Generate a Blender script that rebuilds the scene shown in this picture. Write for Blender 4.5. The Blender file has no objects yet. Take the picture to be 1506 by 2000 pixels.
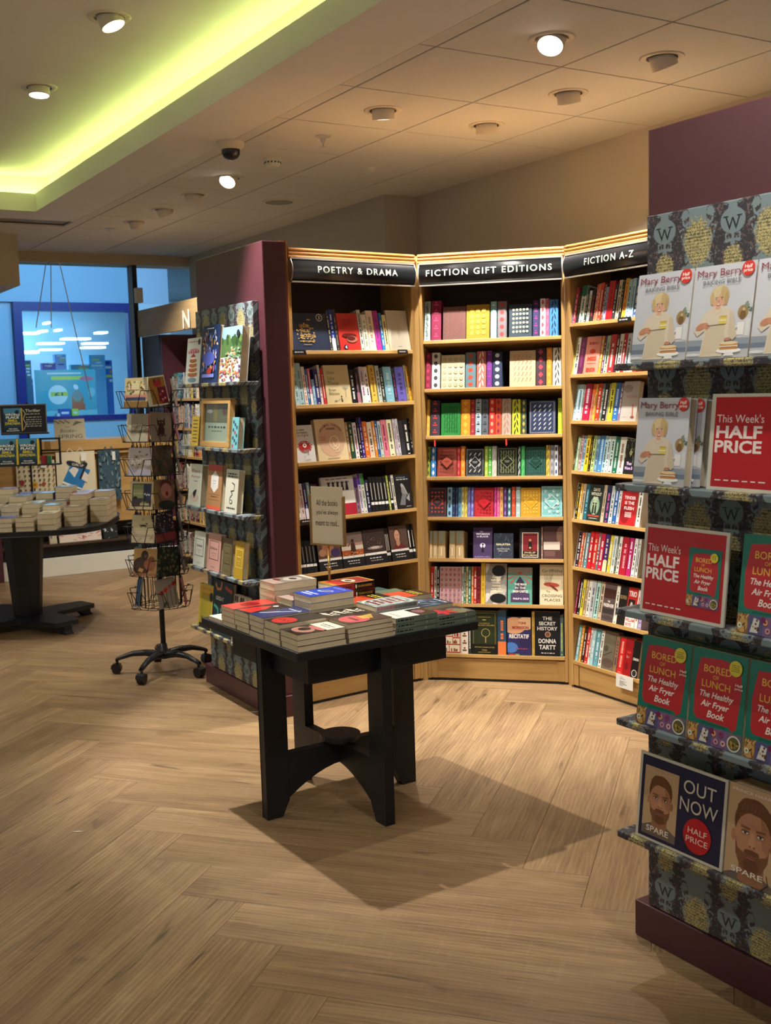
import bpy, math, random
from math import sin, cos, radians as rad, pi
from mathutils import Vector, Matrix
scene = bpy.context.scene
COL = scene.collection
# ------------------------------------------------------------------ camera, world, exposure, mall light
EYE = 1.5; FPX = 2157.6; PITCH = rad(6.3424); ROLL = rad(1.6565)
cam = bpy.data.cameras.new('camera'); camo = bpy.data.objects.new('camera', cam); COL.objects.link(camo)
_f = Vector((0, cos(PITCH), -sin(PITCH))); _u = Vector((0, sin(PITCH), cos(PITCH))); _x = Vector((1, 0, 0))
CR = cos(ROLL)*_x - sin(ROLL)*_u; CU = sin(ROLL)*_x + cos(ROLL)*_u; CF = _f
camo.matrix_world = Matrix(((CR.x, CU.x, -CF.x, 0), (CR.y, CU.y, -CF.y, 0), (CR.z, CU.z, -CF.z, EYE), (0, 0, 0, 1)))
cam.sensor_fit = 'VERTICAL'; cam.sensor_height = 36.0; cam.lens = FPX/2000*36.0
cam.clip_start = 0.05; cam.clip_end = 100
cam.dof.use_dof = True; cam.dof.focus_distance = 3.8; cam.dof.aperture_fstop = 8.0
scene.camera = camo
world = bpy.data.worlds.new('world'); scene.world = world; world.use_nodes = True
world.node_tree.nodes['Background'].inputs[0].default_value = (1.0, 0.95, 0.88, 1)
world.node_tree.nodes['Background'].inputs[1].default_value = 0.33
scene.view_settings.view_transform = 'Standard'; scene.view_settings.look = 'None'
scene.view_settings.gamma = 1; scene.view_settings.use_curve_mapping = False
scene.view_settings.exposure = 0.0
SPOT_W = 125.0; WARM = (1.0, 0.94, 0.855)

def area(name, loc, size, power, color, rot=(0, 0, 0), sy=None):
    L = bpy.data.lights.new(name, 'AREA'); L.energy = power; L.color = color; L.size = size
    if sy: L.shape = 'RECTANGLE'; L.size_y = sy
    o = bpy.data.objects.new(name, L); o.location = loc; o.rotation_euler = rot; COL.objects.link(o); return o
# cool lighting of the shopping mall beyond the window (its ceiling panels), over the walkway and inside the opposite shop
area('mall_ceiling_light', (-3.0, 12.3, 3.7), 3.0, 150, (.40, .72, 1.0), (rad(48), 0, rad(31)), 1.6)
area('opposite_shop_light', (-6.2, 17.8, 3.2), 4.0, 260, (.38, .72, 1.0), (0, 0, rad(31)), 3.0)

# ------------------------------------------------------------------ measuring helpers (survey of the photograph: pixel -> point on a known plane)
def ray(px, py): return CR*((px-753)/FPX) + CU*(-(py-1000)/FPX) + CF
def atz(px, py, z=0.0):
    d = ray(px, py); t = (z-EYE)/d.z
    return Vector((d.x*t, d.y*t, z))
class Frame:
    """a vertical plane through P running along compass azimuth az; local x right, y into the depth, z up"""
    def __init__(s, P, az, e=0.0):
        s.az = rad(az); s.t = Vector((sin(s.az), cos(s.az), 0)); s.d = Vector((-s.t.y, s.t.x, 0))
        s.P = Vector((P[0], P[1], 0)); s.rz = pi/2 - s.az
    def w(s, u, d=0.0, z=0.0): return s.P + s.t*u + s.d*d + Vector((0, 0, z))
    def on(s, px, py, d=0.0):
        r = ray(px, py); Q = s.P + s.d*d; k = s.d.dot(Q)/s.d.dot(r); X = r*k
        return (X-Q).dot(s.t), EYE + r.z*k
    def mat(s, u=0, d=0, z=0, tilt=0.0, yaw=0.0, lean=0.0):
        return Matrix.Translation(s.w(u, d, z)) @ Matrix.Rotation(s.rz+yaw, 4, 'Z') @ Matrix.Rotation(-tilt, 4, 'X') @ Matrix.Rotation(lean, 4, 'Y')

# ------------------------------------------------------------------ colour
def lin(c):
    if isinstance(c, str):
        c = c.lstrip('#'); c = [int(c[i:i+2], 16)/255 for i in (0, 2, 4)]
    return tuple((v/12.92 if v <= .04045 else ((v+.055)/1.055)**2.4) for v in c[:3]) + (1.0,)
NAMED = {'white': 'eeeeee', 'cream': 'e8dcb8', 'pale grey': 'bbbbbb', 'grey': '808080', 'charcoal': '454545', 'black': '151515', 'red': 'cc2222', 'crimson': '990f28',
 'maroon': '561822', 'pink': 'e08aa0', 'magenta': 'c02a80', 'purple': '54286a', 'lilac': 'a090c0', 'violet blue': '5a55a0', 'navy': '1c2644', 'blue': '2a60b0', 'light blue': '8ab8d8',
 'teal': '3a7a80', 'mint': 'a0ccb8', 'green': '2a8a40', 'dark green': '1c4030', 'lime': 'b0cc30', 'olive': '707040', 'yellow': 'e8cc40', 'mustard': 'b8941c', 'orange': 'e88a20',
 'orange-red': 'e0502a', 'salmon': 'e09478', 'brown': '6a4830', 'tan': 'b89870', 'beige': 'd0bc98'}
def cname(h):
    h = h.lstrip('#'); c = [int(h[i:i+2], 16) for i in (0, 2, 4)]
    best = min(NAMED.items(), key=lambda k: sum((c[j]-int(k[1][2*j:2*j+2], 16))**2 for j in range(3)))
    return best[0]
ORD = ['leftmost', 'second', 'third', 'fourth', 'fifth', 'sixth', 'seventh', 'eighth', 'ninth', 'tenth', 'eleventh', 'twelfth', 'thirteenth', 'fourteenth', 'fifteenth', 'sixteenth', 'seventeenth',
       'eighteenth', 'nineteenth', 'twentieth', 'twenty-first', 'twenty-second', 'twenty-third', 'twenty-fourth', 'twenty-fifth', 'twenty-sixth', 'twenty-seventh', 'twenty-eighth', 'twenty-ninth', 'thirtieth']
def nth(i): return ORD[i] if i == 0 else ORD[i] + ' from left'

# ------------------------------------------------------------------ node materials
MATS = {}
def mat(name, base=None, rough=0.5, metal=0.0, spec=0.5, emit=None, estr=0.0, noise=None, bump=None, coat=0.0, attr=False):
    if name in MATS: return MATS[name]
    m = bpy.data.materials.new(name); m.use_nodes = True; nt = m.node_tree; b = nt.nodes['Principled BSDF']
    b.inputs['Roughness'].default_value = rough; b.inputs['Metallic'].default_value = metal
    b.inputs['Specular IOR Level'].default_value = spec; b.inputs['Coat Weight'].default_value = coat
    tc = nt.nodes.new('ShaderNodeTexCoord')
    if base: b.inputs['Base Color'].default_value = lin(base)
    if attr:
        a = nt.nodes.new('ShaderNodeAttribute'); a.attribute_name = 'Col'; nt.links.new(a.outputs['Color'], b.inputs['Base Color'])
    if noise:
        sc, amt = noise
        n = nt.nodes.new('ShaderNodeTexNoise'); n.inputs['Scale'].default_value = sc; n.inputs['Detail'].default_value = 4
        nt.links.new(tc.outputs['Object'], n.inputs['Vector'])
        mx = nt.nodes.new('ShaderNodeMix'); mx.data_type = 'RGBA'; mx.blend_type = 'MULTIPLY'; mx.inputs[0].default_value = 1.0
        mr = nt.nodes.new('ShaderNodeMapRange'); mr.inputs[1].default_value = .3; mr.inputs[2].default_value = .7; mr.inputs[3].default_value = 1-amt; mr.inputs[4].default_value = 1+amt
        nt.links.new(n.outputs['Fac'], mr.inputs[0])
        if attr: nt.links.new(a.outputs['Color'], mx.inputs[6])
        else: mx.inputs[6].default_value = lin(base)
        nt.links.new(mr.outputs[0], mx.inputs[7]); nt.links.new(mx.outputs[2], b.inputs['Base Color'])
    if bump:
        sc, st = bump[:2]
        n2 = nt.nodes.new('ShaderNodeTexNoise'); n2.inputs['Scale'].default_value = sc; n2.inputs['Detail'].default_value = 5
        if len(bump) > 2:
            mp = nt.nodes.new('ShaderNodeMapping'); mp.inputs['Scale'].default_value = bump[2]
            nt.links.new(tc.outputs['Object'], mp.inputs[0]); nt.links.new(mp.outputs[0], n2.inputs['Vector'])
        else: nt.links.new(tc.outputs['Object'], n2.inputs['Vector'])
        bp = nt.nodes.new('ShaderNodeBump'); bp.inputs['Strength'].default_value = st; bp.inputs['Distance'].default_value = .004
        nt.links.new(n2.outputs['Fac'], bp.inputs['Height']); nt.links.new(bp.outputs[0], b.inputs['Normal'])
    if emit:
        b.inputs['Emission Color'].default_value = lin(emit); b.inputs['Emission Strength'].default_value = estr
    MATS[name] = m; return m
class NG:
    """tiny expression helper for node trees"""
    def __init__(s, m): s.nt = m.node_tree
    def val(s, sock, v):
        if hasattr(v, 'links') or hasattr(v, 'is_linked'): s.nt.links.new(v, sock)
        else: sock.default_value = v
    def m(s, op, a, b=0.0, c=0.0):
        n = s.nt.nodes.new('ShaderNodeMath'); n.operation = op
        for i, v in enumerate((a, b, c)): s.val(n.inputs[i], v)
        return n.outputs[0]
    def noise(s, vec, scale, detail=3, rough=.5, dist=0.0):
        n = s.nt.nodes.new('ShaderNodeTexNoise'); n.inputs['Scale'].default_value = scale; n.inputs['Detail'].default_value = detail
        n.inputs['Roughness'].default_value = rough; n.inputs['Distortion'].default_value = dist; s.nt.links.new(vec, n.inputs['Vector']); return n.outputs['Fac']
    def mix(s, f, a, b):
        n = s.nt.nodes.new('ShaderNodeMix'); n.data_type = 'RGBA'; s.val(n.inputs[0], f)
        for i, v in ((6, a), (7, b)): s.val(n.inputs[i], lin(v) if isinstance(v, str) else v)
        return n.outputs[2]
    def comb(s, x, y, z):
        n = s.nt.nodes.new('ShaderNodeCombineXYZ')
        for i, v in enumerate((x, y, z)): s.val(n.inputs[i], v)
        return n.outputs[0]
    def ramp(s, f, lo, hi, a=0.0, b=1.0):
        n = s.nt.nodes.new('ShaderNodeMapRange'); n.inputs[1].default_value = lo; n.inputs[2].default_value = hi; n.inputs[3].default_value = a; n.inputs[4].default_value = b
        s.nt.links.new(f, n.inputs[0]); return n.outputs[0]
def wood(name, light, dark, scale=1.0, axis='x', rough=.45, knots=False, rnd=False, coat=0.0):
    m = mat(name, light, rough, coat=coat); g = NG(m); nt = m.node_tree; b = nt.nodes['Principled BSDF']
    tc = nt.nodes.new('ShaderNodeTexCoord'); sp = nt.nodes.new('ShaderNodeSeparateXYZ'); nt.links.new(tc.outputs['Object'], sp.inputs[0])
    X, Y, Z = sp.outputs
    oi = nt.nodes.new('ShaderNodeObjectInfo'); r = oi.outputs['Random']
    off = g.m('MULTIPLY', r, 37.0)
    a, p, q = {'x': (X, Y, Z), 'z': (Z, X, Y), 'y': (Y, X, Z)}[axis]
    v = g.comb(g.m('ADD', g.m('MULTIPLY', a, 1.2*scale), off), g.m('ADD', g.m('MULTIPLY', p, (9 if knots else 14)*scale), off), g.m('MULTIPLY', q, 14*scale))
    v2 = g.comb(g.m('ADD', g.m('MULTIPLY', a, 5*scale), off), g.m('ADD', g.m('MULTIPLY', p, 90*scale), off), g.m('MULTIPLY', q, 90*scale))
    n1 = g.noise(v, 1.0, 4, .6, 1.2); n2 = g.noise(v2, 1.0, 3, .6, .4)
    f = g.m('ADD', g.m('MULTIPLY', g.ramp(n1, .3, .72), .62), g.m('MULTIPLY', g.ramp(n2, .3, .7), .38))
    c = g.mix(f, light, dark)
    hgt = n2
    if knots:
        vk = g.comb(g.m('ADD', g.m('MULTIPLY', a, 1.5), off), g.m('ADD', g.m('MULTIPLY', p, 9), off), q)
        k = g.noise(vk, 1.6, 3, .55, .8); kf = g.ramp(k, .64, .74)
        c = g.mix(g.m('MULTIPLY', kf, .8), c, '3a2a1c')
        vw = g.comb(g.m('ADD', g.m('MULTIPLY', a, .7), off), g.m('ADD', g.m('MULTIPLY', p, 3.2), off), q)
        wv = nt.nodes.new('ShaderNodeTexWave'); wv.wave_type = 'RINGS'; wv.inputs['Scale'].default_value = 6.0; wv.inputs['Distortion'].default_value = 7.0; wv.inputs['Detail'].default_value = 3; wv.inputs['Detail Scale'].default_value = .9
        nt.links.new(vw, wv.inputs['Vector'])
        c = g.mix(g.m('MULTIPLY', g.ramp(wv.outputs['Fac'], .55, 1.0), .16), c, 'd8bc92')
        vs = g.comb(g.m('MULTIPLY', g.m('ADD', a, off), 60), g.m('ADD', g.m('MULTIPLY', p, 7), off), q)
        sw = g.ramp(g.noise(vs, 1.0, 2, .5), .58, .66)      # saw marks across the grain
        c = g.mix(g.m('MULTIPLY', sw, .05), c, 'e0cca8')
        c = g.mix(g.m('MULTIPLY', g.ramp(g.noise(v2, .35, 2), .35, .65), .25), c, dark)
    if rnd:
        c2 = g.mix(g.ramp(r, 0, 1, 0, .38), c, dark); c = c2
    nt.links.new(c, b.inputs['Base Color'])
    bp = nt.nodes.new('ShaderNodeBump'); bp.inputs['Strength'].default_value = .25; bp.inputs['Distance'].default_value = .001
    nt.links.new(hgt, bp.inputs['Height']); nt.links.new(bp.outputs[0], b.inputs['Normal'])
    if rnd: nt.links.new(g.ramp(n2, .3, .7, rough-.06, rough+.1), b.inputs['Roughness'])
    return m
def wallpaper(name='damask_wallpaper', axis='z'):
    m = mat(name, '6f8088', .6); g = NG(m); nt = m.node_tree; b = nt.nodes['Principled BSDF']
    tc = nt.nodes.new('ShaderNodeTexCoord'); sp = nt.nodes.new('ShaderNodeSeparateXYZ'); nt.links.new(tc.outputs['Object'], sp.inputs[0])
    x = sp.outputs[0]; z = g.m('ADD', g.m('SUBTRACT', sp.outputs[2], sp.outputs[1]), .047)
    xm = g.m('PINGPONG', x, .105); zz = g.m('WRAP', z, .085, -.085)
    vm = g.comb(xm, g.m('MULTIPLY', zz, 1.0), 0.0); vr = g.comb(x, z, 0.0)
    n1 = g.noise(vm, 55, 3, .6, .5); n2 = g.noise(vr, 110, 2, .6, .8); n3 = g.noise(vm, 26, 2, .6, 1.0)
    def ell(cx, cz, a, c):
        dx = g.m('DIVIDE', g.m('SUBTRACT', xm, cx), a); dz = g.m('DIVIDE', g.m('SUBTRACT', zz, cz), c)
        return g.m('ADD', g.m('ADD', g.m('MULTIPLY', dx, dx), g.m('MULTIPLY', dz, dz)), g.m('MULTIPLY', g.m('SUBTRACT', n2, .5), 2.6))
    big = g.m('LESS_THAN', ell(0, .0, .040, .054), 1.0); small = g.m('LESS_THAN', ell(.105, -.05, .027, .032), 1.0)
    tree = g.m('MAXIMUM', big, small)
    band = g.m('SUBTRACT', 1.0, g.m('DIVIDE', g.m('ABSOLUTE', g.m('SUBTRACT', xm, .064)), .034))
    fol = g.m('GREATER_THAN', g.m('ADD', n1, g.m('MULTIPLY', band, .16)), .56)
    fol2 = g.m('GREATER_THAN', g.m('ADD', n3, g.m('MULTIPLY', band, .30)), .68)
    dark = g.m('MAXIMUM', g.m('MULTIPLY', fol, g.m('GREATER_THAN', band, -.1)), fol2)
    tw = nt.nodes.new('ShaderNodeTexWave'); tw.bands_direction = 'Y'; tw.inputs['Scale'].default_value = 42; tw.inputs['Distortion'].default_value = 9; tw.inputs['Detail'].default_value = 3; tw.inputs['Detail Scale'].default_value = 6
    nt.links.new(vr, tw.inputs['Vector'])
    tcol = g.mix(g.m('GREATER_THAN', tw.outputs['Fac'], .66), 'bdb07a', '4a4838')
    dcol = g.mix(g.m('GREATER_THAN', n2, .58), '35333b', '6c5a58')
    ex = g.m('DIVIDE', g.m('SUBTRACT', xm, .105), .036); ez = g.m('DIVIDE', g.m('SUBTRACT', zz, .037), .030)
    clear = g.m('GREATER_THAN', g.m('ADD', g.m('MULTIPLY', ex, ex), g.m('MULTIPLY', ez, ez)), 1.0); dark = g.m('MULTIPLY', dark, clear)
    c = g.mix(dark, '76868c', dcol); c = g.mix(tree, c, tcol)
    nt.links.new(c, b.inputs['Base Color']); return m

M_PRINT = mat('printed_paper', None, .42, attr=True, spec=.4)
M_GLOSS = mat('laminated_print', None, .22, attr=True, spec=.5)
M_CLOTH = mat('book_cloth', None, .75, attr=True, bump=(900, .15))
M_PAGES = mat('page_block', 'd9c7a6', .8, noise=(30, .06), bump=(1.0, .5, (6, 6, 900)))
M_OAK = wood('oak_veneer', 'c29c60', 'a07a44', 1.0, 'x', .42)
M_OAKV = wood('oak_veneer_upright', 'c29c60', 'a07a44', 1.0, 'z', .42)
M_TRIM = wood('stained_oak_moulding', 'd89a52', 'a8662a', 1.6, 'x', .35)
M_TRIMV = wood('stained_oak_pilaster', 'c98a48', '94581f', 1.6, 'z', .35)
M_BACK = wood('dark_back_board', '4a3322', '38261a', 1.0, 'x', .6)
M_PLANK = wood('oak_plank', 'b0926a', '694d32', 1.0, 'x', .42, knots=True, rnd=True)
M_PLUM = mat('plum_paint', '4f2831', .38, noise=(3, .06), bump=(160, .05))
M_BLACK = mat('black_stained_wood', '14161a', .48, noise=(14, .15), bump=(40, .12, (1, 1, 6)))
M_MET = mat('black_wire', '08080a', .55)
M_PLAST = mat('black_plastic', '15151a', .38, noise=(30, .1))
M_SIGN = mat('black_sign_panel', '1a1b1e', .26, spec=.5)
M_SILVER = mat('aluminium_edge', 'cfcac2', .32, .6)
M_BRASS = mat('brass', 'b8925a', .28, .9)
M_TILE = mat('mineral_ceiling_tile', 'd3cec6', .9, noise=(260, .05), bump=(500, .35))
M_GRID = mat('ceiling_grid_metal', '8f8271', .5)
M_PLASTER = mat('ceiling_plaster', 'dcd8d0', .8, noise=(3, .03), bump=(25, .04))
M_WALL = mat('beige_wall_paint', 'ada596', .7, noise=(2, .04), bump=(120, .06))
M_BEAM = mat('cream_paint', 'bdae90', .7, noise=(2, .04))
M_WHITE = mat('white_paint', 'd8d4c6', .5, noise=(4, .04))
M_LAMP = mat('lamp_housing', 'd6cab6', .45)
M_LENS = mat('lit_lens', 'ffffff', .3, emit='fff4e2', estr=9.0)
M_DARK = mat('dark_plastic', '202022', .3)
M_PAPERW = wallpaper()
M_BAG = mat('canvas', None, .85, attr=True, bump=(700, .3))
M_ACRYL = mat('acrylic_cover', None, .08, attr=True, coat=.3)

# ------------------------------------------------------------------ mesh builder
class MB:
    def __init__(s): s.v = []; s.f = []; s.c = []
    def poly(s, pts, col='ffffff'):
        n = len(s.v); s.v += [tuple(p) for p in pts]; s.f.append(tuple(range(n, n+len(pts)))); s.c.append(lin(col) if isinstance(col, str) else col); return s
    def box(s, x0, x1, y0, y1, z0, z1, col='ffffff', M=None):
        P = [(x0, y0, z0), (x1, y0, z0), (x1, y1, z0), (x0, y1, z0), (x0, y0, z1), (x1, y0, z1), (x1, y1, z1), (x0, y1, z1)]
        if M: P = [tuple(M @ Vector(p)) for p in P]
        n = len(s.v); s.v += P; c = lin(col)
        for f in ((0, 3, 2, 1), (4, 5, 6, 7), (0, 1, 5, 4), (1, 2, 6, 5), (2, 3, 7, 6), (3, 0, 4, 7)): s.f.append(tuple(n+i for i in f)); s.c.append(c)
        return s
    def prism(s, pts, a0, a1, axis='y', col='ffffff', M=None):
        """closed 2d outline extruded along axis; pts are (x,z) for y, (x,y) for z, (y,z) for x"""
        mk = {'y': lambda p, a: (p[0], a, p[1]), 'z': lambda p, a: (p[0], p[1], a), 'x': lambda p, a: (a, p[0], p[1])}[axis]
        n = len(s.v); k = len(pts); P = [mk(p, a0) for p in pts] + [mk(p, a1) for p in pts]
        if M: P = [tuple(M @ Vector(p)) for p in P]
        s.v += P; c = lin(col)
        s.f.append(tuple(range(n, n+k))); s.f.append(tuple(range(n+2*k-1, n+k-1, -1))); s.c += [c, c]
        for i in range(k):
            j = (i+1) % k; s.f.append((n+i, n+j, n+k+j, n+k+i)); s.c.append(c)
        return s
    def cyl(s, p0, p1, r0, r1=None, n=12, col='ffffff', caps=True):
        if r1 is None: r1 = r0
        p0 = Vector(p0); p1 = Vector(p1); d = (p1-p0).normalized(); a = d.orthogonal().normalized(); b = d.cross(a); k = len(s.v)
        for p, r in ((p0, r0), (p1, r1)):
            for i in range(n):
                t = 2*pi*i/n; s.v.append(tuple(p + a*(cos(t)*r) + b*(sin(t)*r)))
        c = lin(col)
        for i in range(n): j = (i+1) % n; s.f.append((k+i, k+j, k+n+j, k+n+i)); s.c.append(c)
        if caps: s.f.append(tuple(range(k+n-1, k-1, -1))); s.f.append(tuple(range(k+n, k+2*n))); s.c += [c, c]
        return s
    def tube(s, pts, r, n=6, col='ffffff'):
        for a, b in zip(pts, pts[1:]):
            if (Vector(a)-Vector(b)).length > 1e-5: s.cyl(a, b, r, r, n, col)
        return s
    def lathe(s, prof, n=24, col='ffffff', c=(0, 0, 0)):
        k = len(s.v); m = len(prof)
        for r, z in prof:
            for i in range(n): t = 2*pi*i/n; s.v.append((c[0]+r*cos(t), c[1]+r*sin(t), c[2]+z))
        cc = lin(col)
        for a in range(m-1):
            for i in range(n): j = (i+1) % n; s.f.append((k+a*n+i, k+a*n+j, k+(a+1)*n+j, k+(a+1)*n+i)); s.c.append(cc)
        return s
    def build(s, name, m, parent=None, M=None, bevel=0.0, smooth=False):
        me = bpy.data.meshes.new(name); me.from_pydata(s.v, [], s.f)
        ca = me.color_attributes.new('Col', 'FLOAT_COLOR', 'CORNER'); data = []
        for f, c in zip(s.f, s.c): data += list(c)*len(f)
        ca.data.foreach_set('color', data)
        me.materials.append(m)
        if smooth:
            for p in me.polygons: p.use_smooth = True
        me.validate(); o = bpy.data.objects.new(name, me); COL.objects.link(o)
        if parent: o.parent = parent
        if M is not None: o.matrix_local = M
        if bevel:
            b = o.modifiers.new('bevel', 'BEVEL'); b.width = bevel; b.segments = 2; b.limit_method = 'ANGLE'; b.angle_limit = rad(40)
        return o
def tag(o, label=None, cat=None, group=None, kind=None):
    if label: o['label'] = label
    if cat: o['category'] = cat
    if group: o['group'] = group
    if kind: o['kind'] = kind
    return o
def thing(name, M, label, cat, group=None):
    o = bpy.data.objects.new(name, None); o.empty_display_size = .05; COL.objects.link(o); o.matrix_world = M
    return tag(o, label, cat, group)
def copy_tree(o, parent=None):
    c = o.copy(); COL.objects.link(c)
    if parent: c.parent = parent
    for ch in list(o.children): copy_tree(ch, c)
    return c
# text -> outline mesh data, cached
TX = {}
def text_data(t, bold=0.0, space=1.0, shear=0.0):
    k = (t, bold, space, shear)
    if k in TX: return TX[k]
    cu = bpy.data.curves.new('tmp', 'FONT'); cu.body = t; cu.size = 1.0; cu.offset = bold; cu.space_character = space; cu.shear = shear
    cu.resolution_u = 3; cu.align_x = 'LEFT'; cu.space_line = .9
    ob = bpy.data.objects.new('tmp', cu); me = bpy.data.meshes.new_from_object(ob)
    V = [tuple(v.co) for v in me.vertices]; Fc = [tuple(p.vertices) for p in me.polygons]
    bpy.data.objects.remove(ob); bpy.data.curves.remove(cu); bpy.data.meshes.remove(me)
    if V:
        x0 = min(v[0] for v in V); x1 = max(v[0] for v in V); y0 = min(v[1] for v in V); y1 = max(v[1] for v in V)
    else: x0 = x1 = y0 = y1 = 0
    TX[k] = (V, Fc, x0, x1, y0, y1); return TX[k]
class Art:
    """flat print on a rectangle w x h in the local x/z plane, facing -y; coordinates are fractions of the sheet"""
    def __init__(s, w, h, x=0, z=0, y=0, ground=None):
        s.w = w; s.h = h; s.x = x; s.z = z; s.y = y-.0003; s.mb = MB(); s.k = 0
        if ground: s.rect(0, 0, 1, 1, ground)
    def nxt(s): s.k += 1; return s.y - s.k*.00004
    def P(s, a, b, y): return (s.x+a*s.w, y, s.z+b*s.h)
    def poly(s, pts, c):
        # keep the print on its sheet
        for ax, lim, sg in ((0, 0, 1), (0, 1, -1), (1, 0, 1), (1, 1, -1)):
            out = []
            for i in range(len(pts)):
                p, q = pts[i-1], pts[i]; dp, dq = (p[ax]-lim)*sg, (q[ax]-lim)*sg
                if (dp < -1e-9) != (dq < -1e-9): t = dp/(dp-dq); out.append((p[0]+(q[0]-p[0])*t, p[1]+(q[1]-p[1])*t))
                if dq >= -1e-9: out.append(q)
            pts = out
            if len(pts) < 3: return s
        y = s.nxt(); s.mb.poly([s.P(a, b, y) for a, b in pts], c); return s
    def rect(s, a0, b0, a1, b1, c): return s.poly([(a0, b0), (a1, b0), (a1, b1), (a0, b1)], c)
    def ell(s, ca, cb, ra, rb, c, n=18, rot=0.0, t0=0, t1=2*pi):
        asp = s.h/s.w; pts = []
        for i in range(n):
            t = t0+(t1-t0)*i/(n if t1-t0 > 6.28 else n-1); p, q = ra*cos(t), rb*sin(t)
            pts.append((ca+p*cos(rot)-q*sin(rot), cb+p*sin(rot)+q*cos(rot)))
        return s.poly(pts, c)
    def disc(s, ca, cb, r, c, n=20): return s.ell(ca, cb, r, r*s.w/s.h, c, n)
    def frame(s, m, t, c):
        mz = m*s.w/s.h; tz = t*s.w/s.h
        s.rect(m, mz, 1-m, mz+tz, c); s.rect(m, 1-mz-tz, 1-m, 1-mz, c); s.rect(m, mz, m+t, 1-mz, c); s.rect(1-m-t, mz, 1-m, 1-mz, c); return s
    def text(s, t, ca, cb, width, c, height=None, bold=0.01, space=1.0, shear=0.0, rot=0.0, align='c'):
        """centre (ca,cb), width as a fraction of the sheet width, optional cap height as a fraction of sheet height"""
        V, Fc, x0, x1, y0, y1 = text_data(t, bold, space, shear)
        if not V: return s
        sx = width*s.w/(x1-x0); sz = sx if height is None else height*s.h/(y1-y0)
        y = s.nxt(); n = len(s.mb.v); cx = (x0+x1)/2; cz = (y0+y1)/2; cc = lin(c); cr, sr = cos(rot), sin(rot)
        for v in V:
            p, q = (v[0]-cx)*sx, (v[1]-cz)*sz
            s.mb.v.append((s.x+ca*s.w+p*cr-q*sr, y, s.z+cb*s.h+p*sr+q*cr))
        for f in Fc: s.mb.f.append(tuple(n+i for i in f)); s.mb.c.append(cc)
        return s
    def line(s, a0, b0, a1, b1, t, c):
        dx, dz = (a1-a0)*s.w, (b1-b0)*s.h; L = math.hypot(dx, dz) or 1e-6; nx, nz = -dz/L*t*s.w/2, dx/L*t*s.w/2
        y = s.nxt(); A = (s.x+a0*s.w, s.z+b0*s.h); B = (s.x+a1*s.w, s.z+b1*s.h)
        s.mb.poly([(A[0]+nx, y, A[1]+nz), (A[0]-nx, y, A[1]-nz), (B[0]-nx, y, B[1]-nz), (B[0]+nx, y, B[1]+nz)], c); return s
    def curve(s, pts, t, c):
        for (a, b), (a2, b2) in zip(pts, pts[1:]): s.line(a, b, a2, b2, t, c)
        return s
    def marks(s, a0, a1, b, hh, c, rng, words=3):
        """a line of lettering too small to read in the photograph: short strokes"""
        a = a0
        while a < a1-.01:
            wd = min(rng.uniform(.04, .13)*(a1-a0)*2, a1-a); s.rect(a, b, a+wd, b+hh, c); a += wd+.03*(a1-a0)*2
        return s

# ------------------------------------------------------------------ survey frames (all on the photograph's own grid)
CEIL = 2.775; TS = .61; D1 = 148.9; D2 = 58.9
cA = atz(831.8, 1328.4); cB = atz(1112, 1340.5)
F_POE = Frame(cA, 54.3); F_GIFT = Frame(cA, 103.9); F_AZ = Frame(cB, 149.9)
F_DISP = Frame(atz(1240, 1824), 147.5); F_LD = Frame(atz(402.6, 1331), 149.0)
F_CE = Frame(atz(1096, 131, CEIL), D1-180)       # x runs away from the camera, depth runs to the left
F_HW = Frame((-1.803, 10.482), D2)               # wall over the shop window
F_SEAT = Frame((-2.33, 9.588), D2)               # front of the window seat
K = atz(70, 413, CEIL); uK, dK = (K-F_CE.P-Vector((0, 0, CEIL))).dot(F_CE.t), (K-F_CE.P-Vector((0, 0, CEIL))).dot(F_CE.d)

def inframe(P, mg=60):
    v = P - Vector((0, 0, EYE)); z = v.dot(CF)
    if z < .3: return False
    x = 753+FPX*v.dot(CR)/z; y = 1000-FPX*v.dot(CU)/z
    return -mg < x < 1506+mg and -mg < y < 2000+mg
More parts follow.
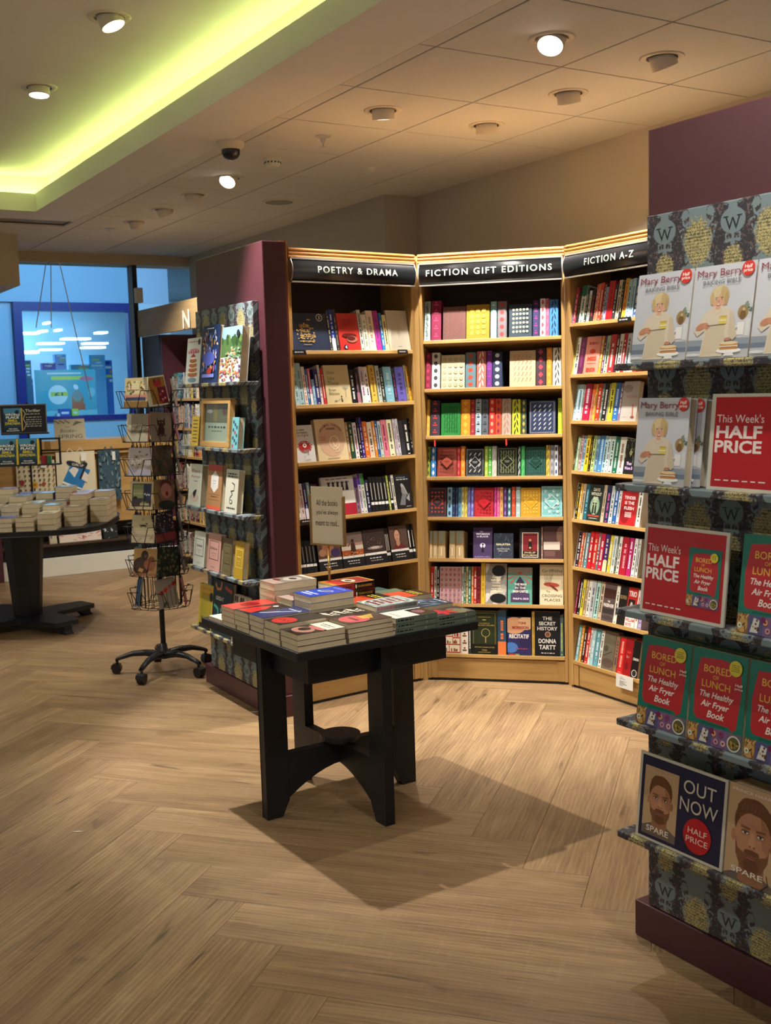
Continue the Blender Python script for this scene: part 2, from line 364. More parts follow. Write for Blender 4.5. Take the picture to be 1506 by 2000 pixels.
# ------------------------------------------------------------------ floor of herringbone planks
fl = MB().box(-8, 7, -1.5, 20, -.12, -.006).build('floor', M_PLANK); tag(fl, kind='structure')
PL, PW = 1.385, .21
fa = Frame(atz(1020, 1697), 17.5)                 # t along the planks, d to the left
gap = .0005
pm = MB().box(gap, PL-gap, gap, PW-gap, -.006, 0)
proto = pm.build('plank', M_PLANK, fl, bevel=.0006); pmesh = proto.data; proto_used = False
fq = fa.d*-1; nplank = 0
def vis_floor(c):
    if c.y < .8: return False
    q = c-Vector((.05, 7.2, 0)); n = Vector((cos(rad(31.1)), sin(rad(31.1)), 0))
    return q.dot(n) < .7 and c.y < 11
for i in range(-40, 60):
    for j in range(-14, 14):
        base = fa.P + fa.t*(-PW*i+PL*j) + fq*(PW*i+PL*j)
        for k in (0, 1):
            if k == 0: org, ang, cen = base + fq*PW, fa.rz, base + fa.t*PL/2 + fq*PW/2
            else: org, ang, cen = base + fq*PW, fa.rz+pi, None
            if k == 0:
                M = Matrix.Translation(base) @ Matrix.Rotation(fa.rz, 4, 'Z') @ Matrix.Translation((0, -PW, 0))
                ends = [base + fa.t*(PL*s) + fq*PW*.5 for s in (0, .25, .5, .75, 1)]
            else:
                o2 = base + fq*(PW-PL) - fa.t*PW
                # long axis along fq
                M = Matrix.Translation(o2) @ Matrix.Rotation(fa.rz-pi/2, 4, 'Z')
                ends = [o2 + fq*(PL*s) + fa.t*PW*.5 for s in (0, .25, .5, .75, 1)]
            if any(inframe(e, 40) and vis_floor(e) for e in ends) and nplank < 300:
                if not proto_used: o = proto; proto_used = True
                else: o = proto.copy(); COL.objects.link(o)
                o.parent = fl; o.matrix_local = M; nplank += 1
# litter on the floor
for px, py, w, h in ((497, 1391, .022, .009), (152, 1625, .02, .005)):
    P = atz(px, py); o = MB().prism([(-w, 0), (-w*.3, h*.7), (w, h*.4), (w*.5, -h*.6)], .001, .0022, 'z').build('paper_scrap', M_WHITE, M=Matrix.Translation(P))
    tag(o, 'small white paper scrap on the floor beside the black display table' if px > 300 else 'tiny pale paper scrap alone on the wooden floor at lower left', 'litter')

# ------------------------------------------------------------------ ceiling
ce = thing('ceiling', Matrix.Identity(4), None, None); 
for k in ('label', 'category'):
    if k in ce: del ce[k]
bpy.data.objects.remove(ce)
def cbox(name, m, u0, u1, d0, d1, z0, z1, parent=None, bevel=0):
    return MB().box(u0, u1, d0, d1, z0, z1).build(name, m, parent, F_CE.mat() if not parent else None, bevel)
OP = (uK-6.2, uK, dK, dK+3.6)                       # opening of the coffer: u0,u1,d0,d1
uH = (F_HW.P-F_CE.P).dot(F_CE.t)+.1; mb = MB()
for b in ((-8, 14, -6, OP[2]-.14), (OP[1]+.14, 14, OP[2]-.14, 10), (-8, OP[0]-.14, OP[2]-.14, 10), (OP[0]-.14, OP[1]+.14, OP[3]+.14, 10)):
    mb.box(b[0], min(b[1], uH), b[2], b[3], CEIL+.02, CEIL+.10)
ceil = mb.build('ceiling', M_GRID, None, F_CE.mat()); tag(ceil, kind='structure')
cbox('ceiling_coffer', M_PLASTER, OP[0]-.3, OP[1]+.3, OP[2]-.3, OP[3]+.3, 3.03, 3.14, ceil)
mb = MB(); w0, w1 = .12, .14                         # back wall of the light trough and lip
for (a0, a1, b0, b1) in ((OP[0]-w1, OP[1]+w1, OP[2]-w1, OP[2]-w0), (OP[0]-w1, OP[1]+w1, OP[3]+w0, OP[3]+w1), (OP[1]+w0, OP[1]+w1, OP[2]-w0, OP[3]+w0), (OP[0]-w1, OP[0]-w0, OP[2]-w0, OP[3]+w0)):
    mb.box(a0, a1, b0, b1, CEIL+.10, 3.03)
mb.build('cove_wall', M_PLASTER, ceil)
mb = MB()
for (a0, a1, b0, b1) in ((OP[0]-.02, OP[1]+.02, OP[2]-.02, OP[2]), (OP[0]-.02, OP[1]+.02, OP[3], OP[3]+.02), (OP[1], OP[1]+.02, OP[2], OP[3]), (OP[0]-.02, OP[0], OP[2], OP[3])):
    mb.box(a0, a1, b0, b1, CEIL, CEIL+.118)
mb.build('cove_lip', M_PLASTER, ceil)
mb = MB(); mg = .36
for (a0, a1, b0, b1) in ((OP[0]-mg, OP[1]+mg, OP[2]-mg, OP[2]-.02), (OP[1]+.02, OP[1]+mg, OP[2]-.02, OP[3]+mg), (OP[0]-mg, OP[1]+.02, OP[3]+.02, OP[3]+mg), (OP[0]-mg, OP[0]-.02, OP[2]-.02, OP[3]+.02)):
    mb.box(a0, a1, b0, b1, CEIL, CEIL+.02)
mb.build('plaster_margin', M_PLASTER, ceil)
LED = mat('cove_led_strip', 'f4ffb8', .5, emit='e6ff94', estr=20.0)
mb = MB()
mb.box(OP[0]-.06, OP[1]+.06, OP[2]-.075, OP[2]-.055, CEIL+.101, CEIL+.110); mb.box(OP[1]+.055, OP[1]+.075, OP[2]-.05, OP[3]+.06, CEIL+.101, CEIL+.110)
mb.box(OP[0]-.06, OP[1]+.06, OP[3]+.055, OP[3]+.075, CEIL+.101, CEIL+.110)
mb.build('led_strip', LED, ceil)
tm = MB().box(.004, TS-.004, .004, TS-.004, CEIL, CEIL+.014).build('ceiling_tile', M_TILE, ceil, bevel=.002); tmesh_used = False; ntile = 0
nW = Vector((cos(rad(31.1)), sin(rad(31.1)), 0))
for i in range(-9, 14):
    for j in range(-7, 12):
        u0, d0 = i*TS, j*TS
        cen = F_CE.w(u0+TS/2, d0+TS/2, CEIL)
        if (cen-Vector((.264, 7.604, 0))).dot(nW) > .34: continue
        clipd = OP[2]-mg
        if u0 < OP[1]+mg and d0 > OP[2]-mg-.03: continue
        corners = [F_CE.w(u0+a, d0+b, CEIL) for a in (0, TS) for b in (0, TS)]
        if not any(inframe(c, 30) for c in corners) and not (cen.y > -.5 and cen.length < 5): continue
        if cen.y > 11: continue
        # a tile that meets the plaster margin is cut to fit
        d1 = min(TS, OP[2]-mg-d0) if (u0 < OP[1]+mg) else TS
        if d1 < .05: continue
        if abs(d1-TS) < 1e-4:
            if not tmesh_used: o = tm; tmesh_used = True
            else: o = tm.copy(); COL.objects.link(o)
            o.parent = ceil; o.location = (u0, d0, 0)
        else:
            MB().box(.004, TS-.004, .004, d1-.002, CEIL, CEIL+.014).build('ceiling_tile', M_TILE, ceil, Matrix.Translation((u0, d0, 0)), .002)
        ntile += 1
# ------------------------------------------------------------------ walls
def wallbox(name, A, B, z0, z1, th, m, kind='structure', side=1):
    """wall from A to B (plan), thickness to the far side"""
    A = Vector((A[0], A[1], 0)); B = Vector((B[0], B[1], 0)); t = (B-A); L = t.length; t.normalize()
    M = Matrix.Translation(A) @ Matrix.Rotation(math.atan2(t.y, t.x), 4, 'Z')
    o = MB().box(0, L, 0 if side > 0 else -th, th if side > 0 else 0, z0, z1).build(name, m, None, M)
    return tag(o, kind=kind)
P1 = Vector((.264, 7.604)); tD = Vector((sin(rad(-31.1)), cos(rad(-31.1))))
wallbox('wall_right', P1, P1-tD*9.5, 0, 2.795, .12, M_WALL)
wallbox('wall_return', (.05-.0, 7.47), P1, 0, 2.795, .12, M_WALL)
P2 = Vector((.05, 7.47)); wallbox('wall_far', P2+tD*3.50, P2, 0, 2.795, .12, M_WALL)
# the wall over the shop window, its header and the end bulkhead
zb = F_HW.on(200, 515)[1]
hl, hr = F_HW.on(-60, 505)[0], F_HW.on(372, 505)[0]
o = MB().box(hl-3, hr+.3, 0, .25, zb, 2.795).build('wall_back', M_BEAM, None, F_HW.mat()); tag(o, kind='structure')
# left bulkhead box
B0 = atz(33, 458, CEIL); F_BK = Frame(B0, D1-180); zbk = F_BK.on(33, 560)[1]
o = MB().box(0, 1.0, 0, 1.6, zbk, 2.795).build('trim_1', M_BEAM, None, F_BK.mat()); tag(o, kind='structure')
# ------------------------------------------------------------------ ceiling fittings
lens_me = None
def spot(px, py, zc, az, tiltdeg, label, up=False, P=None, power=None, lit=True, size=.085, head=.052, drop=.045, cone=92):
    P = atz(px, py, zc) if P is None else Vector(P)
    M = Matrix.Translation(P)
    r = thing('ceiling_spotlight', M, label, 'spotlight', 'recessed adjustable ceiling spotlights')
    MB().lathe([(head+.006, .001), (head+.012, -.004), (size, -.006), (size+.004, -.001), (size+.004, .001)], 28).build('trim_ring', M_LAMP, r, smooth=True)
    MB().lathe([(head+.010, -.0045), (head+.0015, -.0015), (head+.001, .035), (.001, .035)], 20).build('recess', M_DARK, r)
    ax = Vector((sin(rad(az))*sin(rad(tiltdeg)), cos(rad(az))*sin(rad(tiltdeg)), -cos(rad(tiltdeg))))
    q = Vector((0, 0, -1)).rotation_difference(ax).to_matrix().to_4x4()
    H = Matrix.Translation((0, 0, .004)) @ q
    hd = MB().lathe([(.001, .012), (head-.002, .012), (head, .0), (head, -drop), (head-.003, -drop-.002), (head-.006, -drop+.002)], 28).build('lamp_head', M_LAMP, r, H, smooth=True)
    ls = MB().cyl((0, 0, -drop+.0015), (0, 0, -drop-.0005), head-.006, head-.006, 24).build('lens', M_LENS if lit else M_LAMP, hd)
    if lit:
        L = bpy.data.lights.new('spot_beam', 'SPOT'); L.energy = power or SPOT_W; L.color = WARM; L.spot_size = rad(cone); L.spot_blend = .55; L.shadow_soft_size = .022
        lo = bpy.data.objects.new('spot_beam', L); COL.objects.link(lo); lo.parent = r; lo.matrix_local = H @ Matrix.Translation((0, 0, -drop-.012))
    return r
S = spot
S(1078, 75, CEIL, 205, 33, 'bright round ceiling spotlight, largest at upper right, glowing lens tilted leftwards', power=SPOT_W*.55)
S(1293, 112, CEIL, 60, 24, 'ceiling spotlight nearest the plum display panel with its half-seen lit lens', power=SPOT_W)
S(1110, 182, CEIL, 25, 20, 'ceiling spotlight with tilted shade hiding its lens, above the fiction bays', power=SPOT_W*1.5)
S(748, 215, CEIL, 5, 12, 'ceiling spotlight left of the lit one over the gift editions, showing only its pale shade', power=SPOT_W*1.2)
S(950, 244, CEIL, 10, 12, 'small ceiling spotlight with a thin lit lens, straight above the gift editions bay', power=SPOT_W*1.5)
S(448, 347, CEIL, 200, 42, 'round lit ceiling spotlight beyond the black dome camera', power=SPOT_W*.5)
S(380, 380, CEIL, -60, 25, 'ceiling spotlight shade just behind the lit one past the dome camera', power=SPOT_W*.6)
S(320, 409, CEIL, 40, 26, 'pale cylinder ceiling spotlight, middle of the three near the plum column', power=SPOT_W*.9)
S(265, 433, CEIL, 25, 26, 'farthest pale cylinder ceiling spotlight with light spilling on the ceiling', power=SPOT_W*1.1)
u1 = spot(0, 0, 3.03, 97, 22, 'lit adjustable spotlight in the raised coffer ceiling, upper left', P=atz(213, 33, 3.03), power=SPOT_W*3.0, cone=64)
u2 = spot(0, 0, 3.03, 180, 5, 'small lit downlight in the coffer ceiling at far left', P=atz(76, 170, 3.03), power=SPOT_W*.8, cone=66)
# unseen fill spotlights of the same fitting, added behind and beside the camera
BEH = ((1.3, 1.9, 330, 20, .2, CEIL, 'one over the aisle right behind the camera'), (.70, 2.02, 20, 16, .50, CEIL, 'one close in front of the plum display'), (-.5, .9, 60, 36, .22, CEIL, 'one straight above the camera'), (-1.7, 2.3, 80, 42, .30, 3.03, 'nearest coffer one aimed at the plum display'),
       (-3.0, 3.6, 42, 30, .5, 3.03, 'middle coffer one'), (-3.4, 6.0, 40, 15, .8, 3.03, 'far coffer one over the far table'), (-1.5, .4, 40, 20, .2, 3.03, 'coffer one behind the camera'))
for x, y, az, tl, pw, zc, wh in BEH:
    spot(0, 0, zc, az, tl, 'unseen ceiling spotlight added as fill light, ' + wh, P=(x, y, zc), power=SPOT_W*pw, cone=130 if x == .70 else 92)
def ceil_thing(name, px, py, label, cat, build):
    r = thing(name, Matrix.Translation(atz(px, py, CEIL)), label, cat); build(r); return r
def b_dome(r):
    MB().lathe([(.07, 0), (.07, -.018), (.055, -.035), (.048, -.038)], 24).build('housing', M_LAMP, r, smooth=True)
    MB().lathe([(.048, -.036), (.046, -.06), (.034, -.078), (.015, -.088), (.001, -.09)], 24).build('dome', M_DARK, r, smooth=True)
ceil_thing('dome_camera', 450, 278, 'black dome security camera on the ceiling', 'camera', b_dome)
def b_smoke(r):
    MB().lathe([(.052, 0), (.052, -.014), (.046, -.018)], 24).build('base', M_WHITE, r)
    MB().lathe([(.044, -.018), (.044, -.028), (.034, -.046), (.001, -.05)], 24).build('sensor_cap', M_WHITE, r)
    mb = MB()
    for i in range(14): t = 2*pi*i/14; mb.box(-.004, .004, -.0462, -.0440, -.030, -.022, '202020', Matrix.Rotation(t, 4, 'Z'))
    tag(mb.build('vent_slots', M_PRINT, r), kind='stuff')
ceil_thing('smoke_detector', 532, 309, 'white smoke detector on the ceiling right of the dome camera', 'detector', b_smoke)
def b_spr(r):
    MB().lathe([(.04, 0), (.04, -.004), (.012, -.012), (.010, -.03), (.001, -.03)], 20).build('escutcheon', M_SILVER, r)
    MB().cyl((0, 0, -.03), (0, 0, -.055), .004).cyl((0, 0, -.055), (0, 0, -.058), .016, .016, 14).build('deflector', M_SILVER, r)
ceil_thing('sprinkler_head', 631, 266, 'metal sprinkler head above the poetry bay, nearest of the two', 'sprinkler', b_spr)
ceil_thing('sprinkler_head', 216, 446, 'small sprinkler head over the aisle near the shop window', 'sprinkler', b_spr)
ceil_thing('sprinkler_head', 720, 329, 'flat sprinkler plate on the ceiling in front of the wall corner', 'sprinkler', lambda r: MB().lathe([(.04, 0), (.04, -.008), (.03, -.014), (.03, -.022), (.001, -.022)], 20).build('cover_plate', M_WHITE, r))
ceil_thing('ceiling_speaker', 545, 393, 'round flat ceiling speaker grille above the plum column', 'speaker', lambda r: (MB().lathe([(.11, 0), (.11, -.006), (.095, -.008)], 30).build('rim', M_LAMP, r), MB().lathe([(.094, -.006), (.05, -.007), (.001, -.007)], 30).build('grille', M_GRID, r)))

# ------------------------------------------------------------------ bookcases
TILT = rad(11)
def bay(F, u0, u1, shelves, label, title, ctext, wtext, ends=('l', 'r'), depth=.27, bottom=.125):
    r = thing('bookcase', F.mat(), label, 'bookcase', 'oak fiction bookcases in the corner')
    TH = .017; top = 2.105
    for i, u in enumerate((u0, u1-TH)):
        s = MB().box(u, u+TH, 0.004, depth, 0.012, top).build('side_panel', M_OAKV, r, bevel=.0015)
        mb = MB(); xs = u+TH+.0004 if i == 0 else u-.0004
        for k in range(26):                       # drilled shelf-peg holes
            for dd in (.045, .215):
                mb.cyl((xs-.0004, dd, .25+k*.066), (xs+.0004, dd, .25+k*.066), .0028, .0028, 6, '3a2410')
        tag(mb.build('peg_holes', M_PRINT, s), kind='stuff')
    MB().box(u0+TH, u1-TH, depth-.008, depth, .1, top).build('back_panel', M_BACK, r)
    MB().box(u0+TH, u1-TH, .006, depth, top-.02, top).build('top_panel', M_OAK, r)
    pl = MB().box(u0+TH+.0005, u1-TH-.0005, .012, .03, .014, bottom-.006).build('plinth', M_OAK, r, bevel=.001)
    mb = MB(); a, b, z0, z1 = u0+TH+.0006, u1-TH-.0006, .0145, bottom-.0065
    MB().box(a, a+.034, .006, .0118, z0, z1).build('frame_stile', M_OAKV, pl, bevel=.001); MB().box(b-.034, b, .006, .0118, z0, z1).build('frame_stile', M_OAKV, pl, bevel=.001)
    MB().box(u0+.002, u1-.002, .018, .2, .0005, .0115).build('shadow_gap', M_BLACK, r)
    for z in shelves:
        Ms = Matrix.Translation((0, .003, z)) @ Matrix.Rotation(-TILT, 4, 'X')
        dd = .235
        if z < .2: Ms = Matrix.Translation((0, .003, z)) @ Matrix.Rotation(-rad(4), 4, 'X')
        MB().box(u0+TH+.0005, u1-TH-.0005, 0, dd, -.018, 0).build('shelf', M_OAK, r, Ms, bevel=.0015)
    # reeded cornice
    prof = [(.03, 2.108), (.0, 2.108)]
    for i in range(3):
        zc = 2.1165 + i*.0155
        for k in range(7): t = -pi/2+pi*k/6; prof.append((-.004-.0085*cos(t), zc+.0072*sin(t)))
    prof += [(0, 2.157), (.03, 2.157)]
    mb = MB(); n = len(prof)
    mb.prism(prof, u0, u1, 'x'); mb.build('cornice', M_TRIM, r)
    # curved black header sign
    prof = []; Z0, Z1 = 2.006, 2.106
    for k in range(13):
        t = k/12; prof.append((-.009-.022*sin(pi*(t*.86+.07)), Z0+(Z1-Z0)*t))
    prof = [(.004, Z0)] + prof + [(.004, Z1)]
    a, b = u0+.010, u1-.010
    sg = MB().prism(prof, a, b, 'x').build('header_sign', M_SIGN, r, smooth=False)
    for p in sg.data.polygons: p.use_smooth = len(p.vertices) == 4 and abs(p.normal.x) < .5
    mb = MB(); mb.box(a-.001, b+.001, -.019, .0, Z1-.002, Z1+.007); mb.box(a-.001, b+.001, -.021, .0, Z0-.007, Z0-.0005)
    for e0, e1 in ((a-.0035, a-.0004), (b+.0004, b+.0035)):
        pr = [(p[0]-.002 if p[0] < 0 else p[0], p[1]) for p in prof]; mb.prism(pr, e0, e1, 'x')
    mb.build('sign_edging', M_SILVER, sg)
    V, Fc, x0, x1, y0, y1 = text_data(title, .014, 1.25)
    hc = .0265*(1 if len(title) < 30 else 1); sc = wtext/(x1-x0); mb = MB(); zc = (Z0+Z1)/2+.004
    sy = .031/(y1-y0)
    par = list(range(len(V)))
    def find(a):
        while par[a] != a: a = par[a]
        return a
    for f in Fc:
        for q in f[1:]: par[find(q)] = find(f[0])
    isl = {}
    for f in Fc: isl.setdefault(find(f[0]), []).append(f)
    for root, fs in sorted(isl.items(), key=lambda k: min(V[i][0] for f in k[1] for i in f)):
        mb = MB(); ids = sorted({i for f in fs for i in f}); mp = {a: k for k, a in enumerate(ids)}
        for a in ids:
            v = V[a]; z = zc+(v[1]-(y0+y1)/2)*sy; t = (z-Z0)/(Z1-Z0); y = -.0115-.022*sin(pi*(t*.86+.07)); mb.v.append((ctext+(v[0]-(x0+x1)/2)*sc, y, z))
        for f in fs: mb.f.append(tuple(mp[a] for a in f)); mb.c.append(lin('cfdccb'))
        mb.build('letter', M_PRINT, sg)
    return r
Z_G = [1.735, 1.495, 1.26, 1.054, .85, .638, .406, .143]
Z_P = [1.69, 1.438, 1.17, .90, .64, .385, .143]
Z_A = [1.788, 1.546, 1.325, 1.083, .847, .612, .374, .139]
tp = lambda F, x0, x1, y: ((F.on(x0, y)[0]+F.on(x1, y)[0])/2, F.on(x1, y)[0]-F.on(x0, y)[0])
c, w = tp(F_POE, 614, 769, 530); bP = bay(F_POE, -.737, -.012, Z_P, 'oak bookcase under the black POETRY & DRAMA sign', 'POETRY & DRAMA', c, w)
c, w = tp(F_GIFT, 834, 1079, 522); bG = bay(F_GIFT, .012, .730, Z_G, 'oak bookcase under the FICTION GIFT EDITIONS sign, the middle one of three', 'FICTION GIFT EDITIONS', c, w)
c, w = tp(F_AZ, 1151, 1248, 503); bA = bay(F_AZ, .012, .76, Z_A, 'oak bookcase under the FICTION A-Z sign, partly hidden by the plum display', 'FICTION A-Z', c, w)
# corner fillers between bays and the reeded pilaster at the outer end
for F0, F1, P in ((F_POE, F_GIFT, cA), (F_GIFT, F_AZ, cB)):
    a = F0.w(-.0115 if F0 is F_POE else .7305, .006); b = F1.w(.0115, .006); q = a.lerp(b, .5) + (a.lerp(b, .5)-Vector((0, 3.5, 0))).normalized()*.0
    dirn = (b-a); L = dirn.length; ang = math.atan2(dirn.y, dirn.x)
    o = MB().box(.0006, L-.0006, .001, .02, 0.0, 2.150).build('corner_fillet', M_OAKV, None, Matrix.Translation(a) @ Matrix.Rotation(ang, 4, 'Z'))
    tag(o, 'narrow vertical oak fillet joining the poetry and gift editions bookcases' if F0 is F_POE else 'narrow vertical oak fillet joining the gift editions and A-Z bookcases', 'fillet')
r = thing('pilaster', F_POE.mat(-.7385, 0, 0), 'reeded oak pilaster rising at the left edge of the poetry bookcase', 'pilaster')
prof = [(0, .03), (0, 0)]
for i in range(3):
    xc = -.0075-.0135*i
    for k in range(7): t = pi*k/6; prof.append((xc+.0062*cos(t), -.003-.0075*sin(t)))
prof += [(-.042, 0), (-.042, .03)]
MB().prism(prof, .0, 2.185, 'z').build('reeded_post', M_TRIMV, r)

# ------------------------------------------------------------------ plum display ends with wallpapered shelves
def display(F, label, u_col0, u_col1, depth, plinth_u1, pan, shelf_u, zs, topz, shelf_e=.10):
    r = thing('display_unit', F.mat(), label, 'display unit')
    MB().box(u_col0, u_col1, .035, depth, .1005, topz).build('column', M_PLUM, r, bevel=.004)
    pl = MB().box(0, plinth_u1, 0, depth, 0.0005, .100).build('plinth', M_PLUM, r, bevel=.004)
    pn = MB().box(pan[0], pan[1], .006, .0345, .102, 1.912).build('wallpaper_panel', M_PAPERW, r, bevel=.003)
    # printed initials of the wallpaper
    mb = MB(); V, Fc, x0, x1, y0, y1 = text_data('W', .0, 1); W = .042
    k = 0
    for i in range(-1, 8):
        for j in range(0, 13):
            cx = .105*(2*i+1); cz = .17*j-.025; s = 1.0
            if cx-.02 < pan[0] or cx+.02 > pan[1] or cz > 1.88 or cz < .12: continue
            n = len(mb.v)
            for v in V: mb.v.append((cx+(v[0]-(x0+x1)/2)*W/(x1-x0), .0055, cz+(v[1]-y0)*W/(x1-x0)*1.0))
            for f in Fc: mb.f.append(tuple(n+a for a in f)); mb.c.append(lin('23262c'))
            for sgn in (-1, 1):                    # serifs
                mb.poly([(cx+sgn*.020-.007, .0054, cz+.029), (cx+sgn*.020+.007, .0054, cz+.029), (cx+sgn*.020+.007, .0054, cz+.0315), (cx+sgn*.020-.007, .0054, cz+.0315)], '23262c')
    tag(mb.build('printed_initials', M_PRINT, pn), kind='stuff')
    for i, z in enumerate(zs):
        s = MB().box(shelf_u[0], shelf_u[1], -shelf_e, .0055, z-.018, z).build('shelf', M_PAPERW, r, bevel=.003)
    return r
dR = display(F_DISP, 'plum display unit with damask wallpapered shelves of half-price cookbooks, right foreground', .022, 1.3, .40, 1.34, (.045, 1.25), (.035, 1.25), [1.547, 1.246, .925, .635, .333], 2.13)
dL = display(F_LD, 'plum display unit with wallpapered gift-book shelves left of the poetry bookcase', .03, .825, .150, .84, (.075, .765), (.075, .80), [1.553, 1.25, .948, .645, .335], 2.17)

# ------------------------------------------------------------------ black display table
F_T = Frame((-.19, 3.943), 56.5)
TT = .675; HT = .366
tb = thing('display_table', F_T.mat(), 'square black wooden display table with crossed base, piled with paperbacks', 'table')
MB().box(-HT, HT, -HT, HT, TT-.03, TT).build('tabletop', M_BLACK, tb, bevel=.0025)
AP = .283
ap = MB()
for a in ((-AP, AP, -AP, -AP+.02), (-AP, AP, AP-.02, AP), (-AP, -AP+.02, -AP+.02, AP-.02), (AP-.02, AP, -AP+.02, AP-.02)): ap.box(a[0], a[1], a[2], a[3], TT-.135, TT-.0305)
ap.build('apron', M_BLACK, tb, bevel=.001)
R_, LW, TK = .318, .088, .019
def cross_panel(rot, cut):
    # side board: two legs joined by a stretcher with an arched underside
    prof = [(-R_, 0.0005), (-R_, TT-.031)]
    prof += [(-R_+LW, TT-.031), (-R_+LW, .225), (R_-LW, .225), (R_-LW, TT-.031), (R_, TT-.031), (R_, 0.0005), (R_-.062, 0.0005)]
    for k in range(1, 12):
        t = k/12; x = (R_-.075)*(1-2*t); prof.append((x, .015+.135*(1-abs(1-2*t)**1.9)))
    prof.append((-R_+.062, 0.0005))
    return prof
def legs(M):
    # each leg is a board of its own; the arched stretcher joins them
    for sgn in (-1, 1):
        pr = [(sgn*R_, .0005), (sgn*R_, TT-.0315), (sgn*(R_-LW), TT-.0315), (sgn*(R_-LW), .06), (sgn*(R_-.058), .0005)]
        if sgn < 0: pr = pr[::-1]
        MB().prism(pr, -TK, TK, 'y').build('leg', M_BLACK, tb, M, bevel=.002)
    pr = [(-R_+LW+.0003, .225), (-R_+LW+.0003, .064)]
    for k in range(0, 13):
        t = k/12; x = (R_-LW)*(2*t-1)*.999; pr.append((x, .064+.088*(1-abs(2*t-1)**1.8)))
    pr += [(R_-LW-.0003, .225)]
    return pr
pr = legs(Matrix.Identity(4)); MB().prism(pr, -TK, TK, 'y').build('stretcher', M_BLACK, tb, bevel=.0015)
M9 = Matrix.Rotation(pi/2, 4, 'Z'); pr = legs(M9)
for sgn in (-1, 1):                                  # crossing stretcher, halved at the middle
    q0, q1 = TK+.0006, R_-LW-.0003; arch = lambda q: .064+.088*(1-(q/(R_-LW))**1.8)
    pts = [(sgn*q0, .225), (sgn*q0, arch(q0))] + [(sgn*(q0+(q1-q0)*k/7), arch(q0+(q1-q0)*k/7)) for k in range(1, 8)] + [(sgn*q1, .225)]
    if sgn < 0: pts = pts[::-1]
    MB().prism(pts, -TK, TK, 'y').build('stretcher', M_BLACK, tb, M9)
MB().cyl((0, 0, .2255), (0, 0, .236), .062, .062, 32).cyl((0, 0, .2365), (0, 0, .252), .075, .075, 32).build('hub_disc', M_BLACK, tb, bevel=.001)

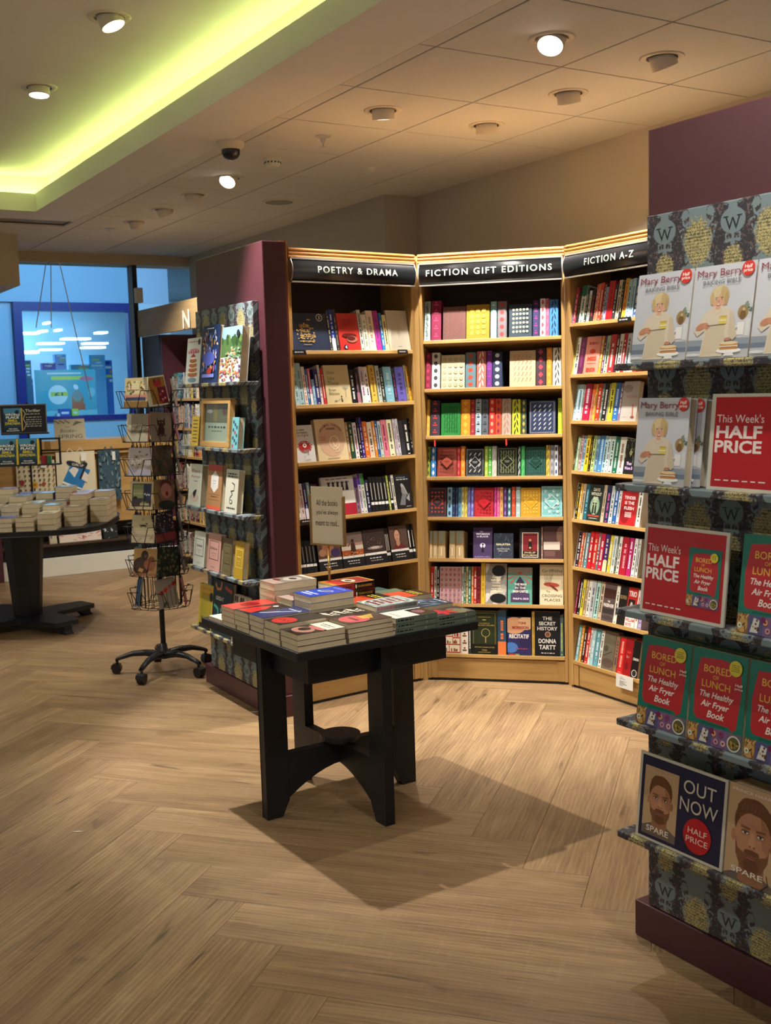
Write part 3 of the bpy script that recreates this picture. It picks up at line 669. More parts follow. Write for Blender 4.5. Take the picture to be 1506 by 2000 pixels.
# ------------------------------------------------------------------ books
def book_body(w, h, t, col, hard=False, back=None, spine=None):
    """face-on book: cover toward -y, spine at x=0; returns (cover builder, page builder)"""
    c = .0022 if hard else .0007; ov = .003 if hard else .0
    mb = MB(); mb.box(0, w, 0, c, 0, h, col); mb.box(0, w, t-c, t, 0, h, back or col); mb.box(0, c*1.2, c, t-c, 0, h, spine or col)
    pg = MB().box(c*1.2+.0002, w-ov-.0006, c+.0002, t-c-.0002, ov, h-ov-.0006)
    return mb, pg
def spine_book(F, u, z, w, h, dp, col, label, group, rng, hard=False, c2=None, pat=None, d=.004, tilt=TILT, lean=0.0, cat='book', extra=None):
    """book shown spine-out: spine on the -y side"""
    M = F.mat(u, d*cos(tilt)+.003, z-d*sin(tilt)+.0008, tilt, 0, lean)
    c = .0022 if hard else .0007; mb = MB(); A = Art(w, h)
    if hard:                                         # rounded cloth spine
        pts = [(0, .006), (0, .003), (w*.12, .0008), (w*.3, 0), (w*.7, 0), (w*.88, .0008), (w, .003), (w, .006)]
        mb.prism(pts, 0, h, 'z', col)
    else: mb.box(0, w, 0, .001, 0, h, col)
    mb.box(0, c, .0061 if hard else .0011, dp, 0, h, col); mb.box(w-c, w, .0061 if hard else .0011, dp, 0, h, col)
    o = mb.build('book', M_CLOTH if hard else M_PRINT, None, M); tag(o, label, cat, group)
    ov = .003 if hard else 0
    MB().box(c+.0001, w-c-.0001, .0065 if hard else .0012, dp-.001, ov, h-ov-.0008).build('pages', M_PAGES, o)
    A = Art(w*(.74 if hard else .96), h, x=w*(.13 if hard else .02), y=.0)
    if not c2 and hard:
        v = [int(col[i:i+2], 16) for i in (0, 2, 4)]; tgt = 235 if sum(v) < 420 else 40
        c2 = '%02x%02x%02x' % tuple(int(a+(tgt-a)*.38) for a in v)
    c2 = c2 or ('f4f0e4' if sum(lin(col)[:3]) < 1.1 else '26262a')
    if pat == 'motif' or hard and pat is None:
        n = max(3, int(h/.034)); s2 = c2
        for k in range(n):
            b = (k+.5)/n
            kind = rng.randrange(4) if k == 0 else kind
            if kind == 0: A.ell(.5, b, .32, .3/n, s2, 10)
            elif kind == 1: A.poly([(.5, b-.4/n), (.85, b), (.5, b+.4/n), (.15, b)], s2)
            elif kind == 2: A.ell(.3, b-.15/n, .16, .28/n, s2, 8, .5); A.ell(.7, b+.15/n, .16, .28/n, s2, 8, -.5)
            else: A.rect(.2, b-.09/n, .8, b+.09/n, s2); A.disc(.5, b+.3/n, .14, s2, 8)
    elif pat == 'band':
        A.rect(0, .20, 1, .28, 'e8e6e0'); A.rect(.36, .34, .64, .82, c2)
    elif pat == 'jacket':
        A.rect(0, .56, 1, 1, 'a9b5a2'); A.rect(.42, .1, .58, .4, 'f0e8d0')
    elif pat == 'split': A.rect(0, .0, 1, .3, c2)
    elif pat == 'top': A.rect(0, .72, 1, 1, c2)
    elif pat == 'scribble':
        for k in range(26): b = .1+.84*k/26; A.rect(.12+.3*rng.random(), b, .5+.38*rng.random(), b+.018, c2)
        A.poly([(.35, .03), (.5, .08), (.65, .03), (.5, .05)], c2)
    if pat in (None, 'split', 'top') and not hard and w > .006:
        b = .12+.1*rng.random()
        e = .80+.12*rng.random(); lw = .17 if w > .012 else .2
        while b < e:                                  # lettering too small to read
            L = .012+.035*rng.random(); A.rect(.5-lw, b, .5+lw, min(b+L, e), c2); b += L+(.010 if rng.random() < .8 else .06)
        if rng.random() < .6: A.rect(.3, .03, .7, .05, c2)
    if A.mb.f: A.mb.build('spine_print', M_PRINT, o)
    if extra == 'ribbon':
        MB().prism([(w*.5-.003, 0), (w*.5+.003, 0), (w*.5+.006, -.05), (w*.5+.001, -.058), (w*.5-.002, -.05)], -.0045, -.0038, 'y', 'd8281c').build('ribbon', M_CLOTH, o)
    return o
def face_book(M, w, h, t, col, art, label, group=None, hard=False, name='book', cat='book', spine=None, mat_=None):
    r = thing(name, M, label, cat, group)
    mb, pg = book_body(w, h, t, col, hard, spine=spine)
    cv = mb.build('cover', mat_ or (M_CLOTH if hard else M_PRINT), r); pg.build('pages', M_PAGES, r)
    if art:
        A = Art(w, h); art(A); A.mb.build('cover_print', mat_ or M_PRINT, cv)
    return r
# --- cover designs ---------------------------------------------------------------------------------------------------
def lattice(c1, c2=None, nx=4, nz=6, kind='leaf', frame=True):
    def f(A):
        if frame: A.frame(.05, .012, c1)
        for i in range(nx):
            for j in range(nz):
                a = .12+.76*(i+.5)/nx; b = .1+.8*(j+.5)/nz; s = .3/nx; q = s*A.w/A.h; c = c1 if (i+j) % 2 or not c2 else c2
                if kind == 'leaf': A.ell(a, b, s*1.1, q*.45, c, 8, .9 if (i+j) % 2 else -.9); A.disc(a+.3*s, b-q, s*.3, c, 6)
                elif kind == 'dot': A.disc(a, b, s*.7, c, 10)
                elif kind == 'ring': A.disc(a, b, s*.9, c, 12); A.disc(a, b, s*.65, c2 or 'ddcfae', 12)
                elif kind == 'flower':
                    for k in range(5): t = 2*pi*k/5+pi/2; A.disc(a+s*.55*cos(t), b+q*.55*sin(t), s*.32, c, 7)
                elif kind == 'scroll': A.ell(a, b, s*.9, q*.9, c, 12); A.ell(a+s*.15, b+q*.1, s*.6, q*.6, c2 or c1, 10); A.disc(a-s*.1, b, s*.25, c, 8)
                elif kind == 'arrow': A.line(a-s*.5, b-q*1.2, a+s*.5, b+q*1.2, .018, c); A.disc(a+s*.5, b+q*1.2, s*.3, c, 6)
                elif kind == 'feather': A.ell(a, b, s*.9, q*.30, c, 8, .75)
                elif kind == 'hedge':
                    for k in range(3): A.rect(a-s+k*s*.7, b-q*(.9-.5*(k % 2)), a-s+k*s*.7+s*.3, b+q*.9, c)
    return f
def diamond(c1, ground, lines=(), kind='leaf', nx=5, nz=7, c2=None):
    def f(A):
        lattice(c1, c2, nx, nz, kind, False)(A); A.frame(.04, .012, c1)
        A.poly([(.5, .27), (.84, .5), (.5, .73), (.16, .5)], c1); A.poly([(.5, .295), (.80, .5), (.5, .705), (.20, .5)], ground)
        A.rect(.36, .52, .64, .535, c1); A.rect(.40, .48, .60, .492, c1)
    return f
def words(items, before=None, ground=None):
    """items: (text, ca, cb, width, colour, height)"""
    def f(A):
        if before: before(A)
        for it in items: A.text(it[0], it[1], it[2], it[3], it[4], it[5] if len(it) > 5 else None, bold=it[6] if len(it) > 6 else .012)
    return f
def art_milkwood(A):
    g = 'c9a45c'
    for k, (t, a, b, w) in enumerate((('UNDER', .37, .66, .26), ('MILK', .385, .53, .24), ('WOOD', .40, .40, .28))): A.text(t, a, b, w, g, .085, bold=.03)
    rng = random.Random(3)
    for k in range(60):
        a = .16+.5*rng.random(); b = .22+.55*rng.random()*(1-abs(a-.4)*1.6)
        A.ell(a, b, .012+.01*rng.random(), .02, g, 6, rng.random()*3)
    A.rect(.2, .24, .62, .255, g); A.rect(.3, .15, .52, .165, g); A.ell(.5, .82, .05, .02, g); A.disc(.8, .88, .085, 'e8e8e0'); A.disc(.8, .88, .07, '1a2030'); A.text('3', .8, .88, .045, 'e8e8e0', bold=.03)
def art_red4(A):
    A.mb.c[-1:] = A.mb.c[-1:]
    A.text('POEMS', .5, .75, .6, '8a1014', .05) if False else None
    rng = random.Random(5)
    for k in range(40): A.line(.15+.7*rng.random(), .62+.25*rng.random(), .2+.7*rng.random(), .62+.25*rng.random(), .008, 'a81c1c')
    A.ell(.5, .40, .36, .06, '5c1a18', rot=.0); A.ell(.62, .30, .26, .09, 'b07058'); A.ell(.58, .32, .2, .06, '5c1a18'); A.disc(.28, .09, .095, '20284a'); A.text('4', .28, .09, .09, 'f4f4f4', bold=.05)
def art_monsters(A):
    for t, a, b, w, c in (('to make', .33, .88, .45, '4a3a38'), ('monsters', .44, .80, .56, '4a3a38'), ('out of girls', .42, .72, .66, 'a86058')): A.text(t, a, b, w, c)
    A.ell(.48, .42, .30, .11, 'b02a24'); rng = random.Random(8)
    for k in range(26): t = 2*pi*k/26; A.disc(.48+.34*cos(t)*(.8+.3*rng.random()), .42+.14*sin(t), .035, 'b02a24', 7)
    A.disc(.48, .45, .10, 'f0ece4'); A.disc(.48, .45, .045, 'b02a24')
    for k in range(14): A.ell(.4+.25*rng.random(), .14+.2*rng.random(), .03, .012, '8a8088', 7)
    A.rect(.4, .05, .72, .062, '666666')
def art_healing(A):
    A.ell(.5, .5, .44, .42, 'd9b492'); A.ell(.5, .5, .44, .42, 'cfa88c')
    word = 'HEALING THROUGH'
    for i, ch in enumerate(word):
        if ch == ' ': continue
        t = pi*(.86-.72*i/(len(word)-1)); A.text(ch, .5+.38*cos(t), .60+.26*sin(t), .035, '3a2420', .055, bold=.03, rot=(t-pi/2)*.8)
    A.text('WORDS', .5, .76, .30, '3a2420', .045, bold=.03); A.text('RUPI', .22, .56, .14, 'c04a30'); A.text('KAUR', .22, .50, .16, 'c04a30')
    c = 'efe2b8'; A.ell(.58, .42, .17, .17, c); A.ell(.58, .42, .15, .15, 'cfa88c'); A.curve([(.5, .5), (.56, .38), (.66, .30), (.72, .22), (.6, .18)], .015, c); A.curve([(.62, .6), (.7, .5), (.66, .36), (.52, .32)], .015, c); A.rect(.3, .04, .7, .052, '6a5040')
def art_days(A):
    for t, a, b, w in (('Days', .27, .80, .30), ('Like', .27, .66, .28), ('These', .33, .53, .44)): A.text(t, a, b, w, '5e6a60', bold=0)
    for t, a, b, w in (('Brian', .26, .36, .28), ('Bilston', .32, .265, .40)): A.text(t, a, b, w, '6a5c48', bold=0)
    A.line(.1, .44, .5, .44, .006, '8a7c60'); A.line(.78, .16, .80, .40, .014, '6a6458')
    for k in range(9): t = pi*k/8; A.line(.79, .36, .79+.13*cos(t), .40+.07*sin(t), .008, '7a92a0')
    A.disc(.60, .185, .025, '2c2a28'); A.poly([(.575, .05), (.60, .17), (.64, .05)], '2c2a28'); A.line(.60, .14, .44, .08, .012, '8a7c60'); A.ell(.36, .07, .06, .02, '8a8870')
def art_classic(top, skin=None, kind='scene'):
    def f(A):
        A.rect(0, .33, 1, 1, top); rng = random.Random(sum(map(ord, top)) % 97)
        if kind == 'woman':
            A.ell(.42, .74, .20, .20, '4c2c22'); A.ell(.42, .72, .15, .165, 'c89a7c'); A.rect(.34, .42, .54, .6, 'b88a6c'); A.poly([(.1, .33), (.3, .5), (.42, .4), (.6, .5), (.95, .33)], '6a2a2c')
            A.ell(.36, .74, .028, .012, '3a2420'); A.ell(.48, .74, .028, .012, '3a2420'); A.ell(.42, .64, .045, .012, '8c4038'); A.line(.42, .73, .41, .675, .012, 'a07858')
        elif kind == 'soldier':
            A.rect(0, .33, 1, .5, 'b05a30'); A.rect(0, .5, 1, .64, 'e0d8cc'); A.rect(0, .62, 1, .70, 'b89080'); A.poly([(.4, .36), (.44, .7), (.62, .7), (.66, .36)], '4a2c24'); A.disc(.53, .76, .07, '3a2420'); A.line(.3, .6, .42, .72, .03, '3a2420')
            for k in range(14): A.ell(rng.random()*.9, .35+.12*rng.random(), .05, .015, 'd88a58', 8)
        elif kind == 'splash':
            for k in range(46): t = 6.28*rng.random(); q = .1+.3*rng.random(); A.ell(.5+q*cos(t), .62+q*.7*sin(t), .02, .008, rng.choice(('8a6c5c', '5c4a48', 'a89080')), 6)
            A.ell(.5, .47, .36, .05, '9a8a84'); A.ell(.5, .48, .2, .03, 'd8ccc4')
        else:
            A.ell(.45, .6, .26, .2, 'b87c60'); A.ell(.75, .48, .2, .12, '4a3c70'); A.ell(.2, .5, .16, .1, 'c89878')
        A.rect(0, .27, 1, .335, 'e4e2dc'); A.marks(.2, .75, .17, .025, 'd0cec8', rng); A.marks(.25, .8, .10, .02, 'b0aea8', rng); A.disc(.5, .305, .015, '444444')
    return f
def art_greek(A):
    A.rect(0, 0, 1, .30, 'a82034'); A.rect(0, .30, 1, .62, 'e4e0d8'); rng = random.Random(11)
    A.marks(.15, .85, .93, .018, '3a3836', rng)
    for k in range(5):
        a = .22+.14*k; A.disc(a, .84, .035, '1c1a1a'); A.poly([(a-.05, .64), (a-.02, .82), (a+.03, .82), (a+.05, .64)], '1c1a1a'); A.line(a, .8, a+.07, .87, .02, '1c1a1a')
def art_statue(A):
    rng = random.Random(4); A.marks(.12, .7, .90, .03, '7a94a0', rng); A.marks(.12, .85, .84, .03, 'c0c0c0', rng)
    A.ell(.5, .5, .14, .2, '8a8a8c', rot=.3); A.ell(.42, .68, .08, .06, 'a8a8a8'); A.poly([(.15, .12), (.4, .45), (.6, .4), (.5, .1)], '6c6c70'); A.poly([(.6, .3), (.85, .45), (.8, .2)], '909094'); A.line(.5, .7, .72, .4, .05, 'b4b4b4'); A.rect(.55, .06, .85, .07, 'cccccc')
def art_leaf(c): return lambda A: (A.line(.52, .3, .5, .8, .01, c), A.disc(.5, .45, .05, c), A.disc(.5, .45, .035, 'c4bda8'), A.rect(.42, .09, .6, .1, c))
def art_wom(A):
    A.text('THE', .42, .87, .14, 'e8e0f0'); A.text('WOMAN', .5, .79, .72, 'e8e0f0', .065, bold=.03); A.text('in BLACK', .5, .71, .62, 'e8e0f0', .055, bold=.03); A.ell(.5, .42, .14, .08, 'cfc6d8'); A.poly([(.42, .2), (.5, .46), (.60, .2)], '1c1024'); A.disc(.51, .45, .05, '1c1024'); A.text('SUSAN HILL', .5, .05, .85, '9a80c0', .055)
def art_gal(A):
    rng = random.Random(2)
    for k in range(22): A.ell(rng.random(), rng.random(), .1, .02, rng.choice(('3c4658', '4a5468')), 8, rng.random()*3)
    A.text('GALATEA', .5, .56, .74, 'd8d0b0', .08, bold=.03); A.text('MADELINE', .5, .38, .62, 'b0b0a8', .05); A.text('MILLER', .5, .30, .46, 'b0b0a8', .05)
def art_pull(A):
    A.rect(.12, .04, .9, .86, 'd8ccb8'); A.rect(.155, .06, .865, .84, '7a1c22'); A.rect(.155, .06, .865, .25, '14100e'); A.marks(.2, .8, .76, .03, '201010', random.Random(1)); A.text('PHILIP', .51, .20, .52, 'd0b890', .055); A.text('PULLMAN', .51, .115, .64, 'd0b890', .065); A.poly([(.4, .3), (.44, .56), (.58, .56), (.62, .3)], '181010'); A.disc(.51, .61, .06, 'c09060'); A.ell(.51, .36, .06, .03, 'c09060')
def art_brown(A): A.ell(.95, .72, .28, .3, '7a5a4c'); A.ell(.9, .2, .4, .16, '50302c'); A.rect(.0, .28, .85, .52, 'c8b8a8'); A.rect(.05, .08, .6, .24, '6a4a44')
def art_call(A):
    A.rect(0, 0, 1, 1, '8f8a84'); rng = random.Random(6)
    for k in range(12): A.ell(rng.random(), rng.random(), .2, .1, rng.choice(('b4aea6', '6c6864', 'cac4ba')), 12, rng.random())
    A.ell(.62, .82, .32, .14, '141414'); A.ell(.6, .14, .38, .12, '141414')
    for i, t in enumerate(('CALL', 'ME BY', 'YOUR', 'NAME', 'ANDRÉ', 'ACIMAN')): A.text(t, .52, .66-.07*i, .10*len(t), 'efe0b0', .038, bold=.03)
def art_castle(A):
    for k in range(14): t = pi*k/13; A.poly([(.5, .84), (.5+.9*cos(t-.05), .84+.5*sin(t-.05)), (.5+.9*cos(t+.05), .84+.5*sin(t+.05))], 'c05a50')
    for t in (3.6, 4.0, 5.4, 5.8): A.poly([(.5, .84), (.5+.6*cos(t-.06), .84+.36*sin(t-.06)), (.5+.6*cos(t+.06), .84+.36*sin(t+.06))], 'c05a50')
    A.poly([(.25, .3), (.36, .62), (.5, .76), (.66, .62), (.78, .3)], '3a2c48'); A.rect(.12, .06, .9, .3, '4a3a5a'); A.ell(.5, .84, .08, .03, 'c03a30')
    for i, (t, w) in enumerate((('THE MAN', .5), ('IN THE', .44), ('HIGH CASTLE', .62))): A.text(t, .52, .54-.095*i, w, 'f0ece0', .065, bold=.03)
    A.text('PHILIP K. DICK', .55, .15, .66, 'e8d8e8', .05, bold=.03)
def art_cross(A):
    A.text('Griffiths', .52, .85, .86, '44362c', .075, bold=0); A.text('The', .36, .33, .16, '44362c', .05, bold=0, ); A.text('CROSSING', .52, .225, .86, '44362c', .065, bold=0); A.text('PLACES', .54, .12, .66, '44362c', .06, bold=0)
    A.ell(.5, .50, .34, .055, 'b04a34', rot=-.05); A.ell(.6, .42, .2, .03, '7c2c20', rot=-.4)
    for k in range(6): A.line(.24+.035*k, .5, .20+.07*k, .74+.02*(k % 2), .012, '3a3830')
def art_holmes(A):
    g = 'b8a25c'; A.frame(.07, .008, g); A.rect(.0, .0, 1, .24, '10120c'); A.text('THE COMPLETE', .5, .72, .42, g, .022); A.text('SHERLOCK HOLMES', .5, .675, .8, g, .03); A.rect(.25, .86, .75, .868, g); A.ell(.5, .80, .08, .012, g); A.disc(.55, .50, .17, g); A.disc(.55, .50, .15, '26301c'); A.rect(.535, .27, .565, .40, g); A.text('ARTHUR CONAN DOYLE', .5, .165, .78, g, .026); A.text('150th', .5, .10, .2, g, .03); A.text('ANNIVERSARY', .5, .05, .5, g, .02)
def art_mantel(A): pass
def art_morr(A):
    A.rect(0, 0, 1, 1, '2c2c5e'); A.ell(.3, .78, .5, .22, 'cf9a72'); A.ell(.8, .85, .35, .18, 'd8b08a'); A.ell(.15, .2, .3, .14, '4a78c0'); A.ell(.8, .4, .3, .2, '2a2450'); A.text('TONI', .62, .85, .34, 'a8322c', .07, bold=.04); A.text('MORRISON', .56, .73, .7, 'a8322c', .075, bold=.04); A.text('RECITATIF', .5, .5, .84, 'efe6e0', .11, bold=.03); A.marks(.35, .85, .16, .03, 'b03a4a', random.Random(3)); A.rect(.05, 0, .35, .04, 'b03a30'); A.rect(.35, 0, .5, .04, '8aa060')
def art_tartt(A):
    w = 'e8e6e0'
    for i, (t, ww) in enumerate((('THE', .4), ('SECRET', .68), ('HISTORY', .82))): A.text(t, .5, .85-.115*i, ww, w, .082, bold=.02)
    A.disc(.52, .49, .12, 'b88a70'); A.disc(.52, .49, .09, '6a4a40'); A.text('DONNA', .5, .34, .72, w, .10, bold=.02); A.text('TARTT', .5, .20, .68, w, .10, bold=.02); A.marks(.25, .8, .06, .016, w, random.Random(9))
def art_comic(A):
    rng = random.Random(14); A.rect(.02, .02, .98, .98, 'b02a20')
    for (a0, b0, a1, b1) in ((.05, .5, .6, .72), (.63, .46, .95, .95), (.05, .27, .6, .47), (.05, .05, .42, .24), (.45, .05, .95, .24), (.05, .75, .6, .95), (.63, .27, .95, .43)):
        A.rect(a0, b0, a1, b1, 'efe6d0')
        for k in range(5): x = a0+(a1-a0)*rng.random()*.8; A.rect(x, b0+.01, x+.06, b0+(b1-b0)*rng.uniform(.3, .8), rng.choice(('4a3424', 'b02a20', '907050')))
def art_dwe(A):
    A.rect(0, 0, 1, 1, '1e2c28'); A.ell(.5, .42, .34, .25, '86a890'); A.ell(.5, .38, .22, .2, 'b4c49c')
    for x in (.4, .58): A.disc(x, .48, .055, '263430'); A.poly([(x-.08, .2), (x-.05, .44), (x+.05, .44), (x+.08, .2)], '263430')
    for t, b, w in (('DAYS', .86, .46), ('WITHOUT', .74, .74), ('END', .62, .34)): A.text(t, .52, b, w, 'e0dcc0', .085, bold=.02)
    A.text('SEBASTIAN BARRY', .5, .14, .84, 'd8583c', .045, bold=.03); A.marks(.2, .8, .06, .02, 'c0c0b0', random.Random(1))
def art_tender(A):
    A.ell(.3, .3, .3, .25, '8c1018'); A.ell(.75, .75, .3, .2, 'a01820')
    for t, b, w in (('TENDER', .74, .72), ('IS THE', .60, .6), ('FLESH', .46, .62)): A.text(t, .52, b, w, 'efe0dc', .085, bold=.03)
    for k in range(5): A.rect(.3, .34-.03*k, .72, .352-.03*k, 'efe0dc')
def art_pass(A): A.rect(0, 0, 1, 1, '5c4c4a'); A.rect(.0, .6, 1, .85, '40241f'); A.rect(0, .2, 1, .34, '3a3434'); A.text('THE', .5, .52, .2, 'efe8e0', .05, bold=.03); A.text('PASSENGER', .52, .42, .9, 'efe8e0', .09, bold=.03); A.ell(.5, .1, .5, .06, '463c3c')
def art_bowen(A): A.text('BOWEN', .5, .72, .8, 'a89060', .1); A.text('', .5, .5, .5, 'ffffff')
def art_trio(A): A.rect(0, .0, 1, .25, 'e8e4dc'); A.rect(.1, .3, .8, .7, '241c1c'); A.ell(.45, .5, .15, .14, 'cabab0'); A.text('TRIO', .5, .84, .8, 'efe8e0', .14, bold=.03); A.text('WILLIAM', .5, .17, .9, 'b02020', .08, bold=.03); A.text('BOYD', .4, .06, .6, 'b02020', .08, bold=.03)
def art_giraffe(A): A.text('ALLISON', .55, .62, .66, 'c06a50', .06, bold=.0); A.rect(.1, .1, .4, .12, 'b0aca4'); A.line(.76, .12, .72, .36, .07, 'a85a44'); A.disc(.72, .38, .06, 'a85a44'); A.ell(.76, .1, .12, .03, '8a4434'); A.ell(.3, .82, .3, .1, '9a8a80')
def art_learn(A):
    A.marks(.2, .8, .78, .07, 'a83a2c', random.Random(2)); A.ell(.5, .6, .2, .06, 'd03a2a')
    for b, t in ((.40, 'MISS'), (.10, 'BENSON')): A.text(t, .5, b, .62, 'd03a2a', .12, bold=.05)
    A.rect(.2, .27, .8, .28, 'd03a2a')
def art_floral(A):
    rng = random.Random(21)
    for k in range(20): A.ell(rng.random(), .3+.7*rng.random(), .09, .03, rng.choice(('6a7a54', 'a8a070', '4a5a40')), 8, rng.random()*3)
    A.disc(.55, .6, .13, 'c8c080'); A.disc(.55, .6, .05, '4a4030'); A.text('Then', .5, .30, .5, 'd8b8e8', .09, bold=.02); A.text('Were B', .5, .17, .75, 'd8b8e8', .09, bold=.02)
def art_demon(A): A.text('DEMON', .5, .5, .8, 'e8e4e0', .07, bold=.02); A.disc(.5, .12, .38, 'cfc8bc'); A.disc(.5, .12, .3, '2a2624')
def art_redcover(A): A.marks(.3, .8, .6, .05, 'e04040', random.Random(3)); A.text('The V', .45, .5, .4, 'e8b0a8', .07); A.ell(.4, .25, .2, .1, '7a1018')
def art_branch(A): A.line(.1, .35, .8, .5, .04, '3a2c24'); A.ell(.25, .55, .2, .08, '4a4c38'); A.ell(.5, .18, .5, .12, '5c4c40'); A.marks(.45, .8, .85, .025, '8a7c60', random.Random(3))
def art_pinkfl(A):
    for i in range(5):
        for j in range(7):
            a = .1+.2*i; b = .08+.14*j; c = 'c05a60' if (i+j) % 2 else '6a4a58'
            for k in range(5): t = 2*pi*k/5+pi/2; A.disc(a+.035*cos(t), b+.028*sin(t), .022, c, 6)
def art_circles(A):
    for i in range(4):
        for j in range(5):
            a = .14+.24*i; b = .1+.19*j; A.disc(a, b, .075, '6c6248', 14); A.disc(a, b, .06, 'd3c6a0', 14); A.disc(a, b, .02, '6c6248', 8)
# --- shelf rows --------------------------------------------------------------------------------------------------------
def row(F, crop, yb, z, rowname, bayname, entries, hard=False, seed=1, dmin=.11, dset=.006, tilt=TILT, maxh=.2):
    ox, oy, s = crop; rng = random.Random(seed); items = []
    for e in entries:
        X0, X1, Yt, col = e[:4]; o = e[4] if len(e) > 4 else {}
        f = (X0+X1)/2; 
        px0, px1 = ox+X0/s, ox+X1/s; y = oy+(yb[0]+(yb[1]-yb[0])*(f-yb[2])/(yb[3]-yb[2]))/s
        u0 = F.on(px0, y, dset)[0]; u1 = F.on(px1, y, dset)[0]
        zb_ = F.on((px0+px1)/2, y, dset)[1]; zt_ = F.on((px0+px1)/2, oy+Yt/s, dset+.02)[1]
        items.append([u0, u1, min((zt_-zb_)/cos(tilt), maxh), col, o])
    items.sort(key=lambda i: i[0]); prev = -9
    lo = .031 if F is not F_POE else -.718; hi = {id(F_POE): -.031, id(F_GIFT): .712, id(F_AZ): .741}.get(id(F), 99)
    n = len(items); k = 0
    for it in items:
        u0, u1 = max(it[0], prev+.0006, lo), min(it[1], hi)
        if u1-u0 < .004: u1 = u0+.004
        if u1 > hi: continue
        prev = u1; h = it[2]; o = it[4]; col = it[3]; w = u1-u0
        if 'f' in o or 'art' in o:
            t = o.get('t', .016); M = F.mat(u0, .003+dset*cos(tilt), z-dset*sin(tilt)+.0008, tilt)
            desc = o['lab']
            face_book(M, w, h, t, col, o.get('art'), desc, None, hard=o.get('hard', hard))
        else:
            k += 1
            size = 'thick' if w > .026 else ('slim' if w < .013 else '')
            lab = f"{size} {cname(col)} {'clothbound ' if hard else ''}book spine, {nth(k-1)} among spines, {rowname}, {bayname}".strip()
            spine_book(F, u0, z, w-.0003, h, o.get('dp', rng.uniform(.115, .13)), col, lab, None, rng, hard=o.get('hard', hard), c2=o.get('c2'), pat=o.get('pat'), d=dset+rng.uniform(0, .004), tilt=tilt, extra=o.get('extra'))
C1 = (540, 460, 5.0); C2 = (540, 780, 5.0); C3 = (800, 460, 4.858); C4 = (800, 840, 4.348); C5 = (1080, 460, 5.0); C6 = (1080, 840, 3.845)
PB, GB, AB = 'poetry bookcase', 'gift editions bookcase', 'A-Z bookcase'
row(F_POE, C1, (1088, 1092, 150, 1320), Z_P[0], 'top shelf', PB, [
 (150, 528, 722, '28324a', dict(art=art_milkwood, t=.012, lab='wide navy poetry book with gold lettering and number 3 roundel, face-out', more=1)), (536, 557, 700, '4a4640'), (560, 597, 690, '1f3c9c', dict(c2='e8e8f0', pat='split')),
 (600, 627, 655, '3a3a3c', dict(c2='a0907c')), (631, 830, 727, 'c4302a', dict(art=art_red4, lab='red face-out poetry book with brown hands and number 4 roundel')), (838, 870, 655, 'dcd8cc'), (873, 918, 740, 'e6e2d2', dict(c2='8aa060')),
 (925, 988, 700, 'ead9bc', dict(c2='b08a80')), (991, 1040, 702, 'b0308c', dict(c2='6a3aa0')), (1045, 1072, 725, '2a7ac0'), (1076, 1110, 745, 'ecdc9c'), (1115, 1318, 697, 'c4bda8', dict(art=art_leaf('8a8474'), lab='pale grey-beige face-out poetry book with a thin leaf drawing'))], seed=11)
row(F_POE, C1, (1645, 1612, 165, 1375), Z_P[1], 'second shelf', PB, [
 (170, 192, 1500, '5a3a50'), (197, 240, 1207, 'a8c8cc', dict(c2='607880')), (244, 286, 1207, 'a8c8cc', dict(c2='607880')), (292, 322, 1265, 'e8dcd0', dict(c2='c05040')), (325, 345, 1290, '3a7ab0'), (347, 372, 1285, 'd05a78', dict(c2='f0f0f0', pat='split')), (374, 400, 1392, '80b0d4', dict(c2='e0eef8')),
 (404, 447, 1290, '343476'), (450, 472, 1250, 'e4dcd4', dict(c2='b03030')), (475, 500, 1282, 'c83434', dict(c2='f0d0c0')), (504, 745, 1255, 'd0bf92', dict(art=art_days, lab='cream face-out poetry book with a small tree drawing')), (752, 800, 1300, '17171b', dict(c2='f0f0ea')), (803, 836, 1290, '221c24', dict(c2='a07080', pat='split')),
 (852, 894, 1273, 'd8ccd2', dict(c2='806080')), (898, 934, 1275, 'e8e4e2'), (946, 1000, 1258, 'd8b04a', dict(c2='8a6a20')), (1012, 1048, 1262, 'b8c4bc'), (1052, 1078, 1290, '3a4038'), (1086, 1166, 1275, '7cb4c8', dict(c2='b8dce4')), (1170, 1196, 1290, '28262e', dict(c2='a03a8a')),
 (1200, 1282, 1275, '5c56a8', dict(c2='3a3270')), (1286, 1310, 1258, '8c7c58', dict(c2='2a2620')), (1315, 1350, 1270, 'e8a41e'), (1354, 1374, 1235, '7c8c88')], seed=12)
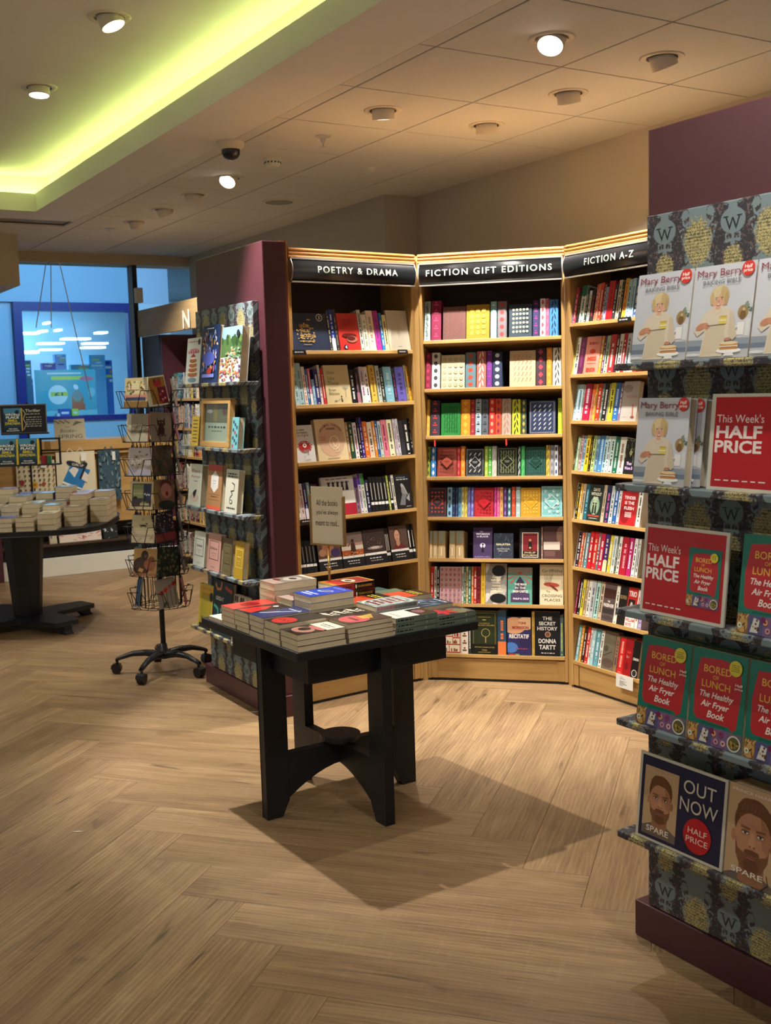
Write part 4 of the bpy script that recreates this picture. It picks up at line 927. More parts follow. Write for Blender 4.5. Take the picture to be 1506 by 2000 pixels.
row(F_POE, C2, (603, 548, 190, 1365), Z_P[2], 'third shelf', PB, [
 (190, 395, 237, 'd8d6d2', dict(art=art_monsters, lab='white face-out poetry book with a red eye flower')), (420, 714, 175, 'd9c49a', dict(art=art_healing, t=.03, lab='beige face-out poetry book with an outlined figure in an oval', more=1)), (718, 742, 217, 'b08a60'), (746, 786, 212, '1c4030', dict(c2='d0c890')), (790, 826, 222, 'd8d4d4', dict(c2='903048')),
 (834, 852, 165, '1c1a28'), (855, 880, 167, '3c2a80', dict(c2='d8d0f0')), (885, 926, 215, 'd86a20', dict(c2='f0d8c0')), (930, 976, 222, 'dcc8b0', dict(c2='3a3028')), (980, 1005, 212, 'd88a28'), (1009, 1028, 205, '1c5ca8'), (1032, 1062, 215, 'b8ccc8'), (1066, 1116, 200, 'd8788c', dict(c2='8c2848')),
 (1119, 1170, 203, 'dcd8b0'), (1182, 1204, 195, 'c4bcc4', dict(c2='8c3070')), (1206, 1230, 197, 'b8b8bc'), (1236, 1276, 212, '26242a', dict(pat='split', c2='2e2c34')), (1281, 1330, 205, '141418'), (1336, 1364, 197, '1a1a1e', dict(c2='d0d0d0'))], seed=13)
row(F_POE, C2, (1150, 1044, 215, 1345), Z_P[3], 'fourth shelf', PB, [
 (217, 255, 787, 'e2ded6'), (258, 297, 792, 'd8c8c4', dict(c2='a05040')), (301, 331, 796, '34286a', dict(c2='e0dcec', pat='split')), (336, 366, 782, '78a8a4'), (370, 400, 800, '3a2e4a'), (404, 440, 800, '501c28'), (480, 795, 730, 'b8b4ae', dict(art=art_greek, lab='grey and red face-out play with black dancing figures, half behind the brass sign holder')), (800, 834, 740, '8a7078', dict(pat='top', c2='40206a')), (838, 866, 703, 'e4e0e8', dict(pat='top', c2='54309a')), (869, 900, 702, 'e6e6e2', dict(pat='top', c2='3a8c3a')),
 (905, 940, 765, '24264a')] + [(943+34*k, 974+34*k, 735, '151519', dict(pat='band', c2='c8c4bc')) for k in range(5)] + [(1115, 1131, 725, 'a0b040'), (1135, 1160, 725, '18181a', dict(pat='band')), (1165, 1188, 718, 'dcd8cc'), (1192, 1345, 716, '1a1a1c', dict(art=art_statue, lab='black face-out play with a grey horse sculpture on the cover'))], seed=14)
row(F_POE, C2, (1640, 1552, 235, 1390), Z_P[4], 'fifth shelf', PB, [(235+36*k, 268+36*k, 1310, '131316', dict(pat='band', c2='8c8c8c')) for k in range(5)] + [
 (430, 655, 1265, '17171b', dict(art=art_classic('6c5048'), lab='black classic with a pale nude painting, face-out behind the brass pole')), (665, 875, 1262, '17171b', dict(art=art_classic('7c6a64', kind='soldier'), lab='black classic with a soldier on red ground, face-out')), (880, 1092, 1245, '17171b', dict(art=art_classic('3c302e', kind='splash'), lab='black classic with a dark splash painting, face-out'))] +
 [(1096+12*k, 1106+12*k, 1240, '131316', dict(pat='band')) for k in range(3)] + [(1140, 1312, 1225, '17171b', dict(art=art_classic('5a463e', kind='woman'), lab='black classic with a portrait of a dark-haired woman, face-out')), (1316, 1350, 1215, '131316', dict(pat='band')), (1353, 1390, 1213, '131316', dict(pat='band'))], seed=15)
row(F_POE, C2, (1900, 1900, 0, 1400), Z_P[5], 'sixth shelf', PB, [(330+42*k, 366+42*k, 1700, ('131316', '4a4a50', 'c0b8a8', '2a3a60', '8c2424')[k % 5]) for k in range(17)] + [(1085, 1225, 1720, 'c8c0b8', dict(art=lambda A: (A.ell(.25, .5, .35, .45, 'b02a24'), A.ell(.85, .25, .3, .25, 'b02a24')), lab='red and cream face-out play above the table books'))] + [(1232+30*k, 1258+30*k, 1705, '131316') for k in range(4)], seed=16)
row(F_GIFT, C3, (1000, 942, 85, 1430), Z_G[0], 'top shelf', GB, [
 (98, 192, 525, 'b4ccc4', dict(c2='3c4848', pat='scribble')), (202, 295, 565, '8a1c42', dict(c2='c04a72')), (315, 530, 672, '6c4640', dict(art=lattice('9c5c54', None, 4, 5, 'arrow', False), lab='brown clothbound face-out book with pinkish branching lines')), (537, 756, 652, 'a8841c', dict(art=lattice('d8bc4c', None, 3, 5, 'scroll', False), t=.022, lab='mustard clothbound face-out book with gold scrolls, top shelf')), (766, 823, 620, '8cc0c8', dict(c2='e0eeee')), (832, 918, 617, '767074', dict(c2='c04440')),
 (942, 1158, 646, '2c3c4a', dict(art=lattice('cfc79c', None, 5, 6, 'scroll', False), t=.028, lab='navy and cream clothbound face-out book in the top row')), (1166, 1228, 606, '2c2a5a', dict(c2='b0307c')), (1236, 1288, 590, 'e4dcdc', dict(c2='b04c5c')), (1291, 1322, 588, 'e06a90'), (1326, 1408, 598, '3c82c8', dict(c2='14284a'))], hard=True, seed=21)
row(F_GIFT, C3, (1450, 1425, 128, 1440), Z_G[1], 'second shelf', GB, [
 (130, 200, 1107, '7c1434', dict(c2='b03458')), (206, 284, 1104, 'e0deda', dict(c2='4a4a4c')), (298, 520, 1128, 'd3c6a0', dict(art=art_circles, t=.024, lab='cream clothbound face-out book with rows of rings')), (524, 625, 1102, '5c7a84', dict(c2='c04a3a')), (633, 722, 1094, 'bc6a5c', dict(c2='ecdcc8')), (728, 780, 1090, '6c2c86', dict(c2='a838a0')), (785, 875, 1102, '202c4c', dict(c2='dce0e4')),
 (948, 1193, 1092, 'cdb690', dict(art=lattice('b86c5c', None, 5, 5, 'arrow', False), t=.02, lab='beige clothbound face-out book with coral sprigs')), (1197, 1290, 1070, '3c2434', dict(c2='b04450')), (1297, 1350, 1066, 'd08a2c', dict(c2='e0a03c')), (1357, 1440, 1066, 'e0dccc', dict(c2='2a2a26'))], hard=True, seed=22)
row(F_GIFT, C3, (1900, 1868, 135, 1450), Z_G[2], 'third shelf', GB, [
 (137, 188, 1556, 'd8a43c', dict(c2='e8bc5c')), (192, 284, 1562, '342838', dict(c2='c03a3c', extra='ribbon')), (298, 480, 1586, '1c8034', dict(art=lattice('0c4a1c', None, 6, 8, 'leaf', False), lab='green clothbound face-out book with dark foliage', t=.02)), (484, 572, 1552, 'e8921c', dict(c2='f8b848')), (575, 618, 1552, '9c2434', dict(c2='d87060')), (622, 678, 1546, 'a8bcc8', dict(c2='20283c')), (682, 745, 1546, '5c626c', dict(c2='343840')), (752, 808, 1541, 'd02c24', dict(c2='f0a080')), (811, 868, 1541, 'dc4c20', dict(c2='8c2c48')),
 (872, 960, 1541, 'b4a696', dict(c2='b87868', extra='ribbon')), (970, 1050, 1546, 'c8cc30', dict(c2='242818')), (1056, 1106, 1546, '3c4c40', dict(c2='b8b050')), (1132, 1385, 1556, '1c2c50', dict(art=lattice('c8c8c4', None, 4, 6, 'feather', True), t=.03, lab='navy clothbound face-out book with slanting white feathers')), (1406, 1450, 1532, 'b4cc28', dict(c2='d0e060'))], hard=True, seed=23)
row(F_GIFT, C4, (398, 388, 133, 1290), Z_G[3], 'fourth shelf', GB, [
 (135, 170, 146, 'a4b830', dict(c2='303818')), (176, 222, 146, '2c78c4', dict(c2='e0ecf8')), (233, 398, 151, 'a84c3c', dict(art=diamond('4a201c', 'a84c3c', kind='hedge'), lab='terracotta clothbound face-out book with dark railings pattern')), (401, 429, 146, 'b82424'), (432, 470, 140, 'e08418'), (478, 630, 162, '16181c', dict(art=diamond('c8c8c4', '16181c', kind='feather', nx=3, nz=4), t=.02, lab='black clothbound face-out book with a white lattice diamond')), (633, 665, 140, 'a0b83c'), (668, 695, 141, '58b048', dict(c2='e4f0d0')),
 (698, 738, 139, 'c8c4ba', dict(c2='a8a498')), (746, 912, 152, '161c14', dict(art=diamond('8c9460', '10140e', kind='leaf', nx=6, nz=9), t=.02, lab='black and olive clothbound face-out book with tangled leaves')), (915, 944, 143, '1c3c34', dict(c2='d8e0d8')), (946, 980, 139, '28a048'), (986, 1154, 146, '16403c', dict(art=diamond('2c6a54', '12342e', kind='leaf', nx=6, nz=8), lab='dark teal clothbound face-out book in the fourth row', t=.02)), (1158, 1190, 131, 'e0bc30', dict(c2='4a4a4c')), (1193, 1225, 133, '9c9ca4'), (1228, 1260, 131, 'dcdce0', dict(c2='2c4470')), (1263, 1290, 135, '38241c')], hard=True, seed=24)
row(F_GIFT, C4, (738, 735, 148, 1297), Z_G[4], 'fifth shelf', GB, [
 (150, 310, 492, '2c2832', dict(art=diamond('c0443a', '2c2832', kind='dot', nx=4, nz=6), t=.02, lab='charcoal clothbound face-out book with red berries')), (316, 358, 489, '90c0dc', dict(c2='2c4a70')), (361, 384, 490, '1c3464'), (386, 409, 490, '1c3464'), (411, 436, 491, '60a4d0'), (438, 461, 488, 'd8d490'), (463, 488, 487, 'e0cc54', dict(c2='6a5a20')), (491, 516, 490, '6460ac'), (518, 545, 489, '6460ac'),
 (548, 712, 492, 'b01420', dict(art=diamond('780c18', 'b01420', kind='scroll', c2='b01420'), lab='scarlet clothbound face-out book with darker scrolls')), (715, 739, 487, 'b81c78'), (741, 764, 488, 'd86494'), (766, 793, 487, 'e8a45c'), (797, 826, 488, '4c2470'), (830, 862, 491, '2c6468', dict(c2='c8e0dc')), (866, 897, 484, 'd84420'), (901, 941, 484, '9cb4b4', dict(c2='c8d4d0')),
 (944, 1112, 491, 'c08c14', dict(art=diamond('dcb848', 'c08c14', kind='dot', nx=5, nz=7), lab='mustard clothbound face-out book with dotted diamond, fifth shelf')), (1118, 1297, 478, '74b0b0', dict(art=diamond('e0ece4', '74b0b0', kind='scroll', nx=4, nz=6, c2='74b0b0'), lab='pale turquoise clothbound face-out book with white coils', t=.022))], hard=True, seed=25)
row(F_GIFT, C4, (1070, 1082, 160, 1300), Z_G[5], 'sixth shelf', GB, [(160, 191, 842, 'c4a878', dict(pat='jacket')), (193, 233, 842, 'c4a878', dict(pat='jacket')), (236, 300, 842, 'c4a878', dict(pat='jacket')), (334, 385, 842, 'c4a878', dict(pat='jacket')), (388, 456, 842, 'c4a878', dict(pat='jacket')),
 (538, 700, 815, '3a2450', dict(art=art_wom, lab='small purple face-out hardback with a black-clad woman in a moon', t=.018)), (712, 878, 862, '20283a', dict(art=art_gal, t=.02, lab='small dark blue face-out hardback with misty swirls')), (932, 1110, 822, '141014', dict(art=art_pull, lab='black face-out hardback with red framed picture', t=.018)), (1113, 1133, 810, '8c6c5c'), (1137, 1300, 806, '4c2c28', dict(art=art_brown, lab='brown face-out book with a beige band across it'))], hard=True, seed=26)
row(F_GIFT, C4, (1466, 1480, 155, 1305), Z_G[6], 'seventh shelf', GB, [(157, 202, 1162, 'c83028'), (206, 226, 1162, 'd8d4cc'), (229, 249, 1164, '202226'), (254, 436, 1164, 'd0a8ac', dict(art=art_pinkfl, lab='pink face-out book covered in small blossoms')), (440, 456, 1162, 'e4e0d8'), (458, 476, 1162, '4c7a58'), (479, 494, 1162, 'e0cc9c'), (497, 520, 1162, '2c7468'), (523, 540, 1162, 'd87c30'), (543, 568, 1162, 'b42c2c'), (571, 600, 1160, '7c1c20', dict(c2='201010')),
 (604, 640, 1132, 'd8b030', dict(c2='b08c20')), (643, 822, 1136, '8f8a84', dict(art=art_call, lab='monochrome face-out novel with black blots and cream capitals', t=.02)), (833, 1038, 1166, '5ca090', dict(art=art_castle, lab='teal face-out novel with red rays and a purple tower', t=.018)), (1104, 1305, 1142, 'd4c6a4', dict(art=art_cross, lab='cream face-out novel with a red driftwood drawing', t=.02))], seed=27, maxh=.22)
row(F_GIFT, C4, (1900, 1935, 265, 1310), Z_G[7], 'bottom shelf', GB, [(135, 160, 1600, '2a3a60'), (165, 200, 1600, 'c0b8a8'), (205, 240, 1600, '8c2424'), (262, 435, 1600, 'e6dcc4', dict(art=art_comic, lab='cream and red face-out book of little drawn panels', t=.02)), (438, 498, 1600, 'e8e0cc', dict(c2='6a2c24', pat='motif')), (501, 524, 1600, '2c2a2a'), (528, 745, 1545, '26301c', dict(art=art_holmes, lab='black-green face-out volume with a gold magnifying glass', t=.03)), (750, 822, 1542, '2c4c68', dict(c2='e07a40', pat='split')),
 (832, 1030, 1597, '2c2c5e', dict(art=art_morr, lab='purple, orange and blue face-out book with red author lettering', t=.012)), (1040, 1063, 1550, 'c8a44c', dict(c2='a88430')), (1067, 1275, 1552, '14161c', dict(art=art_tartt, lab='black face-out novel with large white capitals and a bronze medallion', t=.03)), (1279, 1308, 1582, '50666c', dict(c2='c0d060'))], seed=28, maxh=.24, tilt=rad(4))
row(F_AZ, C5, (845, 800, 150, 760), Z_A[0], 'top shelf', AB, [(151, 171, 590, '6c7c98'), (173, 206, 500, 'c8405c'), (209, 236, 520, '2c2c2c', dict(c2='6a6a3a')), (242, 290, 478, 'dce0d8', dict(pat='top', c2='1c6c4c')), (294, 312, 500, '283c34'), (315, 338, 530, 'd4dcd4'), (341, 377, 520, '2c2428', dict(c2='b83030')), (379, 399, 470, 'd86c50'), (401, 420, 465, 'e07c5c'), (422, 452, 455, 'd0402c'), (455, 473, 470, '6c5c48'), (476, 501, 500, '9c9cd0'),
 (503, 560, 440, 'c41c24', dict(c2='a01018')), (563, 587, 470, '38383c'), (591, 626, 432, 'd8d0b4'), (629, 653, 450, '2c2820', dict(c2='d0c8a8')), (656, 691, 418, 'e0a83c', dict(c2='c03c20')), (694, 726, 430, 'a8d0dc'), (729, 762, 420, 'b8dcec', dict(c2='3c6c9c')), (765, 800, 430, '3c5c8c'), (803, 840, 430, 'd8d4c8')], seed=31, maxh=.2)
row(F_AZ, C5, (1342, 1322, 155, 740), Z_A[1], 'second shelf', AB, [(156, 182, 985, 'c4cc60'), (186, 221, 980, 'dcd4bc'), (224, 280, 985, '5c2448', dict(c2='8c3c70')), (286, 426, 975, 'd88874', dict(art=art_learn, lab='salmon-pink face-out novel with red lettering, second shelf')), (430, 452, 970, 'd8942c'), (455, 472, 970, '5c3870'), (475, 511, 965, 'a8c4a4'), (515, 570, 955, 'c03034'), (574, 602, 960, '482430'), (606, 641, 950, 'dcdcd4'), (645, 676, 945, 'b8282c'), (680, 722, 945, 'c4ccd0', dict(c2='3c4854')), (726, 760, 950, 'd4d4d0'), (764, 800, 950, '8c2424')], seed=32, maxh=.2)
row(F_AZ, C5, (1812, 1835, 155, 820), Z_A[2], 'third shelf', AB, [(157, 205, 1465, 'a8ccd8', dict(c2='50748c')), (208, 256, 1465, 'bcd8dc', dict(c2='50748c')), (259, 270, 1470, 'c8c0b0'), (273, 336, 1460, 'b01c44', dict(c2='e8d0d8')), (340, 376, 1462, 'd88c74', dict(pat='top', c2='e06c24')), (379, 392, 1465, 'e0c040'), (395, 432, 1458, 'd03c24'), (436, 457, 1462, '6c8474'), (460, 502, 1460, '1c1c20'), (505, 516, 1462, 'b0a890'), (519, 561, 1455, 'd8d034'), (566, 610, 1455, '2c6cb4', dict(c2='c8dcf0')), (613, 641, 1460, '7c6c84'), (645, 800, 1445, 'b4aea6', dict(art=art_giraffe, t=.022, lab='pale grey face-out novel with a rust-red boot shape'))], seed=33, maxh=.2)
row(F_AZ, C6, (300, 332, 130, 595), Z_A[3], 'fourth shelf', AB, [(130, 152, 70, '2c4c28', dict(c2='e0e8dc')), (155, 176, 50, '98b88c'), (179, 197, 40, 'd0a8a8'), (199, 217, 42, '98bcd8'), (221, 249, 38, 'e0c028'), (252, 268, 45, '28281c', dict(c2='d0a020')), (271, 293, 40, 'b8cc80'), (296, 316, 42, '7ca8c0'), (319, 353, 40, '4c88c0', dict(c2='c0e0f0')), (356, 378, 42, 'a8ccd0'), (381, 401, 45, 'c8dcd8'), (403, 433, 45, 'bcd4cc'), (437, 466, 48, '1c6c50', dict(c2='d0e0d0')), (470, 515, 50, 'dcdcd0', dict(c2='8c6c4c')), (519, 597, 62, '16181a', dict(art=art_floral, t=.02, lab='black floral face-out novel with lilac script, beside the plum display'))], seed=34, maxh=.2)
row(F_AZ, C6, (660, 722, 125, 640), Z_A[4], 'fifth shelf', AB, [(126, 146, 392, 'dcdcd8'), (148, 170, 402, '1c1c1c', dict(c2='e8c828')), (173, 189, 400, 'd8a42c'), (191, 212, 402, 'c8b490'), (215, 241, 405, '246478', dict(c2='a0c8d0')), (244, 346, 407, '1e2c28', dict(art=art_dwe, lab='dark green face-out novel with two pale silhouettes')), (349, 369, 410, 'c4b094'), (372, 403, 412, '1c2c50', dict(c2='e060a0')), (406, 431, 415, 'c4ccc8'), (434, 463, 418, '2c5ca0', dict(c2='e0e8f4')), (466, 486, 422, 'd4d0c8'), (490, 606, 430, 'b41c24', dict(art=art_tender, t=.018, lab='bright red face-out novel with pale capitals')), (610, 640, 440, 'e8e6da', dict(c2='1c1c1c'))], seed=35, maxh=.2)
row(F_AZ, C6, (1012, 1108, 132, 620), Z_A[5], 'sixth shelf', AB, [(132, 152, 748, 'dcd8d0'), (155, 182, 760, '2c2028'), (185, 201, 765, 'd05c3c'), (204, 216, 765, '9c7c60'), (219, 241, 768, '5c8490'), (244, 271, 758, 'c42028'), (274, 305, 760, 'c42028', dict(c2='f0d0b0')), (308, 325, 765, '6c5c5c'), (328, 357, 772, 'b81c3c'), (360, 390, 778, '38286c', dict(pat='split', c2='e0d0a0')), (393, 415, 785, 'c8b830'), (418, 446, 790, 'c8ccc8', dict(c2='6c8c8c')), (449, 457, 790, '3c5c38'), (460, 481, 795, 'd8d4cc'), (484, 488, 800, 'a04040'), (491, 536, 803, 'a8182c', dict(c2='e8a0a8')), (540, 572, 808, 'b01c64'), (576, 600, 812, 'd8d8d4'), (603, 622, 815, 'c8c8c4')], seed=36, maxh=.2)
row(F_AZ, C6, (1370, 1490, 135, 650), Z_A[6], 'seventh shelf', AB, [(136, 167, 1108, '7c1c3c', dict(c2='e090a8')), (170, 190, 1112, '201c1c'), (193, 213, 1115, 'd4c444'), (216, 231, 1118, 'c8b088'), (234, 256, 1120, 'd8d4c8'), (259, 290, 1125, 'b0b4b8', dict(c2='4a4c54')), (293, 322, 1130, 'a4ccc0'), (325, 351, 1135, 'c0ac90'), (355, 440, 1142, '5c4c4a', dict(art=art_pass, lab='grey-brown face-out novel with white capitals, seventh shelf')), (443, 468, 1160, 'e0dccc'), (471, 528, 1165, '1c1816', dict(art=art_bowen, lab='black face-out novel with dull gold name')), (531, 601, 1175, 'b82420', dict(art=art_trio, lab='red and white face-out novel with black photograph')), (604, 626, 1190, 'e4dcd4', dict(c2='c02828')), (629, 651, 1195, 'b0a8d0', dict(c2='a03080'))], seed=37, maxh=.2)
row(F_AZ, C6, (1722, 1850, 160, 625), Z_A[7], 'bottom shelf', AB, [(160, 181, 1455, '7cacb8'), (184, 201, 1460, 'd8942c'), (204, 222, 1465, '3c2420'), (225, 248, 1470, 'c8342c'), (251, 263, 1475, 'e0d8c8'), (266, 291, 1480, 'a0c4cc', dict(c2='e8f0f0')), (294, 325, 1485, '60a0ac', dict(c2='e8f0f0')), (328, 351, 1495, 'e0dcd4'), (355, 438, 1502, '6c6454', dict(art=art_branch, lab='brown-grey face-out novel with a dark branch')), (441, 467, 1530, '8c6c50', dict(c2='30306c')), (470, 512, 1540, 'd02424', dict(c2='f0b0a0')), (515, 571, 1545, '9c141c', dict(art=art_redcover, lab='deep red face-out book at the end of the bottom row')), (575, 626, 1565, '141212', dict(art=art_demon, lab='black face-out novel with a pale plate, bottom row'))], seed=38, maxh=.2)

# ------------------------------------------------------------------ half-price display: cookbooks, posters and the portrait memoir
def art_baking(A):
    A.rect(0, 0, 1, 1, 'c9cbd3'); A.rect(0, 0, 1, .22, '8f99a6'); A.rect(0, .205, 1, .235, 'c8c8cc'); A.rect(0, .09, 1, .14, '6f7c8e'); A.rect(0, 0, 1, .085, 'b4b7bc')
    A.ell(.86, .47, .085, .075, 'a08458'); A.ell(.86, .44, .05, .05, '7a5c38'); A.disc(.87, .50, .02, 'cdb68a')
    for k in range(9): A.ell(.95+.05*cos(k*2.4), .50+.045*sin(k*1.7)+.008*k, .035, .016, ('5c7060', '82907c', 'dcdcd4')[k % 3], 8, k)
    A.rect(.92, .22, .99, .40, 'd8d8d8'); A.rect(.79, .235, .90, .365, 'e8e6e4'); A.ell(.785, .30, .03, .035, 'e8e6e4'); A.ell(.785, .30, .015, .02, '9aa2ae')
    # hair, neck, face
    A.ell(.46, .655, .145, .118, 'b59c6c'); A.ell(.46, .68, .15, .095, 'cbb386'); A.rect(.405, .50, .52, .60, 'c08a70'); A.ell(.455, .615, .103, .098, 'd8a68a'); A.ell(.455, .565, .072, .055, 'd8a68a')
    A.ell(.40, .70, .115, .052, 'd6c298', rot=.5); A.ell(.545, .69, .085, .06, 'c4aa78', rot=-.8); A.ell(.34, .64, .03, .07, 'c4aa78'); A.ell(.575, .63, .03, .07, 'b89c6c')
    for x in (.41, .50): A.ell(x, .63, .022, .007, 'f0e8e0'); A.disc(x, .63, .009, '3a4a5a', 8); A.ell(x, .647, .028, .004, '8a6c4c', 8)
    A.poly([(.452, .63), (.443, .598), (.47, .598)], 'c48c72'); A.ell(.457, .570, .034, .010, 'a83c3c', 12); A.ell(.457, .572, .027, .0055, 'f4f0ec', 10)
    # jumper, arm, hand with cake knife, apron
    c = 'd9cbb6'; A.poly([(.36, .545), (.42, .555), (.455, .53), (.50, .555), (.62, .535), (.70, .49), (.76, .24), (.60, .18), (.60, .02), (.22, .02), (.27, .30), (.16, .245), (.085, .30), (.14, .36), (.26, .50)], c)
    A.poly([(.66, .5), (.72, .46), (.80, .22), (.74, .18), (.66, .24)], 'cdbda6'); A.poly([(.30, .355), (.60, .365), (.625, .06), (.235, .03)], 'cfc0a8'); A.ell(.455, .535, .045, .018, 'd8a68a')
    for k in range(10): t = pi+pi*k/9; A.disc(.455+.06*cos(t), .52+.05*sin(t), .004, '9a8a6a', 6)
    A.ell(.205, .345, .085, .035, 'c08468', rot=.25); A.ell(.28, .355, .05, .032, 'c88c70')
    for k in range(4): A.ell(.30+.012*k, .325+.008*k, .018, .012, 'c88c70', 8, -.6)
    A.line(.30, .352, .60, .358, .008, '5c5850'); A.rect(.50, .36, .62, .445, 'dac860'); A.rect(.50, .395, .62, .405, 'f2ecd8'); A.rect(.50, .43, .62, .447, 'c8a84c')
    A.ell(.665, .195, .05, .018, 'c08468')
    A.ell(.70, .075, .20, .028, 'f0f0ee', 24); A.poly([(.62, .02), (.66, .06), (.76, .06), (.80, .02)], 'e2e2e2'); A.rect(.555, .085, .845, .115, 'c08a4c'); A.rect(.555, .112, .845, .125, 'ece4d8'); A.rect(.57, .108, .83, .114, '7c2c24'); A.rect(.555, .125, .845, .155, 'c89454'); A.ell(.70, .155, .145, .016, 'e4cfa8', 20)
    A.ell(.12, .045, .12, .014, 'd8dade')
    A.text('Mary Berry', .43, .905, .74, '8c2a40', .098, bold=.0); A.text('BAKING BIBLE', .48, .815, .62, '5a6068', .046, bold=-.004)
    A.disc(.885, .925, .10, 'd6342a'); A.text('Half', .885, .945, .12, 'fff6f0', .038, bold=.02); A.text('price', .885, .898, .14, 'fff6f0', .044, bold=.02)
def cake_book(M, label, w=.197, h=.215, t=.026):
    r = thing('cookbook', M, label, 'book', 'half-price baking cookbooks')
    mb, pg = book_body(w, h, t, 'c4c6ce', True); cv = mb.build('cover', M_PRINT, r, bevel=.0008); pg.build('pages', M_PAGES, r)
    A = Art(w, h); art_baking(A); A.mb.build('cover_print', M_PRINT, cv); return r
def art_lunch(A, sticker=True):
    A.rect(0, 0, 1, 1, '1a7260'); A.poly([(.14, .9), (.5, .925), (.88, .90), (.92, .6), (.88, .24), (.80, .20), (.75, .24), (.14, .25), (.09, .30), (.07, .6)], 'b8282c')
    y = 'e8bc48'; A.text('BORED', .47, .80, .50, y, .078, bold=.005); A.text('OF', .45, .72, .11, y, .040, bold=.0); A.text('LUNCH', .46, .64, .52, y, .078, bold=.005)
    w = 'f4ece4'; A.text('The Healthy', .49, .52, .62, w, .085, bold=.015, shear=.25); A.text('Air Fryer', .47, .42, .52, w, .085, bold=.015, shear=.25); A.text('Book', .50, .325, .32, w, .075, bold=.015, shear=.25)
    A.marks(.25, .75, .215, .014, '0c3c30', random.Random(2)) if False else A.text('NATHAN ANTHONY', .47, .222, .44, '0a3a2e', .018, bold=.0)
    rng = random.Random(4)
    for a0, a1, g in ((0, .2, '8c6438'), (.2, .46, '565480'), (.46, .74, '7c5c86'), (.74, 1, '6c6470')): A.rect(a0, 0, a1, .195, g)
    A.ell(.1, .09, .09, .09, 'c89c58')
    for k in range(16): a, b = .02+.17*rng.random(), .02+.15*rng.random(); A.line(a, b, a+.05*rng.uniform(-1, 1), b+.03, .016, rng.choice(('4a2c18', 'd8b878', '7a4a20')))
    A.disc(.06, .07, .04, 'e8e4d8'); A.disc(.06, .07, .02, '7a9a50')
    A.poly([(.24, .02), (.30, .17), (.40, .15), (.38, .02)], 'd8d4d0')
    for k in range(8): A.disc(.26+.13*rng.random(), .04+.11*rng.random(), .018, rng.choice(('6a3a20', '3c5a30', 'c8a060')), 8)
    for a, b, c in ((.5, .14, 'e0a060'), (.63, .15, '8c3c70'), (.55, .06, 'c890a0'), (.68, .06, 'd8b0b0'), (.46, .16, '7c1c50')): A.disc(a, b, .045, c, 12); A.disc(a, b, .018, '5a2c50', 8)
    A.ell(.87, .09, .12, .085, 'dcdcd0', 18); A.ell(.87, .09, .10, .07, '5c5830', 16)
    for k in range(12): A.disc(.80+.14*rng.random(), .05+.08*rng.random(), .02, rng.choice(('b8903c', '2c2c18', '8c7c3c')), 7)
    A.disc(.80, .865, .115, 'dcc83c'); 
    for k in range(4): A.marks(.73, .87, .895-.02*k, .007, '3c5a30', rng)
    if sticker: A.text('Half', .885, .70, .13, 'f6e0d8', .028, bold=.02); A.text('price', .885, .66, .14, 'f6e0d8', .03, bold=.02)
